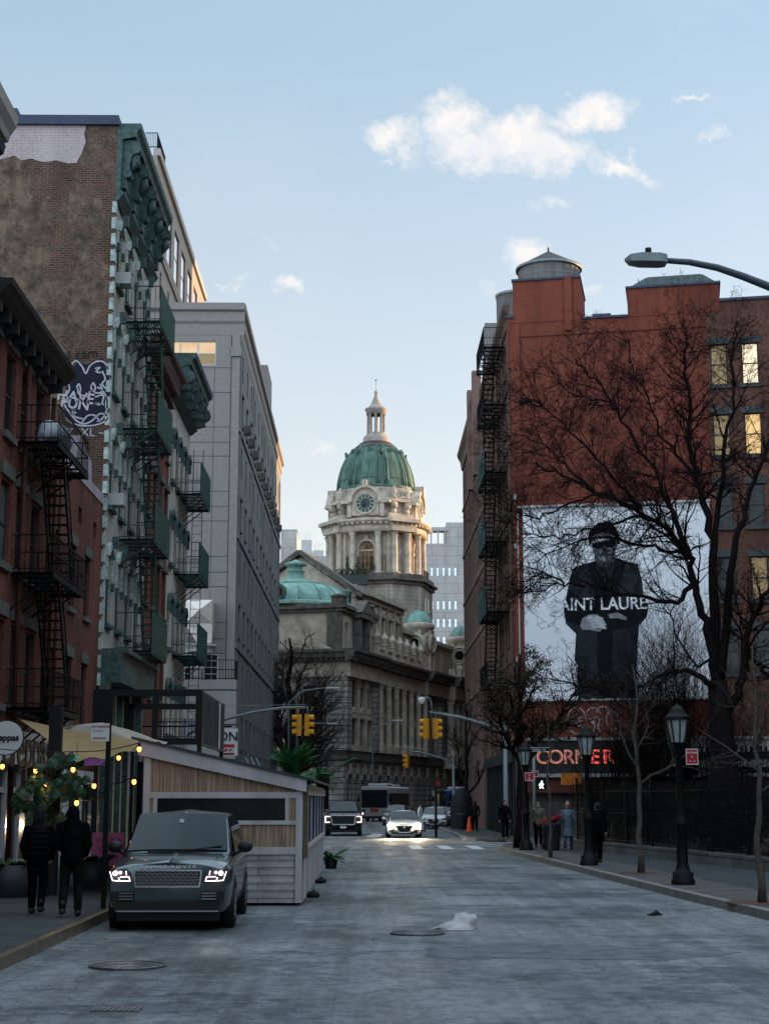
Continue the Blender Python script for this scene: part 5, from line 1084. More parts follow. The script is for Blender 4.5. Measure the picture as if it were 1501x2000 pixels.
B_(q, 'clock_storey', 'limestone_plain')
q = TM()
for a in (0, 90, 180, 270):
    q.mark(); q.T = T4 @ Matrix.Rotation(R(a), 4, 'Z')
    arc = [(1.9*math.cos(math.pi*k/12), 42.3+1.95*math.sin(math.pi*k/12)) for k in range(13)]; arc2 = [(2.3*math.cos(math.pi*k/12), 42.3+2.35*math.sin(math.pi*k/12)) for k in range(13)]
    q.prism(arc+[(-1.9, 40.4), (1.9, 40.4)], 5, 6.36, lambda u, v, o: (o, u, v)); q.prism(arc2+list(reversed(arc)), 5, 6.75, lambda u, v, o: (o, u, v))
    for s_ in (-1, 1): q.box(5.2, s_*2.75-.75, 42.1, 6.6, s_*2.75+.75, 42.45); q.box(5.2, s_*2.3-.3, 40.2, 6.3, s_*2.3+.3, 42.1)
    q.box(5.5, -.32, 44.2, 7.0, .32, 45.3); q.tube([(6.4, 1.45*math.cos(t_), 42.05+1.45*math.sin(t_)) for t_ in [2*math.pi*k/28 for k in range(29)]], .16, 6, False)
    for s_ in (-1, 1): q.tube([(6.2, s_*(.5+j*.25), 40.9-.2*math.sin(j*math.pi/5)) for j in range(6)], .12, 5)
q.each('clock_surround', MATS['limestone_plain'], H, True)
ck = TM()
for a in (180, 270, 0, 90):
    ck.T = T4 @ Matrix.Rotation(R(a), 4, 'Z'); ck.cur = 0
    ck.prism([(1.32*math.cos(2*math.pi*k/28), 42.05+1.32*math.sin(2*math.pi*k/28)) for k in range(28)], 6.36, 6.42, lambda u, v, o: (o, u, v))
    ck.cur = 1
    for r1, r2, o in ((1.30, 1.22, 6.45), (.78, .72, 6.45)):
        n_ = 28; P = [(o, r*math.cos(2*math.pi*k/n_), 42.05+r*math.sin(2*math.pi*k/n_)) for r in (r1, r2) for k in range(n_)]; ck.add(P, [(k, (k+1) % n_, n_+(k+1) % n_, n_+k) for k in range(n_)])
    for k in range(12):
        an = 2*math.pi*k/12; ck.bar((6.45, -.84*math.sin(an), 42.05+.84*math.cos(an)), (6.45, -1.16*math.sin(an), 42.05+1.16*math.cos(an)), .13, .01, up=(1, 0, 0))
    ck.cur = 2
    ck.bar((6.49, 0, 42.05), (6.49, .9*math.sin(R(200)), 42.05+.9*math.cos(R(200))), .09, .02, up=(1, 0, 0)); ck.bar((6.49, 0, 42.05), (6.49, -.62*math.sin(R(130)), 42.05+.62*math.cos(R(130))), .12, .02, up=(1, 0, 0)); ck.bar((6.49, 0, 42.05), (6.49, -.4*math.sin(R(40)), 42.05+.4*math.cos(R(40))), .08, .02, up=(1, 0, 0))
B_(ck, 'clock_face', [mat('clock_dark', (.04, .06, .06), .4, 0), mat('clock_pale', (.34, .36, .32), .6, 0), MATS['black_ink']])
# dome
prof = [(5.55, 44.45), (5.55, 45.0), (5.42, 45.1), (5.36, 46.0), (5.15, 47.1), (4.8, 48.3), (4.3, 49.4), (3.65, 50.4), (2.9, 51.15), (2.3, 51.5)]
q = TM(); q.lathe(prof, n=64)
for k in range(8):
    for d in (-8.5, -4, 4, 8.5):
        a = 45*k+22.5+d; P = [pol(a, r+.04)+(z,) for r, z in prof[2:]]; q.tube(P, [.16]*5+[.13, .1, .08], 6)
    for d in (-14, 14):
        a = 45*k+d; P = [pol(a, r+.02)+(z,) for r, z in prof[3:8]]; q.tube(P, .07, 5)
    P = [pol(45*k+d, 5.33)+(46.05,) for d in range(-14, 15, 4)]; q.tube(P, .09, 5)
    x, y = pol(45*k, 3.55); q.T = T4 @ Matrix.Translation((x, y, 50.2)) @ Matrix.Rotation(R(45*k), 4, 'Z'); q.tube([(-.2, 0, .1), (.35, 0, .1)], .42, 12); q.tube([(.4, .25*math.cos(t_), .1+.25*math.sin(t_)) for t_ in [2*math.pi*j/12 for j in range(13)]], .07, 5, False)
    x, y = pol(45*k+22.5, 4.2); q.T = T4 @ Matrix.Translation((x, y, 49.6)) @ Matrix.Rotation(R(45*k+22.5), 4, 'Z'); q.tube([(-.1, 0, 0), (.1, 0, .7), (.3, 0, .8)], [.3, .22, .1], 7); q.T = T4
q.lathe([(5.62, 44.5), (5.7, 44.7), (5.62, 45.0)], n=64)
B_(q, 'dome', 'copper_dark')
q = TM(); q.lathe([(3.2, 51.0), (2.7, 51.5), (2.35, 51.6), (2.4, 51.8), (2.1, 51.95)], n=32); B_(q, 'dome_collar', mat('dark_copper_brown', (.07, .055, .05), .6, .3))
q = TM(); q.lathe([(1.85, 51.9), (1.85, 52.7), (1.62, 52.8), (1.62, 53.0), (1.35, 53.1), (1.3, 53.4), (.4, 53.4)], n=28)
for k in range(8): x, y = pol(45*k+10, 1.12); col(q, x, y, 53.35, 56.2, .2, 8)
q.lathe([(1.0, 56.15), (1.38, 56.15), (1.42, 56.6), (1.58, 56.75), (1.6, 57.0), (1.2, 57.2), (.8, 57.6), (.52, 58.2), (.32, 58.8), (.2, 59.2), (.28, 59.4), (.22, 59.7), (.03, 59.8)], n=24)
B_(q, 'lantern', mat('limestone_grey', (.30, .255, .225), .8, .3, scale=1)); q = TM(); q.tube([(0, 0, 59.7), (0, 0, 61.2)], .02, 5); q.sphere((0, 0, 61.3), .12); B_(q, 'finial', 'iron')
# terrace planting
TP = thing('terrace_planter', 'long dark planter box with clipped hedge on the terrace below the tower', 'planter', (-2.4+.307*33.5-.952*9, 170+.952*33.5+.307*9, 30.3))
q = MB(); q.box(-3.3, -.6, 0, .8, .6, 1.3); q.build('box', mat('dark_bronze', (.035, .05, .048), .6, .3), TP, local=True)
def leafball(mb, c, rx, ry, rz_, n, s_, rr):
    for _ in range(n):
        v = Vector((rr.gauss(0, 1), rr.gauss(0, 1), rr.gauss(0, 1))).normalized()*rr.uniform(.6, 1); p = Vector((c[0]+v.x*rx, c[1]+v.y*ry, c[2]+v.z*rz_)); a = Vector((rr.uniform(-1, 1), rr.uniform(-1, 1), rr.uniform(-1, 1)))*s_; b_ = Vector((rr.uniform(-1, 1), rr.uniform(-1, 1), rr.uniform(-1, 1)))*s_
        mb.add([p, p+a, p+b_], [(0, 1, 2)])
rr = random.Random(3); q = MB(); mat('hedge_green', (.028, .05, .03), .8, .5, scale=2)
for k in range(6): leafball(q, (-3.0+k*.7, 0, 1.7), .6, .6, .55, 150, .2, rr)
q.build('hedge', MATS['hedge_green'], TP, local=True)
cy0 = None
for i, (dx, dy) in enumerate(((.55, 0), (2.2, .4), (-.3, .6))):
    pt = T4 @ Vector((-6.9, (-1.1, .9, 2.4)[i], 32.2)); wpt = Vector((-2.4+.307*pt.x-.952*pt.y, 170+.952*pt.x+.307*pt.y, 32.2))
    if cy0 is None:
        cy0 = thing('potted_cypress', '', 'potted plant', wpt, group='potted cypresses on the tower terrace'); q = MB(); q.lathe([(.25, 0), (.35, .45), (.3, .45)], n=10); q.build('pot', MATS['stone_soot'], cy0, local=True)
        q = MB(); q.tube([(0, 0, .4), (0, 0, 1.6)], .04, 5)
        for k in range(9): leafball(q, (0, 0, .6+k*.2), .35-.03*k, .35-.03*k, .2, 40, .12, rr)
        q.build('foliage', MATS['hedge_green'], cy0, local=True); c_ = cy0
    else: c_ = copy_tree(cy0); c_.location = wpt
    c_['label'] = ('potted cypress right of the tall arched tower window', 'potted cypress left of the tall arched tower window', 'potted cypress nearest the clipped hedge on the terrace')[i]
# ---------------------------------------------------------------- far towers
bricks('far_concrete', (.40, .37, .36), (.37, .345, .335), (.28, .26, .25), bw=6, bh=2.2, ms=.08, bump=0, stain=.12)
def tower(name, label, x0, y0, x1, y1, z, wins, m='far_concrete', ww_=1.5, wh=2.6, step=4.2, cstep=4.3, extra=None):
    th = thing(name, label, 'building', ((x0+x1)/2, (y0+y1)/2, 0)); mb = MB(); Wf_ = Wall(th, mb, (x0, y0), (x1, y0), 0, z, rev=.6)
    n_ = int((x1-x0-2)/cstep); zz = z-6
    if wins:
        rows_ = 0
        while zz > 20 and rows_ < 11:
            for k in range(n_): Wf_.win(1.8+cstep*(k+.5), zz, ww_, wh, 'plain', gm=MATS['glass_sky'], inset=.3)
            zz -= step*(1.0 if rows_ else 1.9); rows_ += 1
    Wf_.finish(); Wall(th, mb, (x1, y0), (x1, y1), 0, z).finish(); Wall(th, mb, (x0, y1), (x0, y0), 0, z).finish(); mb.box(x0, y0+.1, z-.5, x1, y1, z-.1); mb.build('wall', MATS[m], th); return th, Wf_
tw, W_ = tower('court_tower', 'pale concrete tower block with columns of small windows, far right behind the domed building', 12.5, 350, 22.2, 372, 58.5, True, ww_=.6, wh=2.0, step=4.1, cstep=1.35)
th2 = MB(); W_.bx(th2, 0, 58.5, 6.2, 60, -2, 0)
for k in range(4): W_.bx(th2, .6+k*1.6, 60, .9+k*1.6, 63, -.6, 0)
W_.bx(th2, 0, 63, 6.5, 63.8, -3, .2); W_.bx(th2, 5.9, 58.5, 12.4, 65, -14, -.2); th2.build('penthouse', MATS['far_concrete'], tw)
t_ = MB(); t_.box(22.3, 352, 0, 26, 375, 64); t_.build('rear_shaft', MATS['far_concrete'], tw)
tb, W_ = tower('tower_block', 'pale tower with a sunlit right flank, leftmost of the far roofs beyond the copper dome', -21.5, 380, -17.5, 392, 68.5, False)
tc_, W_ = tower('tower_block', 'grey slab with dark vertical strips and rooftop plant, just left of the clock tower', -16.0, 372, -9.0, 392, 60.5, False)
q = MB()
for u in (1.4, 3.4, 5.0, 6.4): W_.bx(q, u-.25, 20, u+.25, 58.5, 0, .05)
q.build('window_strip', MATS['glass_dark'], tc_)
q = MB(); W_.bx(q, 0, 60.5, 2.6, 64.5, -4, -.2); W_.bx(q, 2.8, 60.5, 5.5, 62, -4, -.5)
for k in range(12): W_.bx(q, .4+k*.4, 64.5 if k < 5 else 62, .46+k*.4, 66.3 if k < 5 else 64, -1, -.95)
q.build('rooftop_plant', MATS['white_paint'], tc_)
# ================================================================ dining shed
S = thing('dining_shed', 'white-framed outdoor dining shed clad in reed panels, standing in the parking lane', 'dining shed', (-2.8, 38, 0))
X0, X1, Y0, Y1 = -4.38, -1.25, 30.8, 45.8; ZL, ZR = 3.18, 2.42
mat('shed_white', (.44, .42, .425), .75, .28, scale=1.6, stretch=(1, 1, .4), bump=.15, bscale=20); mat('black_base', (.012, .012, .013), .8, .2)
def reed():
    m = mat('reed_matting', (.36, .25, .175), .9, .55, scale=1.0, stretch=(46, 46, 1.1), col2=(.075, .05, .036), bump=.8, bscale=1.4); return m
reed()
def zt(x): return ZL+(ZR-ZL)*(x-X0)/(X1-X0)
q = MB(); q.box(X0, Y0, .06, X1, Y0+.06, .98)
for k in range(6): q.box(X0, Y0-.012, .12+k*.145, X1-.12, Y0, .245+k*.145)
q.box(-2.60, Y0-.03, .06, -2.5, Y0, .98); q.build('plank_wall', bricks('white_planks', (.45, .43, .435), (.38, .365, .37), (.12, .115, .115), bw=1.4, bh=.145, ms=.008, bump=.7, stain=.34, stain_scale=1.1), S)
q = MB(); q.box(X0, Y0-.05, .98, X1, Y0+.05, 1.12)
for x in (X0, X1-.13): q.box(x, Y0-.06, .06, x+.13, Y0+.07, zt(x+.06)-.05)
q.box(X0+.13, Y0-.05, 1.55, X1-.13, Y0+.05, 1.63) ; q.box(X0+.13, Y0-.05, 2.06, X1-.13, Y0+.04, 2.18); q.box(X0+.2, Y0-.045, 1.63, X0+.28, Y0+.04, 2.06); q.box(X1-.34, Y0-.045, 1.63, X1-.27, Y0+.04, 2.06)
q.prism([(X0-.12, ZL-.28), (X1+.08, ZR-.24), (X1+.08, ZR), (X0-.12, ZL)], Y0-.12, Y0-.04, lambda u, v, w_: (u, w_, v)); q.build('frame', MATS['shed_white'], S)
q = MB(); q.prism([(X0+.13, 2.18), (X1-.13, 2.18), (X1-.13, zt(X1)-.22), (X0+.13, zt(X0)-.26)], Y0-.02, Y0+.02, lambda u, v, w_: (u, w_, v)); q.box(X0+.13, Y0-.02, 1.12, X1-.13, Y0+.02, 1.55); q.box(X1-.27, Y0-.02, 1.63, X1-.13, Y0+.02, 2.06); q.box(X0+.13, Y0-.02, 1.63, X0+.2, Y0+.02, 2.06)
q.build('reed_panel', MATS['reed_matting'], S)
q = MB(); q.box(X0+.28, Y0-.005, 1.63, X1-.34, Y0+.005, 2.06); q.build('window_film', mat('vinyl_window', (.006, .009, .010), .25, .4, scale=1.5, spec=.15, bump=.2, bscale=3), S)
q = MB(); q.prism([(X0-.25, ZL+.03), (X1+.22, ZR-.03), (X1+.22, ZR+.02), (X0-.25, ZL+.08)], Y0-.16, Y1+.2, lambda u, v, w_: (u, w_, v)); q.build('roof', mat('dark_felt', (.035, .05, .06), .5, .4, scale=3), S)
q = MB(); q.prism([(X0, 2.2), (X1, 2.2), (X1, zt(X1)-.1), (X0, zt(X0)-.1)], Y1-.06, Y1, lambda u, v, w_: (u, w_, v)); q.box(X0, Y1-.06, .06, X1, Y1, 2.2); q.box(X0, Y0, .06, X0+.05, Y1, ZL-.05)
q.build('rear_wall', MATS['shed_white'], S)
q = MB()
for k in range(7):
    y = Y0+.3+k*2.3; q.box(X1-.1, y, .06, X1+.02, y+.14, zt(X1)-.06)
    if k < 6: q.box(X1-.06, y+.14, .06, X1-.0, y+2.3, 1.02); q.box(X1-.08, y+.14, 1.02, X1+.05, y+2.3, 1.1); q.box(X1+.0, y+.5+.3*(k % 2), .1, X1+.05, y+.62+.3*(k % 2), 1.0)
q.box(X1-.06, Y0+.3, zt(X1)-.3, X1+.05, Y1, zt(X1)-.08)
q.build('side_frame', MATS['shed_white'], S)
q = MB(); n_ = 60
vs = []; 
for k in range(n_+1):
    y = Y0+.45+(Y1-Y0-.8)*k/n_; x = X1-.03+.035*math.sin(k*1.9)
    vs += [(x, y, 1.1), (x+.01*math.sin(k), y, 2.14)]
q.add(vs, [(2*i, 2*i+2, 2*i+3, 2*i+1) for i in range(n_)]); q.build('blue_plastic_sheet', mat('blue_plastic', (.012, .035, .10), .18, .3, scale=4, spec=.8), S)
q = MB(); q.box(X1-.02, Y0+.08, .9, X1+.1, Y0+.3, 2.3); q.build('rolled_curtain', mat('curtain_brown', (.13, .09, .06), .8, .3, scale=6, stretch=(1, 1, .2)), S)
q = MB(); q.box(X0+.1, Y0+.08, 0, X1-.12, Y1-.1, .06); q.build('floor_frame', MATS['black_base'], S)
for i, y in enumerate((33.4, 38.9)):
    t = MB(); t.lathe([(.10, 0), (.14, .02), (.15, .06), (.11, .11), (.04, .13)], (X1+.13, y, 0), 9); t.tube([(X1+.13, y, .11), (X1+.16, y, .16)], .03, 5)
    tag(t.build('sandbag', MATS['black_base']), ('black weight by the road side of the dining shed, the nearer one', 'black weight by the road side of the dining shed, the farther one')[i], 'weight', 'weights along the dining shed')
# palms and ferns on the far end of the shed roof
mat('fern_green', (.028, .12, .03), .6, .5, scale=5); mat('leaf_green', (.022, .065, .022), .55, .5, scale=6)
def frond(mb, p, d, ln, droop, rr, wd=.09):
    P = [Vector(p)]; v = Vector(d).normalized()
    for k in range(10): v = (v+Vector((0, 0, -droop))).normalized(); P.append(P[-1]+v*ln/10)
    mb.tube(P, [.012]*10+[.004], 4, False)
    for k in range(1, 11):
        for sub in (0, .5):
            q_ = P[k-1].lerp(P[k], sub); t_ = (P[k]-P[k-1]).normalized(); s_ = t_.cross(Vector((0, 0, 1)))
            if s_.length < .1: s_ = Vector((1, 0, 0))
            s_.normalize(); l_ = ln*.27*math.sin(math.pi*min(.97, (k+sub)/11.5+.08))
            for sg in (-1, 1):
                e = q_+(s_*sg*.9+t_*.6+Vector((0, 0, -.25)))*l_; m_ = (q_+e)/2+t_*wd*.25
                mb.add([q_, m_, e, (q_+e)/2-t_*wd*.25], [(0, 1, 2, 3)])
def palm(loc, n, ln, label, name='potted_palm', cat='potted plant', m='fern_green', up=1.3, seed=1, pot=.22):
    th = thing(name, label, cat, loc); q = MB(); q.lathe([(pot*.7, 0), (pot, pot*1.5), (pot*.85, pot*1.5)], n=12); q.build('pot', MATS['black_base'], th, local=True); r_ = random.Random(seed); q = MB()
    for k in range(n):
        a = r_.uniform(0, 6.28); frond(q, (0, 0, pot*1.3), (math.cos(a), math.sin(a), up*r_.uniform(.6, 2.2)), ln*r_.uniform(.7, 1.1), r_.uniform(.06, .2), r_)
    q.build('fronds', MATS[m], th, local=True); return th
palm((-2.05, 43.2, 2.35), 34, 1.15, 'bushy green palm on the roof of the dining shed, under the left traffic signal', seed=2, up=3.2, pot=.16)
palm((-1.25, 44.6, 2.3), 9, 1.2, 'smaller fern leaning over the road side of the dining shed roof', seed=5, up=.7)
palm((-1.05, 47.0, .0), 14, .6, 'low weedy plant at the far foot of the dining shed', seed=9, up=.8, name='potted_fern')
t = MB()
for k in range(3): t.bar((-3.05+k*.14, 42, 2.7), (-3.25+k*.14, 42, 3.15), .07, .02)
t.box(-3.1, 41.9, 2.66, -2.7, 42.1, 2.75)
tag(t.build('folded_chair', mat('pale_green', (.32, .42, .36), .6, .2)), 'pale slatted folded chair lying on the dining shed roof', 'chair')
# ---------------------------------------------------------------- black steel frame on the pavement
Fm = thing('steel_frame', 'black boxy steel frame canopy raised over the pavement behind the shade sail', 'canopy frame', (-7, 53.5, 0))
mat('black_steel', (.008, .009, .010), .6, .2); mat('slate_cladding', (.045, .055, .06), .6, .3, scale=2)
q = MB(); xa, xb, ya, yb, za, zb = -8.75, -5.25, 49.6, 57.4, 3.75, 5.5
for (a, b_) in (((xa, za), (xb, za+.2)), ((xa, zb-.2), (xb, zb)), ((xa, za+.2), (xa+.65, zb-.2)), ((xb-.22, za+.2), (xb, zb-.2)), ((xb-1.6, za+.2), (xb-1.42, zb-.2))): q.box(a[0], ya, a[1], b_[0], ya+.25, b_[1])
for y in (ya+.25, ya+3.7, yb-.25): q.box(xb-.2, y, za, xb, y+.25, zb-.2)
for x in (xa+.1, xb-.15): q.box(x, ya+.02, .15, x+.14, ya+.16, za); q.box(x, yb-.2, .15, x+.14, yb-.06, za)
q.box(xa, yb-.25, za, xa+.2, yb, zb); q.box(xa, yb-.25, zb-.2, xb, yb, zb); q.box(xa, ya+.25, za, xa+.15, yb-.25, za+.15)
q.build('frame', MATS['black_steel'], Fm)
q = MB(); q.box(xb-.12, ya+.26, za, xb-.02, yb-.26, zb-.02)
for k in range(14): q.box(xb-.02, ya+.4+k*.53, za+.05, xb+.01, ya+.46+k*.53, zb-.1)
q.build('side_cladding', MATS['slate_cladding'], Fm)
q = MB(); q.box(xb-.0, yb-2.2, za+.05, xb+.03, yb-1.9, zb-.1); q.build('white_strip', MATS['white_paint'], Fm)
q = MB()
for k in range(12): q.tube([(xb-1.35+.095*k+.04*math.cos(t_), ya+.1, za+.78+.05*math.sin(t_)) for t_ in [math.pi*j/6 for j in range(13)]], .008, 4, False)
q.box(xb-1.42, ya+.08, za+.7, xb-.2, ya+.12, za+.73); q.box(xb-1.42, ya+.1, za+.25, xb-.2, ya+.13, za+.27)
for k in range(11): q.box(xb-1.35+k*.1, ya+.1, za+.2, xb-1.33+k*.1, ya+.12, za+.72)
q.bar((xb-.9, ya+.3, zb-.25), (xb-.25, ya+.3, za+.9), .015); q.build('scroll_railing', MATS['black_steel'], Fm)
# blade sign
BS = thing('blade_sign', 'white and red shop blade sign reading ON and zza beyond the dining shed', 'sign', (-5.2, 58.5, 4.2))
q = MB(); q.box(-5.6, 60.0, 3.68, -4.97, 60.1, 4.72); q.build('panel', MATS['white_sign'], BS)
q = MB(); q.box(-5.6, 59.985, 3.72, -5.08, 60.0, 4.12); q.build('red_band', MATS['red_sign'], BS); q = MB(); q.bar((-9, 60.05, 4.8), (-5.2, 60.05, 4.8), .06); q.box(-5.4, 60.02, 4.72, -5.36, 60.06, 4.8); q.box(-9.2, 60.05, 4.8, -9.0, 60.05+.2, 4.9); q.build('bracket', MATS['iron'], BS)
text('ON', .50, MATS['black_ink'], BS, (-5.34, 59.97, 4.40), (R(90), 0, 0), ext=.004, bold=.006); text('zza', .42, MATS['white_sign'], BS, (-5.32, 59.96, 3.92), (R(90), 0, 0), ext=.004, bold=.006)
# ---------------------------------------------------------------- shop front things
SG = thing('shop_sign', 'white shop fascia board with dark lettering above the near left shopfront', 'sign', (-8.8, 40, 3))
q = MB(); q.box(-8.92, 36.2, 2.9, -8.8, 44.0, 3.75); q.build('board', MATS['white_sign'], SG)
text('creppas', 1.5, MATS['black_ink'], SG, (-8.78, 40.6, 3.32), (R(90), 0, R(90)), ext=.01, bold=.02, sx=1.25)
RS = thing('round_sign', 'round white hanging sign reading reppas at the left edge', 'sign', (-8.3, 36, 3.5)); c = at(13, 1441, 36)
q = MB(); q.tube([(c.x, 35.97, c.z), (c.x, 36.05, c.z)], .385, 32); q.sm = [False]*len(q.sm); q.build('disc', MATS['white_sign'], RS)
q = MB(); q.tube([(c.x+.39*math.cos(t_), 36.0, c.z+.39*math.sin(t_)) for t_ in [2*math.pi*k/32 for k in range(33)]], .018, 6, False); q.bar((-9, 36, c.z+.2), (c.x-.3, 36, c.z+.2), .04); q.build('rim', MATS['black_metal'], RS)
text('creppas', .205, MATS['black_ink'], RS, (c.x-.02, 35.95, c.z), (R(90), 0, 0), ext=.004, bold=.006)
q = MB(); p = at(183, 1482, 47); q.box(p.x-.33, 47, p.z-.2, p.x+.33, 47.04, p.z+.2); PS = thing('pink_sign', 'small mauve shop sign hanging behind the parking sign pole', 'sign', (p.x, 47, p.z)); q.build('panel', mat('mauve', (.38, .13, .36), .6, .1), PS); text('Birdies', .2, MATS['black_ink'], PS, (p.x, 46.97, p.z+.07), (R(90), 0, 0), ext=.003); q = MB(); q.bar((-9.05, 47.02, p.z+.23), (p.x+.33, 47.02, p.z+.23), .03); q.build('bracket', MATS['iron'], PS)
# pink A-frame
AF = thing('sandwich_board', 'pink A-frame pavement sign with dark block lettering beside the parking sign pole', 'sandwich board', (-6.55, 40, .15))
q = MB(); q.prism([(-.43, .22), (.43, .22), (.40, 1.05), (-.40, 1.05)], -.015, .015, lambda u, v, w_: (u-6.55, 40+w_+(1.05-v)*-.25, v+.15)); q.prism([(-.43, .0), (.43, .0), (.40, 1.05), (-.40, 1.05)], -.015, .015, lambda u, v, w_: (u-6.55, 40.05+w_+(1.05-v)*.3, v+.15))
for x in (-.40, .37): q.bar((-6.55+x, 39.72, .15), (-6.55+x, 39.8, .5), .04)
q.build('panel', mat('pink_board', (.48, .13, .24), .6, .1), AF)
for s_, z in (('GRAB A', .98), ('CAFE', .76), ('DATES', .53)): text(s_, .15, mat('ink_purple', (.09, .03, .12), .6, 0), AF, (-6.53, 39.96-(1.20-z)*.25-.03, z+.03), (R(76), 0, 0), ext=.002, sx=1.1, sp=1.2)
# parking sign pole
PP = thing('parking_sign_pole', 'black post with a white no parking sign on the pavement by the shopfront', 'sign post', (-4.62, 27.9, .15))
q = MB(); q.box(-4.66, 27.86, .15, -4.58, 27.95, 3.36); q.build('pole', MATS['black_metal'], PP)
q = MB(); q.box(-4.92, 27.82, 3.06, -4.60, 27.84, 3.38); q.build('sign_plate', MATS['white_sign'], PP)
text('NO PARKING', .055, MATS['red_sign'], PP, (-4.76, 27.81, 3.32), (R(90), 0, 0), ext=.002, bold=.001); text('Anytime', .05, MATS['red_sign'], PP, (-4.80, 27.81, 3.25), (R(90), 0, 0), ext=.002); q = MB(); q.bar((-4.88, 27.812, 3.12), (-4.65, 27.812, 3.12), .014, .014); q.build('arrow', MATS['red_sign'], PP)
# shade sail
def sail(name, label, P, m, sag, seed=0):
    q = MB(); n_ = 16; q.smooth = True; vs = []
    for i in range(n_+1):
        for j in range(n_+1):
            u, v = i/n_, j/n_; p = P[0].lerp(P[1], u).lerp(P[3].lerp(P[2], u), v); s_ = math.sin(math.pi*u)*math.sin(math.pi*v); e = .35*math.sin(math.pi*u)*(1-math.sin(math.pi*v))
            vs.append(p+Vector((0, 0, -sag*s_-e*sag*.6+.04*math.sin(u*14+v*5)*v)))
    q.add(vs, [(i*(n_+1)+j, (i+1)*(n_+1)+j, (i+1)*(n_+1)+j+1, i*(n_+1)+j+1) for i in range(n_) for j in range(n_)]); o = q.build(name, m); tag(o, label, 'shade sail', 'shade sails over the pavement'); return o
sail('shade_sail', 'ochre shade sail stretched from the shopfront toward the dining shed', [at(35, 1403, 39), at(290, 1448, 34), at(285, 1458, 31.5), at(150, 1485, 31.5)], mat('ochre_cloth', (.27, .185, .085), .85, .15, scale=3), .25)
sail('shade_sail', 'pale sand shade sail behind the ochre one, reaching the shed roof corner', [at(100, 1425, 44), at(200, 1411, 42), at(328, 1450, 34), at(270, 1462, 33)], mat('sand_cloth', (.33, .285, .225), .85, .12, scale=3), -.15)
# string of bulbs
mat('bulb_glow', (1, .5, .2), .4, 0, emit=(1, .30, .05), estr=3.2)
bp_ = [(5, 1497, 30, 'lowest left bulb by the round sign'), (70, 1505, 31, 'bulb under the shop fascia board'), (143, 1503, 31, 'bulb under the teal paper lantern'), (272, 1463, 30.2, 'bulb at the top left corner of the dining shed'), (88, 1532, 31, 'bulb in the upper monstera leaves'), (184, 1535, 31.5, 'bulb left of the parking sign pole'), (262, 1527, 30.4, 'bulb in front of the left post of the dining shed'), (150, 1568, 29.5, 'bulb above the head of the right walker'), (103, 1620, 31, 'bulb between the two walkers'), (232, 1480, 33, 'pale bulb right of the parking sign pole')]
bulb0 = None
for i, (px, py, Y, lb) in enumerate(bp_):
    p = at(px, py, Y)
    if bulb0 is None:
        bulb0 = thing('light_bulb', '', 'light bulb', p, group='warm string light bulbs over the pavement'); q = MB(); q.sphere((0, 0, 0), .042, 10, sz=1.3); q.build('glass', MATS['bulb_glow'], bulb0, local=True); q = MB(); q.lathe([(.028, .04), (.03, .06), (.03, .11), (.005, .12)], n=8); q.build('socket', MATS['black_metal'], bulb0, local=True); b_ = bulb0
    else: b_ = copy_tree(bulb0); b_.location = p
    b_['label'] = 'glowing warm '+lb
def wire(P, name='light_string', label='', sag=.12):
    q = MB(); pts = []
    for i in range(len(P)-1):
        for j in range(8): t_ = j/8; p = P[i].lerp(P[i+1], t_); pts.append(p-Vector((0, 0, sag*4*t_*(1-t_))))
    pts.append(P[-1]); q.tube(pts, .009, 4, False); return tag(q.build(name, MATS['black_metal']), label, 'cable')
up = Vector((0, 0, .12)); bw_ = [at(a, b_, c_)+up for a, b_, c_, _ in bp_]
wire([at(-60, 1455, 30), at(150, 1468, 31), bw_[3]], label='upper black festoon cable from the left edge to the shed corner', sag=.05)
wire([bw_[0], bw_[1], bw_[2], at(205, 1490, 28), bw_[3]], label='second black festoon cable carrying bulbs under the sails'); wire([bw_[0], bw_[4], bw_[5], bw_[6]], label='third black festoon cable dipping through the leaves'); wire([bw_[8], bw_[7], at(205, 1545, 28), bw_[6]], label='lowest black festoon cable above the walkers')
for i, k in enumerate((1, 4, 7, 8)):
    ld = bpy.data.lights.new('bulb_light', 'POINT'); ld.energy = 1.2; ld.color = (1, .5, .2); ld.shadow_soft_size = .05; lo = bpy.data.objects.new('bulb_light', ld); COL.objects.link(lo); lo.location = bw_[k]-Vector((0, .15, .25))
# lantern
p = at(150, 1489, 32); LN = thing('paper_lantern', 'teal paper lantern hanging among the leaves under the shade sail', 'lantern', p); q = MB(); q.sphere((0, 0, 0), .16, 14, sz=.8); q.build('shade', mat('teal_paper', (.04, .28, .23), .6, .2), LN, local=True); q = MB()
for z in (-.06, 0, .06): q.lathe([(.162, z), (.165, z+.01)], n=14)
q.tube([(0, 0, .12), (0, 0, .4)], .006, 4); q.build('ribs', MATS['black_metal'], LN, local=True)
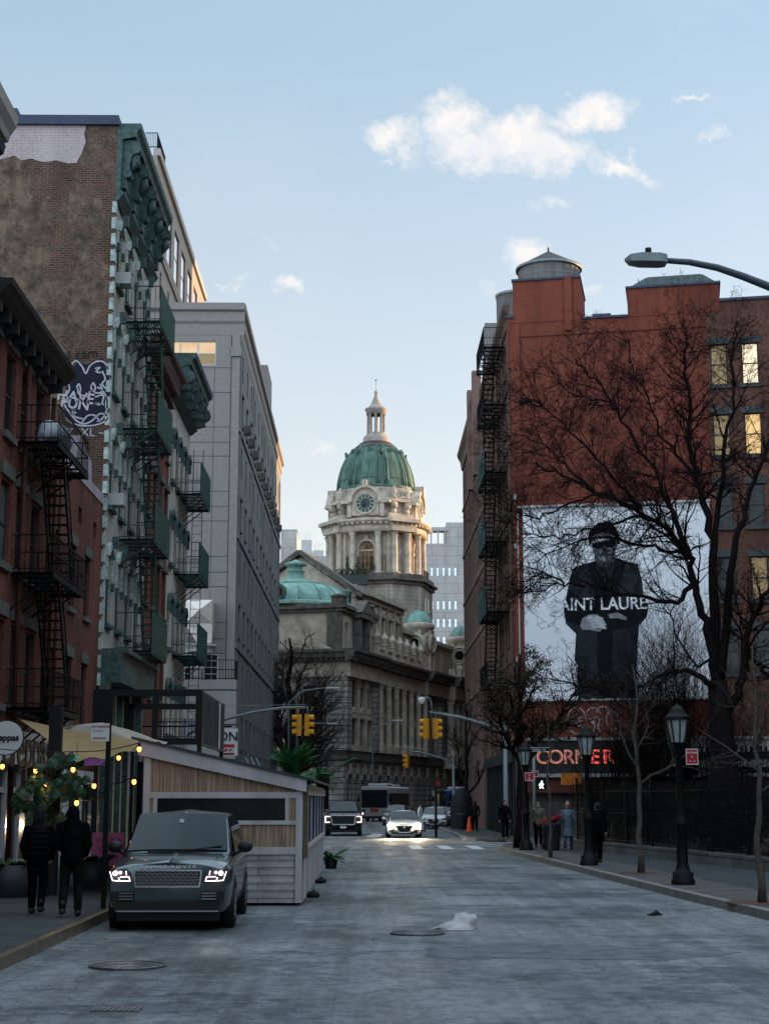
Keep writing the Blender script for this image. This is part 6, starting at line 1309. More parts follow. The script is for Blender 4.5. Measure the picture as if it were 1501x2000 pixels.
# monsteras on the dark post
def monstera_leaf(mb, p, nrm, s_, rr_):
    nrm = Vector(nrm).normalized(); a = nrm.cross(Vector((0, 0, 1))); a = a.normalized() if a.length > .1 else Vector((1, 0, 0)); b_ = nrm.cross(a); an = rr_.uniform(-1.2, 1.2); a, b_ = a*math.cos(an)+b_*math.sin(an), b_*math.cos(an)-a*math.sin(an)
    def pt(x, y): return p+a*x*s_+b_*y*s_-nrm*(x*x+y*y)*.35*s_
    for sg in (-1, 1):
        edge = [(0, -.5), (.22, -.62), (.45, -.45), (.55, -.30), (.28, -.20), (.58, -.14), (.60, .02), (.26, .05), (.55, .14), (.50, .30), (.20, .26), (.42, .42), (.30, .56), (.12, .44), (.12, .68), (0, .85)]
        ctr = [(0, -.45), (0, -.2), (0, .05), (0, .28), (0, .5), (0, .85)]
        mb.add([pt(0, .05)]+[pt(x*sg, y) for x, y in edge], [(0, k, k+1) for k in range(1, len(edge))])
MO = thing('climbing_monstera', 'large-leaved monstera plant climbing a dark post above the two walkers', 'plant', (-6.2, 31.2, .15)); rr = random.Random(11)
q = MB(); q.box(-6.45, 31.6, .15, -6.2, 31.8, 3.9); q.build('post', MATS['black_steel'], MO)
q = MB(); q2 = MB()
for (px, py, n_, rad) in ((60, 1540, 7, 18), (80, 1530, 10, 22), (115, 1495, 10, 18), (122, 1525, 14, 26), (135, 1545, 10, 24), (95, 1560, 14, 26), (45, 1570, 8, 16), (105, 1595, 14, 26), (150, 1550, 6, 16), (120, 1610, 8, 14), (85, 1580, 8, 22)):
    for _ in range(n_):
        p = at(px+rr.gauss(0, rad*.6), py+rr.gauss(0, rad*.6), 31.2+rr.uniform(-.5, .3)); monstera_leaf(q, p, (rr.uniform(-.6, .6), -1, rr.uniform(-.2, .9)), rr.uniform(.13, .23), rr); q2.tube([p, p.lerp(Vector((-6.3, 31.5, p.z-.3)), .5)+Vector((0, 0, .08)), Vector((-6.3, 31.55, p.z-.3))], .008, 4, False)
q.build('leaves', mat('monstera_green', (.012, .042, .018), .5, .5, scale=6), MO); q2.build('stems', MATS['leaf_green'], MO)
def planter(loc, r, h, label, seed):
    th = thing('planter', label, 'planter', loc); q = MB(); q.lathe([(r*.8, 0), (r, h*.3), (r*1.05, h), (r*.95, h), (r*.9, h-.06), (0.01, h-.07)], n=24); q.build('tub', mat('planter_black', (.025, .03, .04), .5, .3), th, local=True); r_ = random.Random(seed); q = MB()
    for k in range(60):
        a = r_.uniform(0, 6.28); d = r_.uniform(.1, r); frond(q, (d*math.cos(a), d*math.sin(a), h-.05), (math.cos(a), math.sin(a), 1.4), r_.uniform(.15, .35), .1, r_, .04)
    q.build('foliage', MATS['leaf_green'], th, local=True)
planter((-7.05, 31.3, .15), .52, .62, 'big dark round planter with low greenery left of the two walkers', 4); planter((-5.9, 34.0, .15), .35, .6, 'smaller dark planter with greenery behind the two walkers', 6)
# dark shopfront clutter between the shop and shed
q = MB(); q.box(-8.9, 45.5, .15, -8.8, 51.5, 2.9); q.box(-8.8, 46, .3, -8.75, 46.1, 2.8); q.build('shop_doors', MATS['shed_white'], A2)
q = MB()
for y in (46.4, 48.6, 50.2): q.box(-8.79, y, .9, -8.74, y+1.3, 2.5)
q.build('door_glass', MATS['glass_dark'], A2)
BR = thing('pavement_screen', 'dark glazed screen wall standing between the shopfront and the dining shed', 'screen', (-5, 40, .15))
q = MB()
for y in (36.5, 38.9, 41.3, 43.7, 46.1): q.box(-5.35, y, .15, -5.25, y+.1, 2.9)
q.box(-5.35, 36.5, 2.8, -5.25, 46.2, 2.9); q.box(-5.34, 36.5, .15, -5.26, 46.2, .9); q.build('frame', MATS['black_steel'], BR)
q = MB(); q.box(-5.31, 36.6, .9, -5.29, 46.1, 2.8); q.build('glazing', MATS['glass_dark'], BR)
# ================================================================ right side street furniture
def lamp_master(loc, label):
    th = thing('street_lamp', label, 'street lamp', loc, group='black cast-iron street lamps along the right kerb')
    q = MB(); q.lathe([(.27, 0), (.27, .10), (.24, .13), (.24, .26), (.17, .30), (.15, .40), (.13, .44), (.13, 1.28), (.165, 1.32), (.165, 1.37), (.10, 1.48), (.085, 1.6), (.075, 2.95), (.10, 2.98), (.13, 3.05), (.13, 3.11), (.17, 3.14)], n=14); q.build('post', MATS['black_metal'], th, local=True)
    q = MB(); q.lathe([(.30, 3.68), (.31, 3.73), (.25, 3.78), (.18, 3.86), (.16, 3.92), (.10, 3.98), (.05, 4.0), (.03, 4.05), (.005, 4.06)], n=16)
    for k in range(8): an = k*math.pi/4; q.bar((.165*math.cos(an), .165*math.sin(an), 3.13), (.275*math.cos(an), .275*math.sin(an), 3.7), .028)
    q.lathe([(.10, 3.1), (.19, 3.12), (.19, 3.17)], n=16); q.build('lantern_frame', MATS['black_metal'], th, local=True)
    q = MB(); q.lathe([(.15, 3.16), (.255, 3.69)], n=16); q.build('lantern_glass', mat('lamp_glass', (.32, .36, .36), .25, .2, scale=5), th, local=True)
    return th
l0 = lamp_master((7.14, 35.5, .148), 'black street lamp on the right kerb, nearest and tallest in view')
for x, y, s_, lb in ((6.47, 45.7, 1.0, 'black street lamp standing in front of the CORNER sign, second nearest'), (6.03, 59.2, .98, 'black street lamp beside the leafy tree at the crossing, farthest of the row')):
    l1 = copy_tree(l0); l1.location = (x, y, .148); l1['label'] = lb
def plate(th_name, label, x, y, z, w_, h_, m, lines, col_m='white_sign', group=None):
    th = thing(th_name, label, 'sign', (x, y, z), group=group); q = MB(); q.box(x-w_/2, y, z-h_/2, x+w_/2, y+.02, z+h_/2); q.build('plate', MATS[m], th)
    q = MB(); 
    for (a, b_) in (((x-w_/2, z+h_/2-.02), (x+w_/2, z+h_/2)), ((x-w_/2, z-h_/2), (x+w_/2, z-h_/2+.02)), ((x-w_/2, z-h_/2+.02), (x-w_/2+.015, z+h_/2-.02)), ((x+w_/2-.015, z-h_/2+.02), (x+w_/2, z+h_/2-.02))): q.box(a[0], y-.006, a[1], b_[0], y, b_[1])
    q.build('border', MATS[col_m], th)
    for s_, dz, sz in lines: text(s_, sz, MATS[col_m], th, (x, y-.008, z+dz), (R(90), 0, 0), ext=.002, bold=.002)
    return th
p = at(1352, 1478, 35.4); plate('parking_sign', 'small red parking sign fixed to the nearest street lamp', p.x-.02, 35.4, p.z, .28, .36, 'red_sign', (('NO STAND', .09, .055), ('8', .0, .06), ('<-  ->', -.1, .06)))
p = at(1033, 1517, 59.0); plate('parking_sign', 'dark red parking sign on the farthest street lamp', p.x, 59.0, p.z, .34, .32, 'red_sign', (('P', .04, .12), ('A', -.08, .12)))
p = at(1044, 1511, 60.0); plate('parking_sign', 'bright red parking sign just right of the farthest street lamp', p.x, 60.0, p.z, .26, .24, 'red_sign', (('NO', .05, .08), ('=', -.05, .08)))
p = at(1050, 1464, 60.5); plate('street_name_sign', 'dark street name plate reading Kenmare St at the crossing', p.x, 60.5, p.z, .95, .17, 'black_ink', (('Kenmare St', 0, .12),))
# saplings handled with the trees; steel fence round the little park
def along(pts, step):
    o = []; 
    for i in range(len(pts)-1):
        a, b_ = Vector(pts[i]), Vector(pts[i+1]); n_ = max(1, int((b_-a).length/step))
        for k in range(n_): o.append(a.lerp(b_, k/n_))
    o.append(Vector(pts[-1])); return o
FL = [(14.5, 61.5), (9.0, 62.2), (8.25, 61.2), (8.7, 57.5), (10.6, 43.5), (12.6, 28)]
FE = thing('iron_park_fence', 'tall black iron railing round the little park', 'fence', (9.5, 52, .15))
q = MB(); P = along(FL, .13)
for v in P: q.box(v.x-.011, v.y-.011, .5, v.x+.011, v.y+.011, 2.55); q.add([(v.x-.02, v.y, 2.5), (v.x+.02, v.y, 2.5), (v.x, v.y, 2.66)], [(0, 1, 2)])
q.build('pickets', MATS['iron'], FE)
q = MB()
for i in range(len(FL)-1):
    for z in (.6, 1.55, 2.3): q.bar((*FL[i], z), (*FL[i+1], z), .03, .05)
q.build('rail', MATS['iron'], FE); q = MB()
for v in along(FL, 2.6): q.box(v.x-.04, v.y-.04, .4, v.x+.04, v.y+.04, 2.75); q.sphere((v.x, v.y, 2.8), .06, 8)
q.build('post', MATS['iron'], FE)
q = MB(); c0 = inner(FL, -.25); c1 = inner(FL, .22)
for i in range(len(FL)-1):
    q.add([(*c0[i], .1), (*c0[i+1], .1), (*c1[i+1], .1), (*c1[i], .1), (*c0[i], .5), (*c0[i+1], .5), (*c1[i+1], .5), (*c1[i], .5)], [(4, 5, 6, 7), (0, 4, 7, 3), (0, 1, 5, 4), (2, 3, 7, 6), (1, 2, 6, 5)])
cu_ = q.build('park_wall', bricks('granite_blocks', (.15, .155, .15), (.12, .125, .12), (.04, .04, .04), bw=1.4, bh=.4, ms=.02, bump=.6, stain=.35)); tag(cu_, 'low granite kerb wall carrying the iron park fence', 'wall')
slab('ground', [(9.0, 61.6), (14.5, 61), (40, 58), (40, 20), (13.4, 24), (12.7, 28), (10.9, 43.5), (9.1, 57.5)], .16, .42, mat('soil', (.045, .038, .03), .95, .5, scale=2, bump=.6, bscale=10))
# overhead street light on the right edge
OL = thing('cobra_street_light', 'grey overhead street light reaching in from the right edge above the rooftops', 'street light', (7.9, 23, .15)); hy = 23.0
a = at(1225, 508, hy); P = [at(1300, 509, hy), at(1345, 512, hy), at(1400, 523, hy), at(1450, 540, hy), at(1501, 560, hy), at(1560, 590, hy), Vector((7.75, hy, 9.3)), Vector((7.9, hy, 8.3))]
q = MB(); q.tube(P, [.045, .05, .055, .06, .065, .07, .08, .09], 10); q.tube([(7.9, hy, .15), (7.9, hy, .6), (7.9, hy, 8.9)], [.17, .12, .08], 12); q.build('pole_and_arm', mat('pole_blue_grey', (.07, .085, .11), .5, .2, metal=.2), OL)
h0, h1 = at(1219, 508, hy), at(1300, 508, hy); q = MB(); Lh = h1.x-h0.x
prof_ = [(0, .02, -.01, .02), (.08, .12, -.05, .07), (.25, .17, -.065, .085), (.55, .17, -.07, .08), (Lh-.0, .13, -.07, .065)]; vs = []
for dx, hw, zb_, zt_ in prof_: vs += [(h0.x+dx, hy-hw, h0.z+zb_), (h0.x+dx, hy+hw, h0.z+zb_), (h0.x+dx, hy+hw*.8, h0.z+zt_), (h0.x+dx, hy-hw*.8, h0.z+zt_)]
fs = [(0, 1, 2, 3), (16, 19, 18, 17)]
for i in range(4): b_ = i*4; fs += [(b_+k, b_+(k+1) % 4, b_+4+(k+1) % 4, b_+4+k) for k in range(4)]
q.add(vs, [tuple(reversed(f)) for f in fs]); q.build('lamp_head', MATS['galv'], OL); q = MB(); p = at(1265, 492, hy); q.tube([(p.x, hy, p.z-.06), (p.x, hy, p.z+.06)], .05, 10); q.build('photocell', MATS['black_metal'], OL)
# ---------------------------------------------------------------- traffic signals on mast arms
def head(th, p, ang, s_=1.0, m='yellow_signal'):
    """three-section housing centred at p, lenses facing direction ang"""
    h = bpy.data.objects.new('tmp', None); mb = MB(); T = Matrix.Translation(p) @ Matrix.Rotation(ang, 4, 'Z') @ Matrix.Scale(s_, 4); mb.T = T
    for k in range(3): z = (k-1)*.34; mb.box(-.17, -.10, z-.165, .17, .10, z+.165)
    mb.box(-.15, -.12, -.51, .15, .0, .51)
    o = mb.build('signal_housing', MATS[m], th); mb = MB(); mb.T = T
    for k in range(3):
        z = (k-1)*.34; n_ = 10; vs = []
        for d in (0, .22-.0):
            for j in range(n_+1): an = R(-35+250*j/n_); vs.append((.145*math.cos(an), .10+d, z+.145*math.sin(an)))
        mb.add(vs, [(j, j+1, n_+2+j, n_+1+j) for j in range(n_)])
    v_ = mb.build('visor', MATS[m], o); mb = MB(); mb.T = T
    for k in range(3): mb.tube([(0, .10, (k-1)*.34), (0, .112, (k-1)*.34)], .13, 12)
    mb.build('lens', MATS['lens_dark'], o); bpy.data.objects.remove(h)
def mast(name, label, base_, arm, heads, cable=None, r=.07, m='galv'):
    th = thing(name, label, 'traffic signal', base_, group=None); q = MB(); q.tube([Vector(base_), Vector(base_)+Vector((0, 0, .5)), (base_[0], base_[1], arm[0].z+.8)], [.19, .13, .10], 12); q.build('pole', MATS[m], th)
    q = MB(); q.tube(arm, [r*1.2]+[r]*(len(arm)-2)+[r*.75], 8)
    if cable: q.tube(cable, .012, 4)
    q.build('mast_arm', MATS[m], th)
    for p, ang, hz in heads:
        head(th, p, ang); q = MB(); q.tube([p+Vector((0, 0, .5)), p+Vector((0, 0, hz))], .03, 6); q.build('hanger', MATS[m], th)
    return th
Y = 74.0; arm = [Vector((-10.0, Y, 4.6)), at(400, 1418, Y), at(450, 1402, Y), at(500, 1390, Y), at(550, 1383, Y), at(597, 1381, Y)]; arm[0] = Vector((-8.6, Y, arm[1].z-.45))
c1 = at(583, 1416, Y); c2 = at(600, 1416, Y)
mast('mast_arm_signal', 'yellow traffic signal pair on a long grey arm from the left, near the centre', (-8.6, Y, .15), arm, [(c1, R(100), .9), (c2, R(-95), .9)], [Vector((-8.6, Y, arm[1].z+.9)), at(597, 1376, Y)])
Y = 78.3; pb = (7.0, Y, .15); arm = [Vector((7.0, Y, at(1000, 1442, Y).z)), at(985, 1430, Y), at(950, 1416, Y), at(900, 1401, Y), at(838, 1391, Y)]
c1 = at(832, 1423, Y); c2 = at(850, 1423, Y)
mast('mast_arm_signal', 'yellow traffic signal pair on a curved arm from the right, below the white camera dome', pb, arm, [(c1, R(70), .8), (c2, R(-75), .8)], [Vector((7.0, Y, arm[0].z+.6)), at(842, 1386, Y)])
Y = 118; arm = [Vector((6.6, Y, at(905, 1500, Y).z)), at(900, 1497, Y), at(860, 1480, Y), at(820, 1469, Y), at(797, 1467, Y)]
mast('mast_arm_signal', 'small far yellow traffic signal on an arm above the bus', (6.6, Y, .15), arm, [(at(795, 1486, Y), R(60), .7)], None)
# camera dome on a hook
Y = 80.0; CD = thing('camera_dome', 'white security camera dome hanging from a hooked grey pole above the right signal', 'security camera', (at(843, 1500, Y).x, Y, 0)); xq = at(843, 1500, Y).x
q = MB(); q.tube([(xq, Y, at(0, 1410, Y).z), (xq, Y, at(0, 1372, Y).z), at(838, 1363, Y), at(830, 1362, Y), at(824, 1363, Y)], .035, 8); q.build('hook', MATS['galv'], CD); q = MB(); p = at(823, 1369, Y); q.sphere(tuple(p), .17, 12); q.lathe([(.18, 0), (.19, .16), (.06, .2)], tuple(p), 12); q.build('dome', MATS['white_sign'], CD)
# further slim street lights
def far_light(px, y0_, y1_, Y, hx, hy_, label):
    b0 = at(px, y0_, Y); th = thing('street_light', label, 'street light', (b0.x, Y, 0)); q = MB(); top = at(px, y1_, Y); hp = at(hx, hy_, Y); q.tube([(b0.x, Y, 0), top, top.lerp(hp, .35)+Vector((0, 0, .5)), hp], [.11, .08, .06, .05], 8); q.build('pole', MATS['galv'], th); q = MB(); d = 1 if hp.x > top.x else -1; q.box(hp.x-.1, Y-.12, hp.z-.06, hp.x+d*.9, Y+.12, hp.z+.07); q.build('lamp_head', MATS['white_sign'], th)
far_light(728, 1540, 1440, 150, 768, 1407, 'thin grey street light with its arm to the right in front of the domed building')
far_light(564, 1540, 1372, 120, 640, 1343, 'tall grey street light rising left of the yellow signal pair')
far_light(580, 1540, 1430, 140, 640, 1413, 'lower grey street light just right of the left yellow signal')
# pedestrian signal, junction box and orange heads at the right corner
Y = 74.5; xw = at(1056, 1533, Y); WS_ = thing('pedestrian_signal', 'pedestrian signal showing a white walking figure at the corner below the neon sign', 'pedestrian signal', (at(1042, 1500, Y).x, Y, .15))
q = MB(); q.tube([(at(1042, 1500, Y).x, Y, .15), (at(1042, 1500, Y).x, Y, 4.5)], .07, 8); q.bar((at(1042, 1500, Y).x, Y, xw.z), (xw.x, Y, xw.z), .05); q.build('pole', MATS['galv'], WS_)
q = MB(); q.box(xw.x-.24, Y-.12, xw.z-.24, xw.x+.24, Y+.1, xw.z+.24); q.build('housing', MATS['black_metal'], WS_)
q = MB(); walk = mat('walk_white', (.8, .8, .8), .5, 0, emit=(.85, .92, 1), estr=2.2); y_ = Y-.135
q.tube([(xw.x+.02, y_, xw.z+.15), (xw.x+.02, y_+.01, xw.z+.15)], .04, 10)
for a_, b_ in (((.01, .10), (-.01, -.03)), ((.01, .08), (.10, .0)), ((.0, .08), (-.09, .02)), ((-.01, -.03), (.09, -.17)), ((-.01, -.03), (-.08, -.16)), ((-.09, .02), (-.10, -.04))): q.bar((xw.x+a_[0], y_, xw.z+a_[1]), (xw.x+b_[0], y_, xw.z+b_[1]), .045, .01, up=(0, 1, 0))
q.build('walking_figure', walk, WS_)
mat('signal_orange', (.55, .16, .015), .5, .2); Y = 70.5; pA = at(1112, 1521, Y)
OS = thing('corner_signal', 'orange-backed traffic signal heads on a post at the park corner under the neon sign', 'traffic signal', (pA.x, Y, .15))
q = MB(); q.tube([(pA.x+.75, Y, .15), (pA.x+.75, Y, pA.z+1.0)], .07, 8); q.bar((pA.x-.3, Y, pA.z), (pA.x+.75, Y, pA.z), .05); q.build('pole', MATS['galv'], OS)
q = MB(); q.box(pA.x-.38, Y-.1, pA.z-.27, pA.x+.12, Y+.12, pA.z+.23); q.box(pA.x+.17, Y-.08, pA.z-.25, pA.x+.5, Y+.1, pA.z+.26); q.box(pA.x-.4, Y-.12, pA.z+.2, pA.x+.1, Y+.12, pA.z+.25); q.build('signal_housing', MATS['signal_orange'], OS)
# cone, bins, rubbish
def cone(p, label):
    th = thing('traffic_cone', label, 'traffic cone', p); q = MB(); q.box(-.22, -.22, 0, .22, .22, .04); q.lathe([(.17, .04), (.05, .85), (.01, .86)], n=14); q.build('body', mat('cone_orange', (.75, .08, .02), .5, .1), th, local=True); q = MB(); q.lathe([(.118, .33), (.092, .48)], n=14); q.lathe([(.085, .56), (.07, .66)], n=14); q.build('band', MATS['white_sign'], th, local=True)
cone((gp(916, 1630)[0], gp(916, 1630)[1], .15), 'orange traffic cone on the pavement near the road, beyond the crosswalk')
def bin_(p, label, m='bin_dark', r=.33, h=1.0, name='litter_bin'):
    th = thing(name, label, 'bin', p); q = MB(); q.lathe([(r*.82, 0), (r*.88, .05), (r, h*.9), (r*1.06, h), (r*.9, h), (r*.8, .1)], n=18); q.build('bin_body', MATS[m], th, local=True); q = MB()
    for k in range(18): an = k*math.pi/9; q.bar((r*.87*math.cos(an), r*.87*math.sin(an), .06), (r*1.01*math.cos(an), r*1.01*math.sin(an), h*.9), .02)
    q.build('slats', MATS['galv'] if m != 'bin_dark' else MATS['black_metal'], th, local=True)
mat('bin_dark', (.02, .026, .034), .55, .25); pb_ = gp(1076, 1662); BINP = (at(1077, 1640, 58.6).x, 58.6, .15)
bin_(BINP, 'dark slate litter bin in front of the crouching red-jacketed person'); g1 = gp(893, 1612); bin_((6.0, 98.0, .15), 'dark bin on the pavement behind the traffic cone')
# plastic bags and litter
def rag(name, c, rx, ry, rz_, m, label, cat, seed):
    r_ = random.Random(seed); q = MB(); n_ = 20; q.smooth = True; vs = []; k = 0
    for i in range(9):
        for j in range(n_):
            ph = math.pi*.5*i/8; th_ = 2*math.pi*j/n_; d = 1+.45*noise.noise(Vector((math.cos(th_)*1.6, math.sin(th_)*1.6, i*.28+seed)))+.12*noise.noise(Vector((math.cos(th_)*6, math.sin(th_)*6, i*.9+seed)))
            vs.append((c[0]+rx*d*math.cos(ph)*math.cos(th_), c[1]+ry*d*math.cos(ph)*math.sin(th_), c[2]+max(.0, rz_*d*math.sin(ph)*(1+.5*math.cos(th_+.4)))))
    q.add(vs, [(i*n_+j, i*n_+(j+1) % n_, (i+1)*n_+(j+1) % n_, (i+1)*n_+j) for i in range(8) for j in range(n_)]); tag(q.build(name, m), label, cat)
g_ = gp(888, 1814); rag('plastic_bag', (g_[0], g_[1], .006), .36, .30, .16, mat('bag_white', (.42, .40, .40), .6, .2, scale=6, bump=.8, bscale=12), 'crumpled white plastic bag lying in the middle of the road', 'plastic bag', 3)
g_ = gp(728, 1636); rag('plastic_bag', (g_[0], g_[1], .006), .55, .3, .14, MATS['bag_white'], 'small white bag on the road left of the oncoming white car', 'plastic bag', 8)
g_ = gp(1277, 1788); rag('litter', (g_[0], g_[1], .006), .14, .08, .06, MATS['black_ink'], 'small black scrap of litter on the road near the right kerb', 'litter', 5)
g_ = gp(945, 1638); rag('snow_pile', (g_[0]+.2, 78, .0), 1.0, 2.0, .18, MATS['soil'], 'dark heap of debris at the corner kerb past the crosswalk', 'debris', 6)

# dark evergreen planting just inside the railing
rr = random.Random(5); HG = thing('evergreen_hedge', 'dense dark evergreen hedge just inside the iron park railing', 'hedge', (10.5, 50, .42)); q = MB()
for v in along([(9.2, 60.6), (9.7, 57.5), (11.5, 43.5), (13.4, 29)], .42):
    for _ in range(3): leafball(q, (v.x+rr.uniform(-.2, .9), v.y+rr.uniform(-.4, .4), .42+rr.uniform(.3, 1.7)), .5, .5, .45, 38, .15, rr)
q.build('foliage', mat('hedge_dark', (.008, .013, .008), .9, .4, scale=3, spec=.05), HG)
# ================================================================ vehicles (built facing -Y, front at y = 0)
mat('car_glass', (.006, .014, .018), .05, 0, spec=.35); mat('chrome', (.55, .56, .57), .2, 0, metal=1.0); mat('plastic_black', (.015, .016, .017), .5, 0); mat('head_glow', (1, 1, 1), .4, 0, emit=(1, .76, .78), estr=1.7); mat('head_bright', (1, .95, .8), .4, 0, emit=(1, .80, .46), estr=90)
mat('head_house', (.05, .055, .06), .15, 0); mat('rim_metal', (.35, .36, .37), .35, .1, metal=.8); mat('glass_car_seen', (.002, .014, .020), .03, .3, scale=1.2, spec=.20)
def skin(mb, secs):          # secs: list of (y, [(x, z)...]) right half outline bottom->top; mirrored
    n_ = len(secs[0][1]); vs = []
    for y, pr in secs:
        yy = y if isinstance(y, (list, tuple)) else [y]*n_
        vs += [(x, yy[i], z) for i, (x, z) in enumerate(pr)]+[(-x, yy[n_-1-i], z) for i, (x, z) in enumerate(reversed(pr))]
    m_ = 2*n_; fs = []
    for i in range(len(secs)-1):
        for k in range(m_-1): fs.append((i*m_+k, i*m_+k+1, (i+1)*m_+k+1, (i+1)*m_+k))
        fs.append((i*m_+m_-1, i*m_, (i+1)*m_, (i+1)*m_+m_-1))
    fs.append(tuple(range(m_-1, -1, -1))); fs.append(tuple(range((len(secs)-1)*m_, len(secs)*m_)))
    mb.add(vs, fs)
def soften(o, w_=.03, seg=3, ang=28):
    md = o.modifiers.new('bevel', 'BEVEL'); md.width = w_; md.segments = seg; md.limit_method = 'ANGLE'; md.angle_limit = R(ang)
    for p in o.data.polygons: p.use_smooth = True
    return o
def wheel(th, x, y, r, wd, sg):
    q = MB(); q.T = Matrix.Translation((x, y, r)) @ Matrix.Rotation(R(90), 4, 'Y')
    q.lathe([(r*.62, -wd/2), (r*.93, -wd/2), (r, -wd*.36), (r, wd*.36), (r*.93, wd/2), (r*.62, wd/2)], n=26); o = q.build('wheel', MATS['rubber'], th, local=True)
    q = MB(); q.T = Matrix.Translation((x, y, r)) @ Matrix.Rotation(R(90), 4, 'Y'); z = sg*wd*.40
    q.lathe([(r*.64, z+sg*.02), (r*.60, z-sg*.02), (r*.2, z-sg*.04), (.001, z-sg*.02)], n=22)
    for k in range(7): an = k*2*math.pi/7; q.bar((0, 0, z), (r*.62*math.cos(an), r*.62*math.sin(an), z+sg*.01), .07, .03)
    q.build('rim', MATS['rim_metal'], o, local=True)
def arches(th, W, ys, r, m):
    q = MB()
    for y in ys:
        for sg in (-1, 1):
            q.T = Matrix.Translation((sg*(W+.004), y, r)) @ Matrix.Rotation(R(90), 4, 'Y'); q.prism([((r+.05)*math.cos(2*math.pi*k/24), (r+.05)*math.sin(2*math.pi*k/24)) for k in range(24)], -.14, .006, lambda u, v, w_: (u, v, sg*w_ if sg > 0 else -w_))
    q.build('wheel_arch', m, th, local=True)
# --- near SUV
RV = thing('parked_suv', 'large dark grey SUV with lit headlights parked before the dining shed', 'car', (-3.12, 24.9, 0), R(1.0))
paint = mat('paint_grey', (.095, .120, .128), .26, .1, scale=2, metal=.65, coat=.8)
W = .99
secs = [([.10, .07, .02, 0, .01, .03, .10, .30], [(.80, .28), (.86, .40), (.90, .58), (.90, .74), (.88, .88), (.84, .97), (.60, 1.02), (0, 1.045)]),
        ([.40, .34, .26, .24, .24, .26, .34, .42], [(.88, .26), (.955, .40), (.975, .58), (.975, .76), (.95, .93), (.90, 1.00), (.66, 1.075), (0, 1.09)]),
        (.95, [(.90, .26), (.98, .42), (.99, .60), (.99, .78), (.97, .97), (.92, 1.05), (.70, 1.125), (0, 1.13)]),
        (1.42, [(.90, .26), (.98, .42), (.99, .62), (.99, .80), (.97, 1.0), (.93, 1.08), (.74, 1.15), (0, 1.165)]),
        (3.2, [(.90, .26), (.98, .42), (.99, .62), (.99, .82), (.97, 1.02), (.94, 1.12), (.74, 1.2), (0, 1.22)]),
        (4.9, [(.86, .28), (.95, .42), (.97, .62), (.97, .82), (.95, 1.04), (.92, 1.14), (.70, 1.2), (0, 1.22)]), (5.0, [(.80, .32), (.88, .42), (.90, .62), (.90, .82), (.88, 1.0), (.85, 1.08), (.60, 1.15), (0, 1.17)])]
q = MB(); skin(q, secs); body = soften(q.build('body', paint, RV, local=True), .025, 3, 24)
q = MB(); skin(q, [(1.46, [(.90, 1.04), (.88, 1.12), (.86, 1.17), (0, 1.19)]), (2.25, [(.93, 1.06), (.85, 1.48), (.75, 1.75), (0, 1.80)]), (2.6, [(.93, 1.06), (.84, 1.50), (.75, 1.79), (0, 1.85)]), (3.8, [(.93, 1.06), (.84, 1.50), (.74, 1.79), (0, 1.86)]), (4.7, [(.90, 1.08), (.80, 1.5), (.68, 1.72), (0, 1.78)]), (4.95, [(.84, 1.08), (.74, 1.4), (.62, 1.56), (0, 1.6)])])
roof = soften(q.build('cabin', paint, RV, local=True), .05, 3, 20)
def onwind(x, t_, o=.0, wb=.80, wt=.70, y0=1.47, z0=1.16, y1=2.27, z1=1.775):
    n_ = Vector((0, -(z1-z0), (y1-y0))).normalized(); return Vector((x, y0+(y1-y0)*t_, z0+(z1-z0)*t_))+n_*o
q = MB(); q.smooth = True; g = []
for j in range(7):
    t_ = .02+.95*j/6; hw = .835-.10*t_
    for i in range(13): u = -1+2*i/12; p = onwind(u*hw, t_, .035+.03*(1-u*u)); g.append(p)
q.add(g, [(j*13+i, j*13+i+1, (j+1)*13+i+1, (j+1)*13+i) for j in range(6) for i in range(12)]); q.build('windscreen', MATS['glass_car_seen'], RV, local=True)
q = MB(); 
for sg in (-1, 1): q.add([(sg*.94, 1.75, 1.14), (sg*.94, 4.5, 1.18), (sg*.775, 4.35, 1.74), (sg*.775, 2.35, 1.755)], [(0, 1, 2, 3)])
q.build('side_glass', MATS['glass_car_seen'], RV, local=True)
q = MB(); p = onwind(.0, .72, .085); q.box(p.x-.04, p.y, p.z-.04, p.x+.04, p.y+.005, p.z+.04); q.build('windscreen_sticker', MATS['white_sign'], RV, local=True)
# black lower grille, intake and splitter
q = MB(); q.box(-.50, -.035, .70, .50, .03, .93); gback = q.build('grille', MATS['plastic_black'], RV, local=True)
q = MB()
for a_, b_ in (((-.50, .69), (.50, .69)), ((-.53, .94), (.53, .94)), ((-.50, .69), (-.53, .94)), ((.50, .69), (.53, .94))): q.bar((a_[0], -.045, a_[1]), (b_[0], -.045, b_[1]), .022, .022)
q.build('grille_surround', MATS['chrome'], gback, local=True)
q = MB(); grey_mesh = mat('grille_grey', (.30, .31, .32), .35, 0, metal=.6)
for r_ in range(5):
    z = .725+r_*.045
    for k in range(-6, 7):
        x = k*.08+(.04 if r_ % 2 else 0)
        if abs(x) > .48: continue
        q.tube([(x+.036*math.cos(t_), -.043, z+.018*math.sin(t_)) for t_ in [2*math.pi*j/8 for j in range(9)]], .005, 4, False)
q.build('grille_mesh', grey_mesh, gback, local=True)
q = MB(); q.box(-.80, -.012, .34, .80, .08, .46); 
for sg in (-1, 1): q.box(sg*.52, -.018, .47, sg*.88, .10, .62)
q.box(-.80, .12, .16, .80, .5, .28); q.build('lower_intake', MATS['plastic_black'], RV, local=True)
q = MB(); q.bar((-.80, -.02, .315), (.80, -.02, .315), .03, .02)
for sg in (-1, 1):
    for z in (.50, .545, .59): q.bar((sg*.54, -.025, z), (sg*.86, .0, z), .02, .012)
q.build('bumper_trim', grey_mesh, RV, local=True)
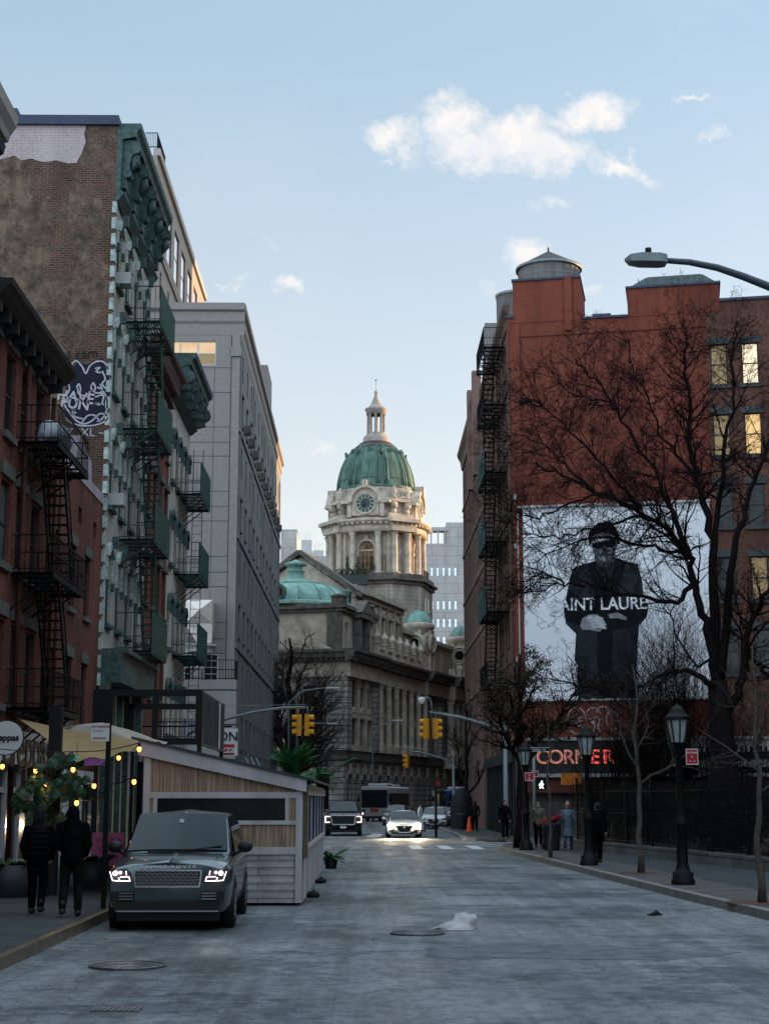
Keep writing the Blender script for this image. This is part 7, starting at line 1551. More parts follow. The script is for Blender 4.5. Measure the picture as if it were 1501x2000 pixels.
for sg in (-1, 1):
    h_ = MB(); h_.prism([(.57*sg, .76), (.88*sg, .77), (.925*sg, .95), (.66*sg, .965), (.58*sg, .90)], -.03, .09, lambda u, v, w_: (u, w_+.10*max(0, abs(u)-.5)/.4, v)); ho = h_.build('headlight', MATS['head_house'], RV, local=True)
    g = MB(); y_ = -.02
    for a_, b_ in (((.59, .775), (.76, .775)), ((.59, .775), (.61, .84)), ((.61, .84), (.75, .84)), ((.76, .775), (.775, .83)), ((.65, .865), (.66, .93)), ((.78, .775), (.87, .785)), ((.87, .785), (.915, .92))): g.bar((a_[0]*sg, y_+.10*(a_[0]-.5), a_[1]), (b_[0]*sg, y_+.10*(b_[0]-.5), b_[1]), .011, .011)
    g.tube([(.83*sg, y_+.005, .895), (.83*sg, y_+.05, .895)], .038, 12); g.tube([(.75*sg, y_+.0, .905), (.75*sg, y_+.05, .905)], .022, 10)
    g.build('lamp_strip', MATS['head_glow'], ho, local=True)
    m_ = MB(); m_.T = None; m_.smooth = True; m_.sphere((sg*1.10, 1.80, 1.25), .13, 12, sx=1.0, sy=.6, sz=.75); m_.tube([(sg*.9, 1.75, 1.12), (sg*1.04, 1.80, 1.2)], .035, 8); mo = m_.build('door_mirror', MATS['plastic_black'], RV, local=True)
blt = text('RANGE ROVER', .072, grey_mesh, None, (0, .02, .99), (R(70), 0, 0), 'bonnet_lettering', .003, bold=0, sx=1.5, sp=1.3); blt.parent = RV
q = MB(); 
for sg in (-1, 1): q.bar((sg*.74, 1.1, 1.13), (sg*.66, .35, 1.07), .012, .006)
q.bar((-.5, 1.42, 1.19), (.3, 1.48, 1.22), .02, .02); q.bar((.05, 1.42, 1.19), (.72, 1.52, 1.27), .02, .02); q.build('wipers', MATS['plastic_black'], RV, local=True)
arches(RV, .985, (.98, 3.95), .39, MATS['plastic_black'])
for sg in (-1, 1):
    for y in (.98, 3.95): wheel(RV, sg*.87, y, .39, .27, sg)
def front_light(p, e, col_, spread=60):
    ld = bpy.data.lights.new('headlight_beam', 'SPOT'); ld.energy = e; ld.color = col_; ld.spot_size = R(spread); ld.spot_blend = .8; ld.shadow_soft_size = .06; lo = bpy.data.objects.new('headlight_beam', ld); COL.objects.link(lo); lo.location = p; lo.rotation_euler = (R(84), 0, R(180))
# --- generic oncoming cars for the middle distance
def car(name, label, loc, rot, m, hh=1.45, W=.92, L_=4.7, hood=.86, glow='head_glow', suv=False, grille=None, plate_=False, group=None, lit_=True):
    th = thing(name, label, 'car', loc, rot, group); hz = hood; bz = hood+.06
    q = MB(); skin(q, [([.12, .04, 0, .02, .12, .25], [(W*.86, .22), (W*.92, .38), (W*.92, .58), (W*.88, hz*.84), (W*.6, hz*.90), (0, hz*.92)]), ([.4, .3, .26, .3, .34, .4], [(W*.93, .2), (W*.985, .38), (W*.99, .60), (W*.96, hz*.92), (W*.7, hz*.98), (0, hz)]),
        (1.2, [(W*.94, .2), (W, .38), (W, .62), (W*.97, bz*.97), (W*.8, bz), (0, bz+.02)]), (L_*.8, [(W*.94, .2), (W, .38), (W, .62), (W*.97, bz*.99), (W*.8, bz+.03), (0, bz+.05)]), (L_, [(W*.84, .28), (W*.9, .4), (W*.9, .6), (W*.86, bz*.9), (W*.6, bz*.97), (0, bz)])])
    soften(q.build('body', m, th, local=True), .04, 2)
    y0, y1 = 1.15, (1.75 if suv else 2.0); rear = L_-.15 if suv else L_-.5; rz_ = hh
    q = MB(); skin(q, [(y0, [(W*.84, bz-.05), (W*.82, bz+.02), (0, bz+.05)]), (y1, [(W*.88, bz-.05), (W*.70, rz_-.09), (0, rz_-.02)]), (y1+.7, [(W*.88, bz-.05), (W*.70, rz_-.06), (0, rz_)]), (rear-(.3 if suv else 1.0), [(W*.88, bz-.05), (W*.68, rz_-.08), (0, rz_-.02)]), (rear, [(W*.8, bz-.05), (W*.62, bz+.1), (0, bz+.14)])])
    soften(q.build('cabin', m, th, local=True), .05, 2)
    q = MB(); q.add([(-W*.80, y0-.0, bz+.05), (W*.80, y0-.0, bz+.05), (W*.67, y1-.06, rz_-.10), (-W*.67, y1-.06, rz_-.10)], [(0, 1, 2, 3)]); v = Vector((0, -(rz_-bz), y1-y0)).normalized()*.045
    q.v = [tuple(Vector(p)+v) for p in q.v]; q.build('windscreen', MATS['car_glass'], th, local=True)
    q = MB(); 
    for sg in (-1, 1): q.add([(sg*W*.885, y0+.3, bz+.02), (sg*W*.885, rear-.2, bz+.02), (sg*W*.72, rear-.8, rz_-.12), (sg*W*.72, y1+.1, rz_-.12)], [(0, 1, 2, 3)])
    q.build('side_glass', MATS['car_glass'], th, local=True)
    gq = MB()
    if grille == 'truck':
        gq.prism([(-.62, hz*.55), (.62, hz*.55), (.66, hz*.90), (-.66, hz*.90)], -.06, .1, lambda u, v_, w_: (u, w_, v_)); go = gq.build('grille', MATS['plastic_black'], th, local=True); q = MB()
        for a_, b_ in (((-.62, .52), (.62, .52)), ((-.69, .93), (.69, .93)), ((-.62, .52), (-.69, .93)), ((.62, .52), (.69, .93))): q.bar((a_[0], -.07, hz*a_[1]), (b_[0], -.07, hz*b_[1]), .05, .05)
        q.build('grille_surround', MATS['chrome'], go, local=True)
    else:
        gq.prism([(-.42, hz*.75), (-.27, hz*.38), (.27, hz*.38), (.42, hz*.75)], -.05, .1, lambda u, v_, w_: (u, w_, v_)); go = gq.build('grille', MATS['plastic_black'], th, local=True); q = MB()
        for sg in (-1, 1): q.bar((sg*.44, -.06, hz*.77), (sg*.28, -.06, hz*.36), .05, .04)
        q.bar((-.28, -.06, hz*.36), (.28, -.06, hz*.36), .04, .04); q.tube([(0, -.08, hz*.68), (0, -.05, hz*.68)], .06, 12); q.build('grille_surround', MATS['chrome'], go, local=True)
    q = MB(); q.box(-W*.75, -.02, .24, W*.75, .1, .34); 
    for sg in (-1, 1): q.box(sg*W*.58, -.02, .38, sg*W*.84, .12, .48)
    q.build('lower_intake', MATS['plastic_black'], th, local=True)
    if plate_: q = MB(); q.box(-.17, -.09, .42, .17, -.07, .55); q.build('number_plate', MATS['white_sign'], th, local=True)
    for sg in (-1, 1):
        q = MB()
        if grille == 'truck':
            q.box(sg*.74, -.02, hz*.60, sg*.93*W/.95, .2, hz*.90); ho = q.build('headlight', MATS['head_house'], th, local=True); q = MB(); x1 = .93*W/.95
            for a_, b_ in (((.75, .62), (x1, .62)), ((.75, .88), (x1, .88)), ((x1, .62), (x1, .88))): q.bar((sg*a_[0], -.04, hz*a_[1]), (sg*b_[0], -.04, hz*b_[1]), .04, .04)
            q.build('lamp_strip', MATS[glow], ho, local=True)
        else:
            q.prism([(sg*W*.55, hz*.70), (sg*W*.93, hz*.72), (sg*W*.95, hz*.84), (sg*W*.62, hz*.80)], -.0, .2, lambda u, v_, w_: (u, w_, v_)); ho = q.build('headlight', MATS['head_house'], th, local=True)
            if lit_: q = MB(); q.sphere((sg*W*.76, -.02, hz*.765), .16 if glow == 'head_bright' else .07, 10, sy=.5); q.build('lamp', MATS[glow], ho, local=True)  # bright lamps drawn oversized, headlight glare put into their shape
        q = MB(); q.smooth = True; q.sphere((sg*(W+.12), y0+.3, bz+.12), .10, 10, sx=1.1, sy=.6, sz=.8); q.tube([(sg*W*.93, y0+.3, bz+.04), (sg*(W+.05), y0+.3, bz+.1)], .03, 6); q.build('door_mirror', m, th, local=True)
    r_ = .38 if suv else .33; arches(th, W*.995, (.88, L_-1.0), r_, MATS['plastic_black'])
    for sg in (-1, 1):
        for y in (.88, L_-1.0): wheel(th, sg*(W-.12), y, r_, .23, sg)
    return th
blk = mat('paint_black', (.006, .007, .009), .25, 0, metal=.2, coat=.35); wht = mat('paint_silver', (.52, .52, .52), .3, 0, metal=.2, coat=.6); gry = mat('paint_steel', (.10, .11, .12), .3, 0, metal=.5, coat=.6)
g_ = gp(670, 1633); car('black_suv', 'black SUV with square glowing headlight frames coming up the left lane', (g_[0], g_[1], 0), 0, blk, hh=1.92, W=1.02, L_=5.3, hood=1.22, suv=True, grille='truck', plate_=True)
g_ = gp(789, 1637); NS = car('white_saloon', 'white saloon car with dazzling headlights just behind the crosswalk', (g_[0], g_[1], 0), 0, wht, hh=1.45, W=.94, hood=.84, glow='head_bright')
for sg in (-1, 1): front_light((g_[0]+sg*.72, g_[1]-.25, .68), 420, (1, .78, .5), 75)
for sg in (-1, 1): front_light((-3.12+sg*.78, 24.75, .85), 2.5, (1, .9, .9), 70)
car('grey_saloon', 'silver car queueing directly behind the dazzling white saloon', (gp(826, 1610)[0], 108, 0), R(-4), wht, hh=1.5, W=.93, hood=.9, lit_=False, group='cars queueing in the street')
car('dark_saloon', 'dark grey car with one bright headlamp, right of the queue near the corner post', (gp(862, 1612)[0], 112, 0), R(8), gry, hh=1.5, W=.92, hood=.88, glow='head_glow', group='cars queueing in the street')
car('dark_suv', 'dark SUV at the right kerb in front of the blue bus', (gp(893, 1608)[0]+.3, 118, 0), R(14), blk, hh=1.9, W=.98, L_=4.9, hood=1.1, suv=True, lit_=False, group='cars queueing in the street')
car('dark_hatchback', 'dark car mostly hidden behind the white saloon, in front of the bus', (gp(772, 1600)[0]-.8, 122, 0), R(-6), gry, hh=1.6, W=.95, hood=.95, lit_=False, group='cars queueing in the street')
# --- buses
def bus(name, label, loc, rot, m, L_=12, h=3.1, roofm='white_paint', front_lit=True):
    th = thing(name, label, 'bus', loc, rot); W = 1.28
    q = MB(); q.prism([(-W, .35), (W, .35), (W, 2.6), (W*.97, h-.1), (W*.8, h), (-W*.8, h), (-W*.97, h-.1), (-W, 2.6)], 0, L_, lambda u, v, w_: (u, w_, v)); soften(q.build('body', m, th, local=True), .08, 3)
    q = MB(); q.box(-W*.93, -.03, 1.25, W*.93, .02, 2.85); q.build('windscreen', MATS['car_glass'], th, local=True)
    q = MB(); q.box(-W*.6, -.05, 2.55, W*.6, -.03, 2.82); q.build('destination_display', MATS['black_ink'], th, local=True)
    q = MB()
    for sg in (-1, 1): q.box(sg*(W-.02), .5, 1.4, sg*(W+.015), L_-.6, 2.55)
    q.build('side_windows', MATS['car_glass'], th, local=True)
    q = MB(); q.box(-.9, 1.5, h, .9, 4.6, h+.28); q.box(-.8, 6, h, .8, 9.4, h+.22); soften(q.build('roof_units', MATS[roofm], th, local=True), .1, 3)
    q = MB(); q.box(-.38, -.05, .85, .38, -.01, 1.18); q.build('bike_rack', mat('rack_red', (.35, .05, .04), .5, .2), th, local=True)
    for sg in (-1, 1):
        q = MB(); q.box(sg*.85, -.04, .62, sg*1.2, .05, .82); ho = q.build('headlight', MATS['head_house'], th, local=True); q = MB(); q.sphere((sg*1.08, -.05, .72), .085, 8, sy=.4); q.build('lamp', MATS['head_glow'], ho, local=True)
        q = MB(); q.smooth = True; q.box(sg*1.3, -.35, 1.8, sg*1.5, -.2, 2.25); q.bar((sg*1.2, 0, 2.5), (sg*1.4, -.28, 2.25), .05); q.build('wing_mirror', MATS['plastic_black'], th, local=True)
        for y in (2.6, L_-3): wheel(th, sg*(W-.14), y, .48, .28, sg)
    q = MB(); q.box(-W+.02, -.02, .3, W-.02, .06, .5); q.build('bumper', MATS['plastic_black'], th, local=True); return th
g_ = gp(730, 1603); bus('city_bus', 'white city bus turning at the far junction, seen from its dark windscreen end', (at(731, 1560, 142).x, 142, 0), R(-11), mat('bus_white', (.36, .37, .38), .45, .15), 12, 3.15)
bus('blue_bus', 'dark blue bus with pale roof edge behind the parked cars at the right', (at(856, 1560, 152).x, 152, 0), R(-62), mat('bus_blue', (.02, .05, .13), .35, .1), 11, 2.9)
q = MB(); p = at(900, 1585, 96); UM = thing('covered_stall', 'black covered stall on the pavement behind the traffic cone', 'stall', (p.x, 96, .15)); q.smooth = True; q.lathe([(.9, .0), (.95, 1.2), (.8, 2.0), (.4, 2.5), (.05, 2.6)], (p.x+.3, 100, .15), 14, sx=.8); q.build('cover', MATS['black_base'], UM); q = MB(); q.tube([(p.x+.3, 100, 2.7), (p.x+.3, 100, 2.9)], .03, 6); q.build('finial', MATS['iron'], UM)
p = at(851, 1612, 84); CP = thing('corner_post', 'plain dark post with a small dark red sign beside the queueing cars', 'sign post', (p.x, 84, 0)); q = MB(); q.tube([(p.x, 84, 0), (p.x, 84, at(0, 1525, 84).z)], .07, 8); q.build('pole', MATS['iron'], CP); q = MB(); z_ = at(0, 1530, 84).z; q.box(p.x, 83.9, z_-.15, p.x+.25, 83.94, z_+.15); q.build('plate', mat('sign_maroon', (.12, .01, .02), .6, 0), CP)
# ================================================================ people
mat('skin_tone', (.30, .17, .12), .6, .1); mat('cloth_black', (.004, .004, .005), .95, .5, scale=6, bump=1.0, bscale=9, spec=.05); mat('cloth_charcoal', (.010, .011, .013), .95, .4, scale=8, bump=1.0, bscale=9, spec=.05); mat('boots', (.02, .017, .015), .6, 0)
mat('hair_dark', (.015, .012, .01), .7, .2)
def limb(mb, P, Rd, n=10):
    P = [Vector(p) for p in P]
    if len(P) > 2:            # soften the joints a little
        pass
    mb.tube(P, Rd, n)
    for p, r in zip(P, Rd): mb.sphere(tuple(p), r, n)
def union(o, vox):
    md = o.modifiers.new('remesh', 'REMESH'); md.mode = 'VOXEL'; md.voxel_size = vox; md.use_smooth_shade = True
    s_ = o.modifiers.new('smooth', 'SMOOTH'); s_.factor = .5; s_.iterations = 4; return o
def person(label, loc, rot, h=1.74, legs=((.0, .0), (.0, .0)), arms=None, lean=0, jacket='cloth_black', trousers='cloth_charcoal', top='hair', top_m='hair_dark', coat_len=.0, puffy=1.0, cat='person', mask=None, face=True, skirt=False, bend=0, fine=.011):
    th = thing('person', label, cat, loc, rot); k = h/1.74; S_ = lambda x, y, z: (x*k, y*k, z*k)
    def tor(z, y=0):       # bend the upper body forward (towards -Y) about the hips
        a = R(bend+lean); dz = z-.95; return (y*math.cos(a)-dz*math.sin(a), .95+dz*math.cos(a)+(y)*math.sin(a)) if dz > 0 else (y, z)
    def U(x, y, z): yy_, zz_ = tor(z, y); return S_(x, yy_, zz_)
    L_leg = []
    for sg, (fw, kn) in zip((-1, 1), legs):         # fw: foot forward (+) in metres, kn: knee bend
        hipp = S_(sg*.095, 0, .92); foot = S_(sg*.11, -fw, .09+max(0, -fw)*.25); kz = .50-.10*kn; knee = S_(sg*.105, -fw*.5-.06-.12*kn, kz); L_leg.append((hipp, knee, foot, sg, fw))
    arms = arms or ((( -.05, .05)), ((.05, .05)))
    A = []
    for sg, (sw, el) in zip((-1, 1), arms):         # sw: hand forward, el: elbow bend upward
        sh = U(sg*.19, 0, 1.43); elb = U(sg*.26, .03-sw*.4, 1.15); hd = U(sg*(.25-.12*el), -sw-.10*el, .90+.28*el); A.append((sh, elb, hd, sg))
    hc = U(0, -.02, 1.625)
    q = MB()
    limb(q, [S_(0, 0, .95), U(0, .01, 1.12), U(0, 0, 1.32), U(0, .0, 1.42)], [.135*k, .125*k, .145*k, .10*k]); limb(q, [U(0, 0, 1.42), U(0, -.01, 1.56)], [.06*k, .055*k])
    q.sphere(hc, .098*k, 14, sz=1.22, sx=.88, sy=1.0); q.sphere(U(0, -.035, 1.565), .062*k, 10, sz=.8)
    q.sphere(U(0, -.122, 1.605), .018*k, 8, sz=1.5); q.sphere(U(0, -.10, 1.56), .028*k, 8, sz=.4)
    for sg in (-1, 1): q.sphere(U(sg*.088, .0, 1.615), .026*k, 8, sx=.4, sz=1.2); q.sphere(U(sg*.035, -.088, 1.645), .018*k, 8)
    for hp, kn_, ft, sg, fw in L_leg: limb(q, [hp, kn_, ft], [.085*k, .055*k, .042*k]); limb(q, [ft, (ft[0], ft[1]-.13*k, ft[2]-.045*k)], [.042*k, .035*k])
    for sh, elb, hd, sg in A:
        limb(q, [sh, elb, hd], [.052*k, .040*k, .028*k]); d = (Vector(hd)-Vector(elb)).normalized(); c = Vector(hd)+d*.05*k; limb(q, [hd, c], [.026*k, .036*k])
        s1 = d.cross(Vector((1, 0, 0))); s1 = s1.normalized() if s1.length > .1 else Vector((0, 1, 0)); inn = Vector((-sg, 0, 0))
        for j, ln in enumerate((.070, .082, .078, .060)):
            b0 = c+s1*(j-1.5)*.020*k+d*.03*k; m1 = b0+d*ln*.5*k+inn*.008*k; e1 = m1+(d*.7+inn*.6).normalized()*ln*.5*k; limb(q, [b0, m1, e1], [.0105*k, .0098*k, .0088*k], 6)
        b0 = c-s1*.032*k-d*.01*k; limb(q, [b0, b0-s1*.022*k+d*.03*k+inn*.01*k, b0-s1*.02*k+d*.058*k+inn*.02*k], [.012*k, .011*k, .009*k], 6)
    union(q.build('body', MATS['skin_tone'], th, local=True), fine)
    # clothing
    q = MB(); g = puffy
    limb(q, [S_(0, 0, .93), U(0, .01, 1.12), U(0, 0, 1.30), U(0, .0, 1.43)], [.168*k*g, .160*k*g, .178*k*g, .105*k]); 
    for sg in (-1, 1): limb(q, [U(sg*.05, 0, 1.44), U(sg*.185, 0, 1.415)], [.09*k, .078*k*g])
    limb(q, [U(0, .0, 1.42), U(0, .0, 1.50)], [.09*k, .072*k])
    for sh, elb, hd, sg in A: limb(q, [sh, elb, Vector(elb).lerp(Vector(hd), .97)], [.074*k*g, .062*k*g, .050*k*g])
    if coat_len: q.lathe([(.15*k, 1.0*k), (.175*k, .85*k), (.20*k, (.92-coat_len)*k), (.15*k, (.92-coat_len)*k)], (0, 0, 0), 18, sy=.8); q.lathe([(.001, 1.0*k), (.15*k, 1.0*k)], n=18, sy=.8); q.lathe([(.15*k, (.92-coat_len)*k), (.001, (.92-coat_len)*k)], n=18, sy=.8)
    union(q.build('jacket', MATS[jacket], th, local=True), .016)
    if g > 1.05:
        pass
    q = MB(); q.sphere(S_(0, 0, .93), .155*k, 12, sz=.8, sy=.85)
    for hp, kn_, ft, sg, fw in L_leg: limb(q, [hp, kn_, (ft[0], ft[1], ft[2]+.04)], [.105*k, .082*k, .066*k])
    union(q.build('trousers', MATS[trousers], th, local=True), .016)
    q = MB()
    for hp, kn_, ft, sg, fw in L_leg: limb(q, [(ft[0], ft[1]+.03*k, ft[2]-.04*k), (ft[0], ft[1]-.05*k, ft[2]-.035*k), (ft[0], ft[1]-.16*k, ft[2]-.05*k)], [.052*k, .052*k, .042*k]); limb(q, [(ft[0], ft[1], ft[2]), (ft[0], ft[1], ft[2]+.1*k)], [.055*k, .052*k])
    union(q.build('shoes', MATS['boots'], th, local=True), .014)
    q = MB()
    if top == 'hood': q.sphere(U(0, .02, 1.63), .125*k, 14, sz=1.2, sx=.86); q.sphere(U(0, .06, 1.60), .10*k, 10, sz=1.1); limb(q, [U(-.06, .03, 1.46), U(.06, .03, 1.46)], [.10*k, .10*k]); limb(q, [U(0, .03, 1.46), U(0, .03, 1.58)], [.125*k, .11*k])
    elif top == 'beanie': q.sphere(U(0, .01, 1.70), .108*k, 14, sz=.85, sx=.92); q.sphere(U(.0, .0, 1.80), .05*k, 10)
    elif top == 'cap': q.sphere(U(0, .01, 1.69), .104*k, 12, sz=.8, sx=.92); q.box(*[a for a in (-.06*k, -.18*k+hc[1], 1.665*k, .06*k, -.08*k+hc[1], 1.68*k)])
    else: q.sphere(U(0, .018, 1.66), .105*k, 14, sz=1.05, sx=.9)
    union(q.build({'hood': 'hood', 'beanie': 'beanie', 'cap': 'cap'}.get(top, 'hair'), MATS[top_m], th, local=True), .013)
    if mask: q = MB(); q.sphere(U(0, -.075, 1.58), .062*k, 12, sz=.85); q.build('face_mask', MATS[mask], th, local=True)
    return th
fr = R(180)
p = at(140, 1700, 26.0); person('person in black hooded jacket and patterned trousers walking away beside the parking sign pole', (p.x, 26.0, .15), fr+R(4), 1.76, legs=((.10, 0), (-.16, .2)), arms=((.02, .3), (.05, .6)), jacket='cloth_black', trousers='cloth_camo' if 'cloth_camo' in MATS else mat('cloth_camo', (.011, .012, .010), .95, .6, scale=9, spec=.05).name, top='hood', top_m='cloth_black', puffy=1.12)
p = at(74, 1700, 26.6); W2_ = person('person in black padded jacket and cap walking away at the left, near the round planter', (p.x, 26.6, .15), fr+R(-3), 1.68, legs=((-.14, .2), (.10, 0)), arms=((.0, .2), (.0, .2)), jacket='cloth_black', trousers='cloth_black', top='hood', top_m='cloth_charcoal', puffy=1.22, coat_len=.18)
q = MB()
for z in (1.0, 1.09, 1.18, 1.27, 1.36): q.tube([(.205*math.cos(t_), .2*math.sin(t_), z) for t_ in [2*math.pi*j/20 for j in range(21)]], .012, 5, False)
q.build('jacket_seams', MATS['cloth_charcoal'], W2_, local=True)
mat('cloth_beige', (.20, .165, .13), .85, .2); mat('cloth_red', (.22, .015, .02), .85, .3); mat('cloth_blue', (.12, .17, .22), .85, .3, scale=6); mat('cloth_denim', (.05, .09, .15), .85, .3); mat('beanie_pink', (.42, .24, .21), .9, .1); mat('mask_white', (.5, .55, .6), .7, 0)
g_ = gp(1050, 1645); person('person in a beige jacket and white face mask behind the litter bin', (at(1050, 1600, 62.5).x, 62.5, .15), R(8), 1.78, legs=((.05, 0), (-.05, 0)), jacket='cloth_beige', trousers='cloth_black', mask='mask_white')
person('person in a dark red jacket bending low over the litter bin', (at(1068, 1600, 59.6).x-.15, 59.6, .15), R(60), 1.7, legs=((.15, .6), (-.05, .6)), arms=((.25, .2), (.3, .3)), jacket='cloth_red', trousers='cloth_charcoal', bend=68, top='hood', top_m='cloth_red')
person('person in a long pale blue coat and pink bobble beanie walking away past the bin', (at(1108, 1600, 59.5).x, 59.5, .15), fr+R(-10), 1.72, legs=((.16, 0), (-.18, .2)), arms=((.1, .2), (.12, .5)), jacket='cloth_blue', trousers='cloth_denim', top='beanie', top_m='beanie_pink', coat_len=.42)
person('person all in black standing at the corner of the red building', (at(985, 1600, 73.8).x, 73.8, .15), R(15), 1.78, legs=((.06, 0), (-.06, 0)), jacket='cloth_black', trousers='cloth_black', top='hood', top_m='cloth_black')
person('person in dark clothes walking on the pavement just behind the traffic cone', (at(927, 1600, 92).x, 92, .15), fr, 1.75, legs=((.15, 0), (-.15, .1)), jacket='cloth_charcoal', trousers='cloth_black', top='hair')
person('dark figure walking by the park fence behind the second street lamp', (at(1166, 1600, 47.5).x, 47.5, .15), fr+R(12), 1.76, legs=((.15, 0), (-.15, .1)), jacket='cloth_black', trousers='cloth_black', top='hair')
g_ = at(820, 1600, 100); person('person in white crossing the street between the queueing cars', (g_.x, 100, 0), R(80), 1.75, jacket='white_sign', trousers='mask_white', legs=((.2, 0), (-.2, .1)))
# ================================================================ bare trees
mat('bark_dark', (.014, .010, .010), .95, .4, spec=.06, scale=4, bump=.6, bscale=12); mat('bark_twig', (.012, .008, .008), .95, 0, spec=.04); mat('bark_pale', (.085, .072, .058), .85, .45, scale=7, bump=.4, bscale=14); mat('bark_far', (.05, .04, .035), .9, 0); mat('twig_pale', (.05, .043, .037), .9, 0)
def sub(rr, mb, p, d, ln, r, lev, sides, up=.10, wig=.32, dens=1.0, minr=.006, planar=1.0):
    n_ = max(3, int(ln/ (.28 if lev > 1 else .38))); P = [Vector(p)]; v = Vector(d).normalized(); rad = [r]
    for i in range(n_):
        v = (v+Vector((rr.gauss(0, wig), rr.gauss(0, wig)*planar, rr.gauss(0, wig)+up))*.55).normalized(); P.append(P[-1]+v*ln/n_); rad.append(max(minr*.7, r*(1-.75*(i+1)/n_)))
    mb.tube(P, rad, sides[min(lev, len(sides)-1)], False)
    if lev >= 3:
        for _ in range(2):
            q_ = P[rr.randrange(1, n_+1)]; w_ = Vector((rr.gauss(0, 1), rr.gauss(0, 1), rr.gauss(.3, 1))).normalized(); mb.tube([q_, q_+w_*rr.uniform(.08, .2)], [minr, minr*.6], 3, False)
        return
    k = int(ln*(2.6, 3.0, 3.6)[min(lev, 2)]*dens)+1
    for _ in range(k):
        t_ = rr.uniform(.15, 1); i = min(n_-1, int(t_*n_)); q_ = P[i].lerp(P[i+1], t_*n_-i); dv = (P[i+1]-P[i]).normalized()
        w_ = Vector((rr.gauss(0, 1), rr.gauss(0, 1)*planar, rr.gauss(0, 1))); w_ = (w_-dv*w_.dot(dv)).normalized()
        nd = (dv*rr.uniform(.4, 1.0)+w_*rr.uniform(.6, 1.1)).normalized(); l2 = max(.18, ln*rr.uniform(.30, .60)*(1-.4*t_))
        if l2 < .12: continue
        sub(rr, mb, q_, nd, l2, max(minr, rad[i]*rr.uniform(.45, .65)), lev+1, sides, up, wig, dens, minr, planar)
def smoothpts(P, k=5):
    o = []
    for i in range(len(P)-1):
        a0, a1, a2, a3 = P[max(i-1, 0)], P[i], P[i+1], P[min(i+2, len(P)-1)]
        for j in range(k): t_ = j/k; o.append(.5*((2*a1)+(a2-a0)*t_+(2*a0-5*a1+4*a2-a3)*t_*t_+(3*a1-a0-3*a2+a3)*t_**3))
    return o+[P[-1]]
def big_tree():
    rr = random.Random(21); TY = 50.0; px_m = 3000/TY; b0 = at(1412, 1560, TY)
    th = thing('bare_street_tree', 'large dark bare tree with thick crooked limbs in the little fenced park', 'tree', (b0.x, TY, .4))
    tr = MB(); cr = MB()
    def lim(px_pts, r0, r1, dy0, dy1, nsub, ls=2.6, target=None, start=0.12):
        n_ = len(px_pts); P = [at(x, y, TY+dy0+(dy1-dy0)*(i/(n_-1))**.8) for i, (x, y) in enumerate(px_pts)]; P = smoothpts(P, 4); m_ = len(P)
        for i in range(1, m_): P[i] = P[i]+Vector((rr.gauss(0, .05), rr.gauss(0, .05), rr.gauss(0, .05)))
        rad = [.78*(r0+(r1-r0)*(i/(m_-1))**.6) for i in range(m_)]; (target or tr).tube(P, rad, 9)
        for _ in range(int(nsub*3.3)):
            t_ = start+(1-start)*rr.random()**.85; i = min(m_-2, int(t_*(m_-1))); dv = (P[i+1]-P[i]).normalized(); w_ = Vector((rr.gauss(0, 1), rr.gauss(0, 1), rr.gauss(0, 1)+.15)); w_ = (w_-dv*w_.dot(dv)).normalized(); nd = (dv*rr.uniform(.5, 1.1)+w_).normalized()
            sub(rr, cr, P[i], nd, ls*rr.uniform(.5, 1.15)*(1-.25*t_), min(.05, max(.016, rad[i]*rr.uniform(.28, .5))), 0, (6, 5, 4, 3), up=.07, wig=.34, dens=1.0, minr=.0062)
        return P
    tr.tube([Vector((b0.x-.05, TY, .3)), Vector((b0.x, TY, .8)), at(1415, 1500, TY), at(1409, 1440, TY), at(1404, 1385, TY), at(1400, 1330, TY)], [.60, .48, .44, .40, .36, .32], 14)
    lim([(1400, 1340), (1388, 1260), (1372, 1200), (1350, 1130), (1342, 1080), (1300, 1030), (1230, 990), (1160, 962), (1100, 932), (1040, 905)], .26, .035, 0, -1.5, 17, start=.25)
    lim([(1344, 1085), (1322, 1020), (1290, 950), (1250, 880), (1205, 800), (1160, 740), (1120, 700)], .15, .03, -.6, .8, 15)
    lim([(1300, 1032), (1262, 1010), (1210, 1018), (1140, 1040), (1080, 1052), (1020, 1040)], .10, .02, -1.0, -2.0, 12)
    lim([(1400, 1335), (1392, 1180), (1388, 1060), (1368, 960), (1348, 880), (1345, 780), (1335, 710), (1340, 650)], .30, .03, 0, 1.0, 17, start=.35)
    lim([(1390, 1100), (1402, 980), (1412, 880), (1432, 780), (1430, 690), (1438, 630)], .17, .03, .3, 1.5, 12)
    lim([(1404, 1330), (1420, 1180), (1436, 1060), (1460, 980), (1488, 900), (1520, 820), (1560, 740)], .24, .04, 0, -1.0, 12, start=.3)
    lim([(1408, 1400), (1440, 1340), (1454, 1260), (1480, 1180), (1530, 1120), (1600, 1060)], .25, .06, 0, -1.6, 10, start=.3)
    lim([(1395, 1350), (1370, 1322), (1335, 1308), (1290, 1320), (1245, 1342), (1190, 1352), (1130, 1338), (1070, 1322)], .17, .02, 0, -1.8, 10, ls=2.0, start=.3)
    lim([(1352, 1140), (1318, 1176), (1270, 1168), (1200, 1158), (1150, 1144), (1100, 1140), (1050, 1152), (1008, 1160)], .13, .02, -.4, -1.8, 13, ls=2.2)
    lim([(1345, 1090), (1290, 1072), (1230, 1058), (1180, 1048), (1110, 1066), (1040, 1100)], .10, .02, -.6, -2.4, 11, ls=2.0)
    lim([(1372, 960), (1330, 900), (1290, 850), (1270, 790), (1235, 720), (1225, 660)], .10, .02, .8, 1.8, 11)
    lim([(1250, 990), (1190, 930), (1130, 860), (1070, 800), (1030, 780)], .09, .02, -1.0, .4, 12)
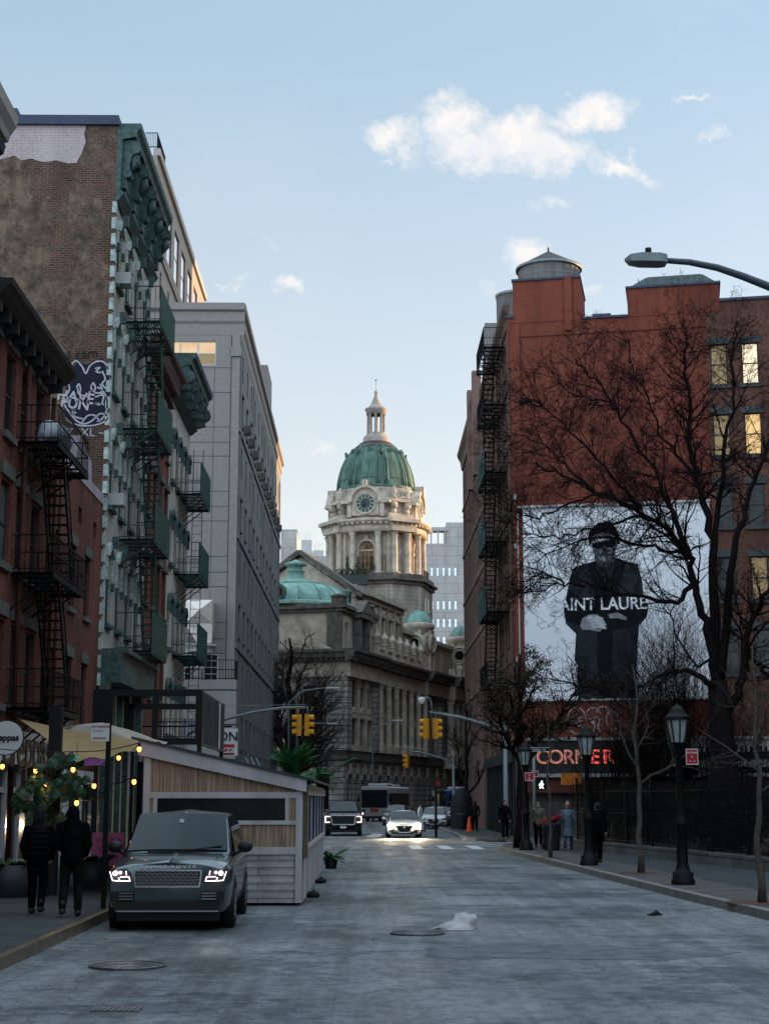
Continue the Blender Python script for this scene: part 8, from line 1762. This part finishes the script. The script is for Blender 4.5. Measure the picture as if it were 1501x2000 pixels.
    lim([(1390, 1280), (1360, 1300), (1320, 1230), (1300, 1180)], .08, .02, 0, .8, 5, ls=1.6)
    lim([(1455, 1250), (1480, 1300), (1520, 1330), (1560, 1340)], .12, .05, 0, -1, 4)
    lim([(1230, 990), (1170, 965), (1110, 985), (1050, 1010), (1000, 1000), (975, 1015)], .08, .015, -1.2, -2.6, 9, ls=2.0)
    lim([(1160, 962), (1100, 905), (1060, 870), (1010, 850), (975, 880)], .07, .015, -1.4, -.6, 9, ls=2.0)
    lim([(1205, 800), (1170, 780), (1120, 770), (1085, 740), (1070, 700)], .06, .015, .4, 1.6, 8, ls=1.8)
    lim([(1100, 1140), (1060, 1120), (1020, 1150), (985, 1190)], .05, .012, -1.2, -2.0, 7, ls=1.6)
    tr.build('trunk', MATS['bark_dark'], th); cr.build('twigs', MATS['bark_twig'], th)
big_tree()
def tree(name, label, loc, h, r0, seed, fork=.35, nl=7, spread=.7, bark='bark_dark', twig='bark_twig', leaves=None, lev0=1, dens=1.0, minr=.006, group=None, ls=.5, lean=(0, 0)):
    rr = random.Random(seed); th = thing(name, label, 'tree', loc, 0, group); tr = MB(); cr = MB(); P = [Vector((0, 0, -.05))]; m_ = 12
    for i in range(1, m_+1): t_ = i/m_; P.append(Vector((lean[0]*t_+rr.gauss(0, .02*h*.3), lean[1]*t_+rr.gauss(0, .02*h*.3), h*t_*.92)))
    rad = [r0*(1.25 if i == 0 else 1)*(1-.85*(i/m_)) for i in range(m_+1)]; tr.tube(P, rad, 9)
    for k in range(nl):
        t_ = fork+(1-fork)*(k+rr.random()*.6)/nl; i = min(m_-1, int(t_*m_)); a = k*2.4+rr.uniform(-.5, .5); nd = Vector((math.cos(a)*spread, math.sin(a)*spread, rr.uniform(.5, 1.0))).normalized()
        sub(rr, cr, P[i], nd, h*ls*(1.15-t_)*rr.uniform(.8, 1.2), rad[i]*.6, lev0, (6, 5, 4, 3), up=.12, wig=.24, dens=dens, minr=minr)
    tr.build('trunk', MATS[bark], th, local=True); c_ = cr.build('twigs', MATS[twig], th, local=True)
    if leaves:
        q = MB(); V = cr.v
        for _ in range(leaves[1]):
            p = Vector(V[rr.randrange(len(V))])+Vector((rr.gauss(0, .08), rr.gauss(0, .08), rr.gauss(0, .08)))
            if p.z < leaves[3]: continue
            s_ = rr.uniform(.5, 1)*leaves[2]; a = Vector((rr.gauss(0, 1), rr.gauss(0, 1), rr.gauss(0, 1))).normalized()*s_; b_ = a.cross(Vector((rr.gauss(0, 1), rr.gauss(0, 1), rr.gauss(0, 1)))).normalized()*s_*.5; q.add([p-a, p+b_, p+a, p-b_], [(0, 1, 2, 3)])
        q.build('leaves', leaves[0], th, local=True)
    return th
tree('street_tree', 'dark tree with withered brown leaves at the crossing corner by the farthest lamp', (6.15, 62.0, .15), 8.3, .30, 5, fork=.42, nl=11, spread=.9, leaves=(mat('withered_leaf', (.045, .032, .022), .8, .4, scale=5), 6000, .075, 3.6), dens=1.7, ls=.62)
s1 = at(1248, 1600, 41); tree('sapling', 'slender pale-barked sapling between the second and nearest street lamps', (s1.x, 41, .15), 5.9, .085, 31, fork=.42, nl=10, spread=.75, bark='bark_pale', twig='twig_pale', ls=.55, minr=.004, group='young bare saplings in the kerb strip')
s1 = at(1480, 1600, 29.3); tree('sapling', 'slender sapling nearest the camera at the right edge of the picture', (s1.x, 29.3, .15), 5.2, .075, 32, fork=.45, nl=9, spread=.8, bark='bark_pale', twig='twig_pale', ls=.5, minr=.004, group='young bare saplings in the kerb strip')
s1 = at(1074, 1600, 51.6); tree('sapling', 'thin sapling farthest along the kerb, in front of the litter bin', (s1.x, 51.6, .15), 5.6, .065, 33, fork=.5, nl=7, spread=.6, bark='bark_pale', twig='twig_pale', ls=.4, minr=.004, group='young bare saplings in the kerb strip')
for i, (x, y, r_) in enumerate(((7.12, 41, .55), (7.3, 29.3, .6), (6.15, 51.6, .45))):
    rr = random.Random(i); b = MB(); b.add([(x+r_*(1+.25*noise.noise(Vector((k*.7, i, 0))))*math.cos(k*.314), y+1.3*r_*(1+.25*noise.noise(Vector((k*.7, i, 3))))*math.sin(k*.314), .156) for k in range(20)], [tuple(range(20))])
    tag(b.build('ground', mat('leaf_litter', (.10, .055, .04), .95, .5, scale=9, bump=.6, bscale=30)), kind='structure')
def bush(label, loc, n_, h, spread, seed, r=.018, m='bark_twig'):
    rr = random.Random(seed); th = thing('bare_shrub', label, 'shrub', loc, 0, 'bare upright shrubs in the little park'); q = MB()
    for _ in range(n_):
        a = rr.uniform(0, 6.28); d = abs(rr.gauss(0, .4))*spread; v = Vector((math.cos(a)*d, math.sin(a)*d, h*rr.uniform(.7, 1.1))).normalized(); sub(rr, q, (math.cos(a)*.3*rr.random(), math.sin(a)*.3*rr.random(), 0), v, h*rr.uniform(.7, 1.1), r*rr.uniform(.7, 1.4), 2, (5, 4, 3, 3), up=.13, wig=.085, dens=.55, minr=.006)
    q.build('stems', MATS[m], th, local=True)
for i, (px, Y_, n_, h, sp_, lb) in enumerate(((1215, 58, 46, 5.6, 2.0, 'bare twiggy shrub left of the big tree, right of the second street lamp'), (1275, 60, 70, 7.6, 2.2, 'tall broom-like bare shrub in front of the billboard legs'), (1335, 61, 75, 8.3, 2.2, 'tallest broom-like bare shrub just left of the big trunk'), (1170, 59, 30, 4.0, 2.2, 'low bare shrub behind the second street lamp'), (1460, 57, 50, 5.4, 2.4, 'bare shrub right of the big trunk'), (1395, 63, 40, 5.6, 2.2, 'bare shrub hidden behind the big trunk'))):
    p = at(px, 1560, Y_); bush(lb, (p.x, Y_, .4), n_, h, sp_, 50+i)
p = at(563, 1560, 150); tree('plane_tree', 'thick-trunked dark bare tree between the grey office block and domed building', (p.x, 150, 0), 19, .70, 77, fork=.22, nl=13, spread=.85, bark='bark_dark', twig='bark_far', dens=.8, ls=.62, minr=.022)
p = at(600, 1560, 158); tree('plane_tree', 'lighter bare tree behind the left traffic signal, in front of the domed building', (p.x, 158, 0), 13, .3, 78, fork=.2, nl=11, spread=1.0, bark='bark_far', twig='bark_far', dens=.8, ls=.65, minr=.02)
p = at(945, 1560, 100); tree('street_tree', 'dark bare tree on the right pavement against the brown loft building', (6.4, 100, .15), 9.5, .2, 79, fork=.3, nl=9, spread=.9, dens=.9, ls=.5, minr=.012)
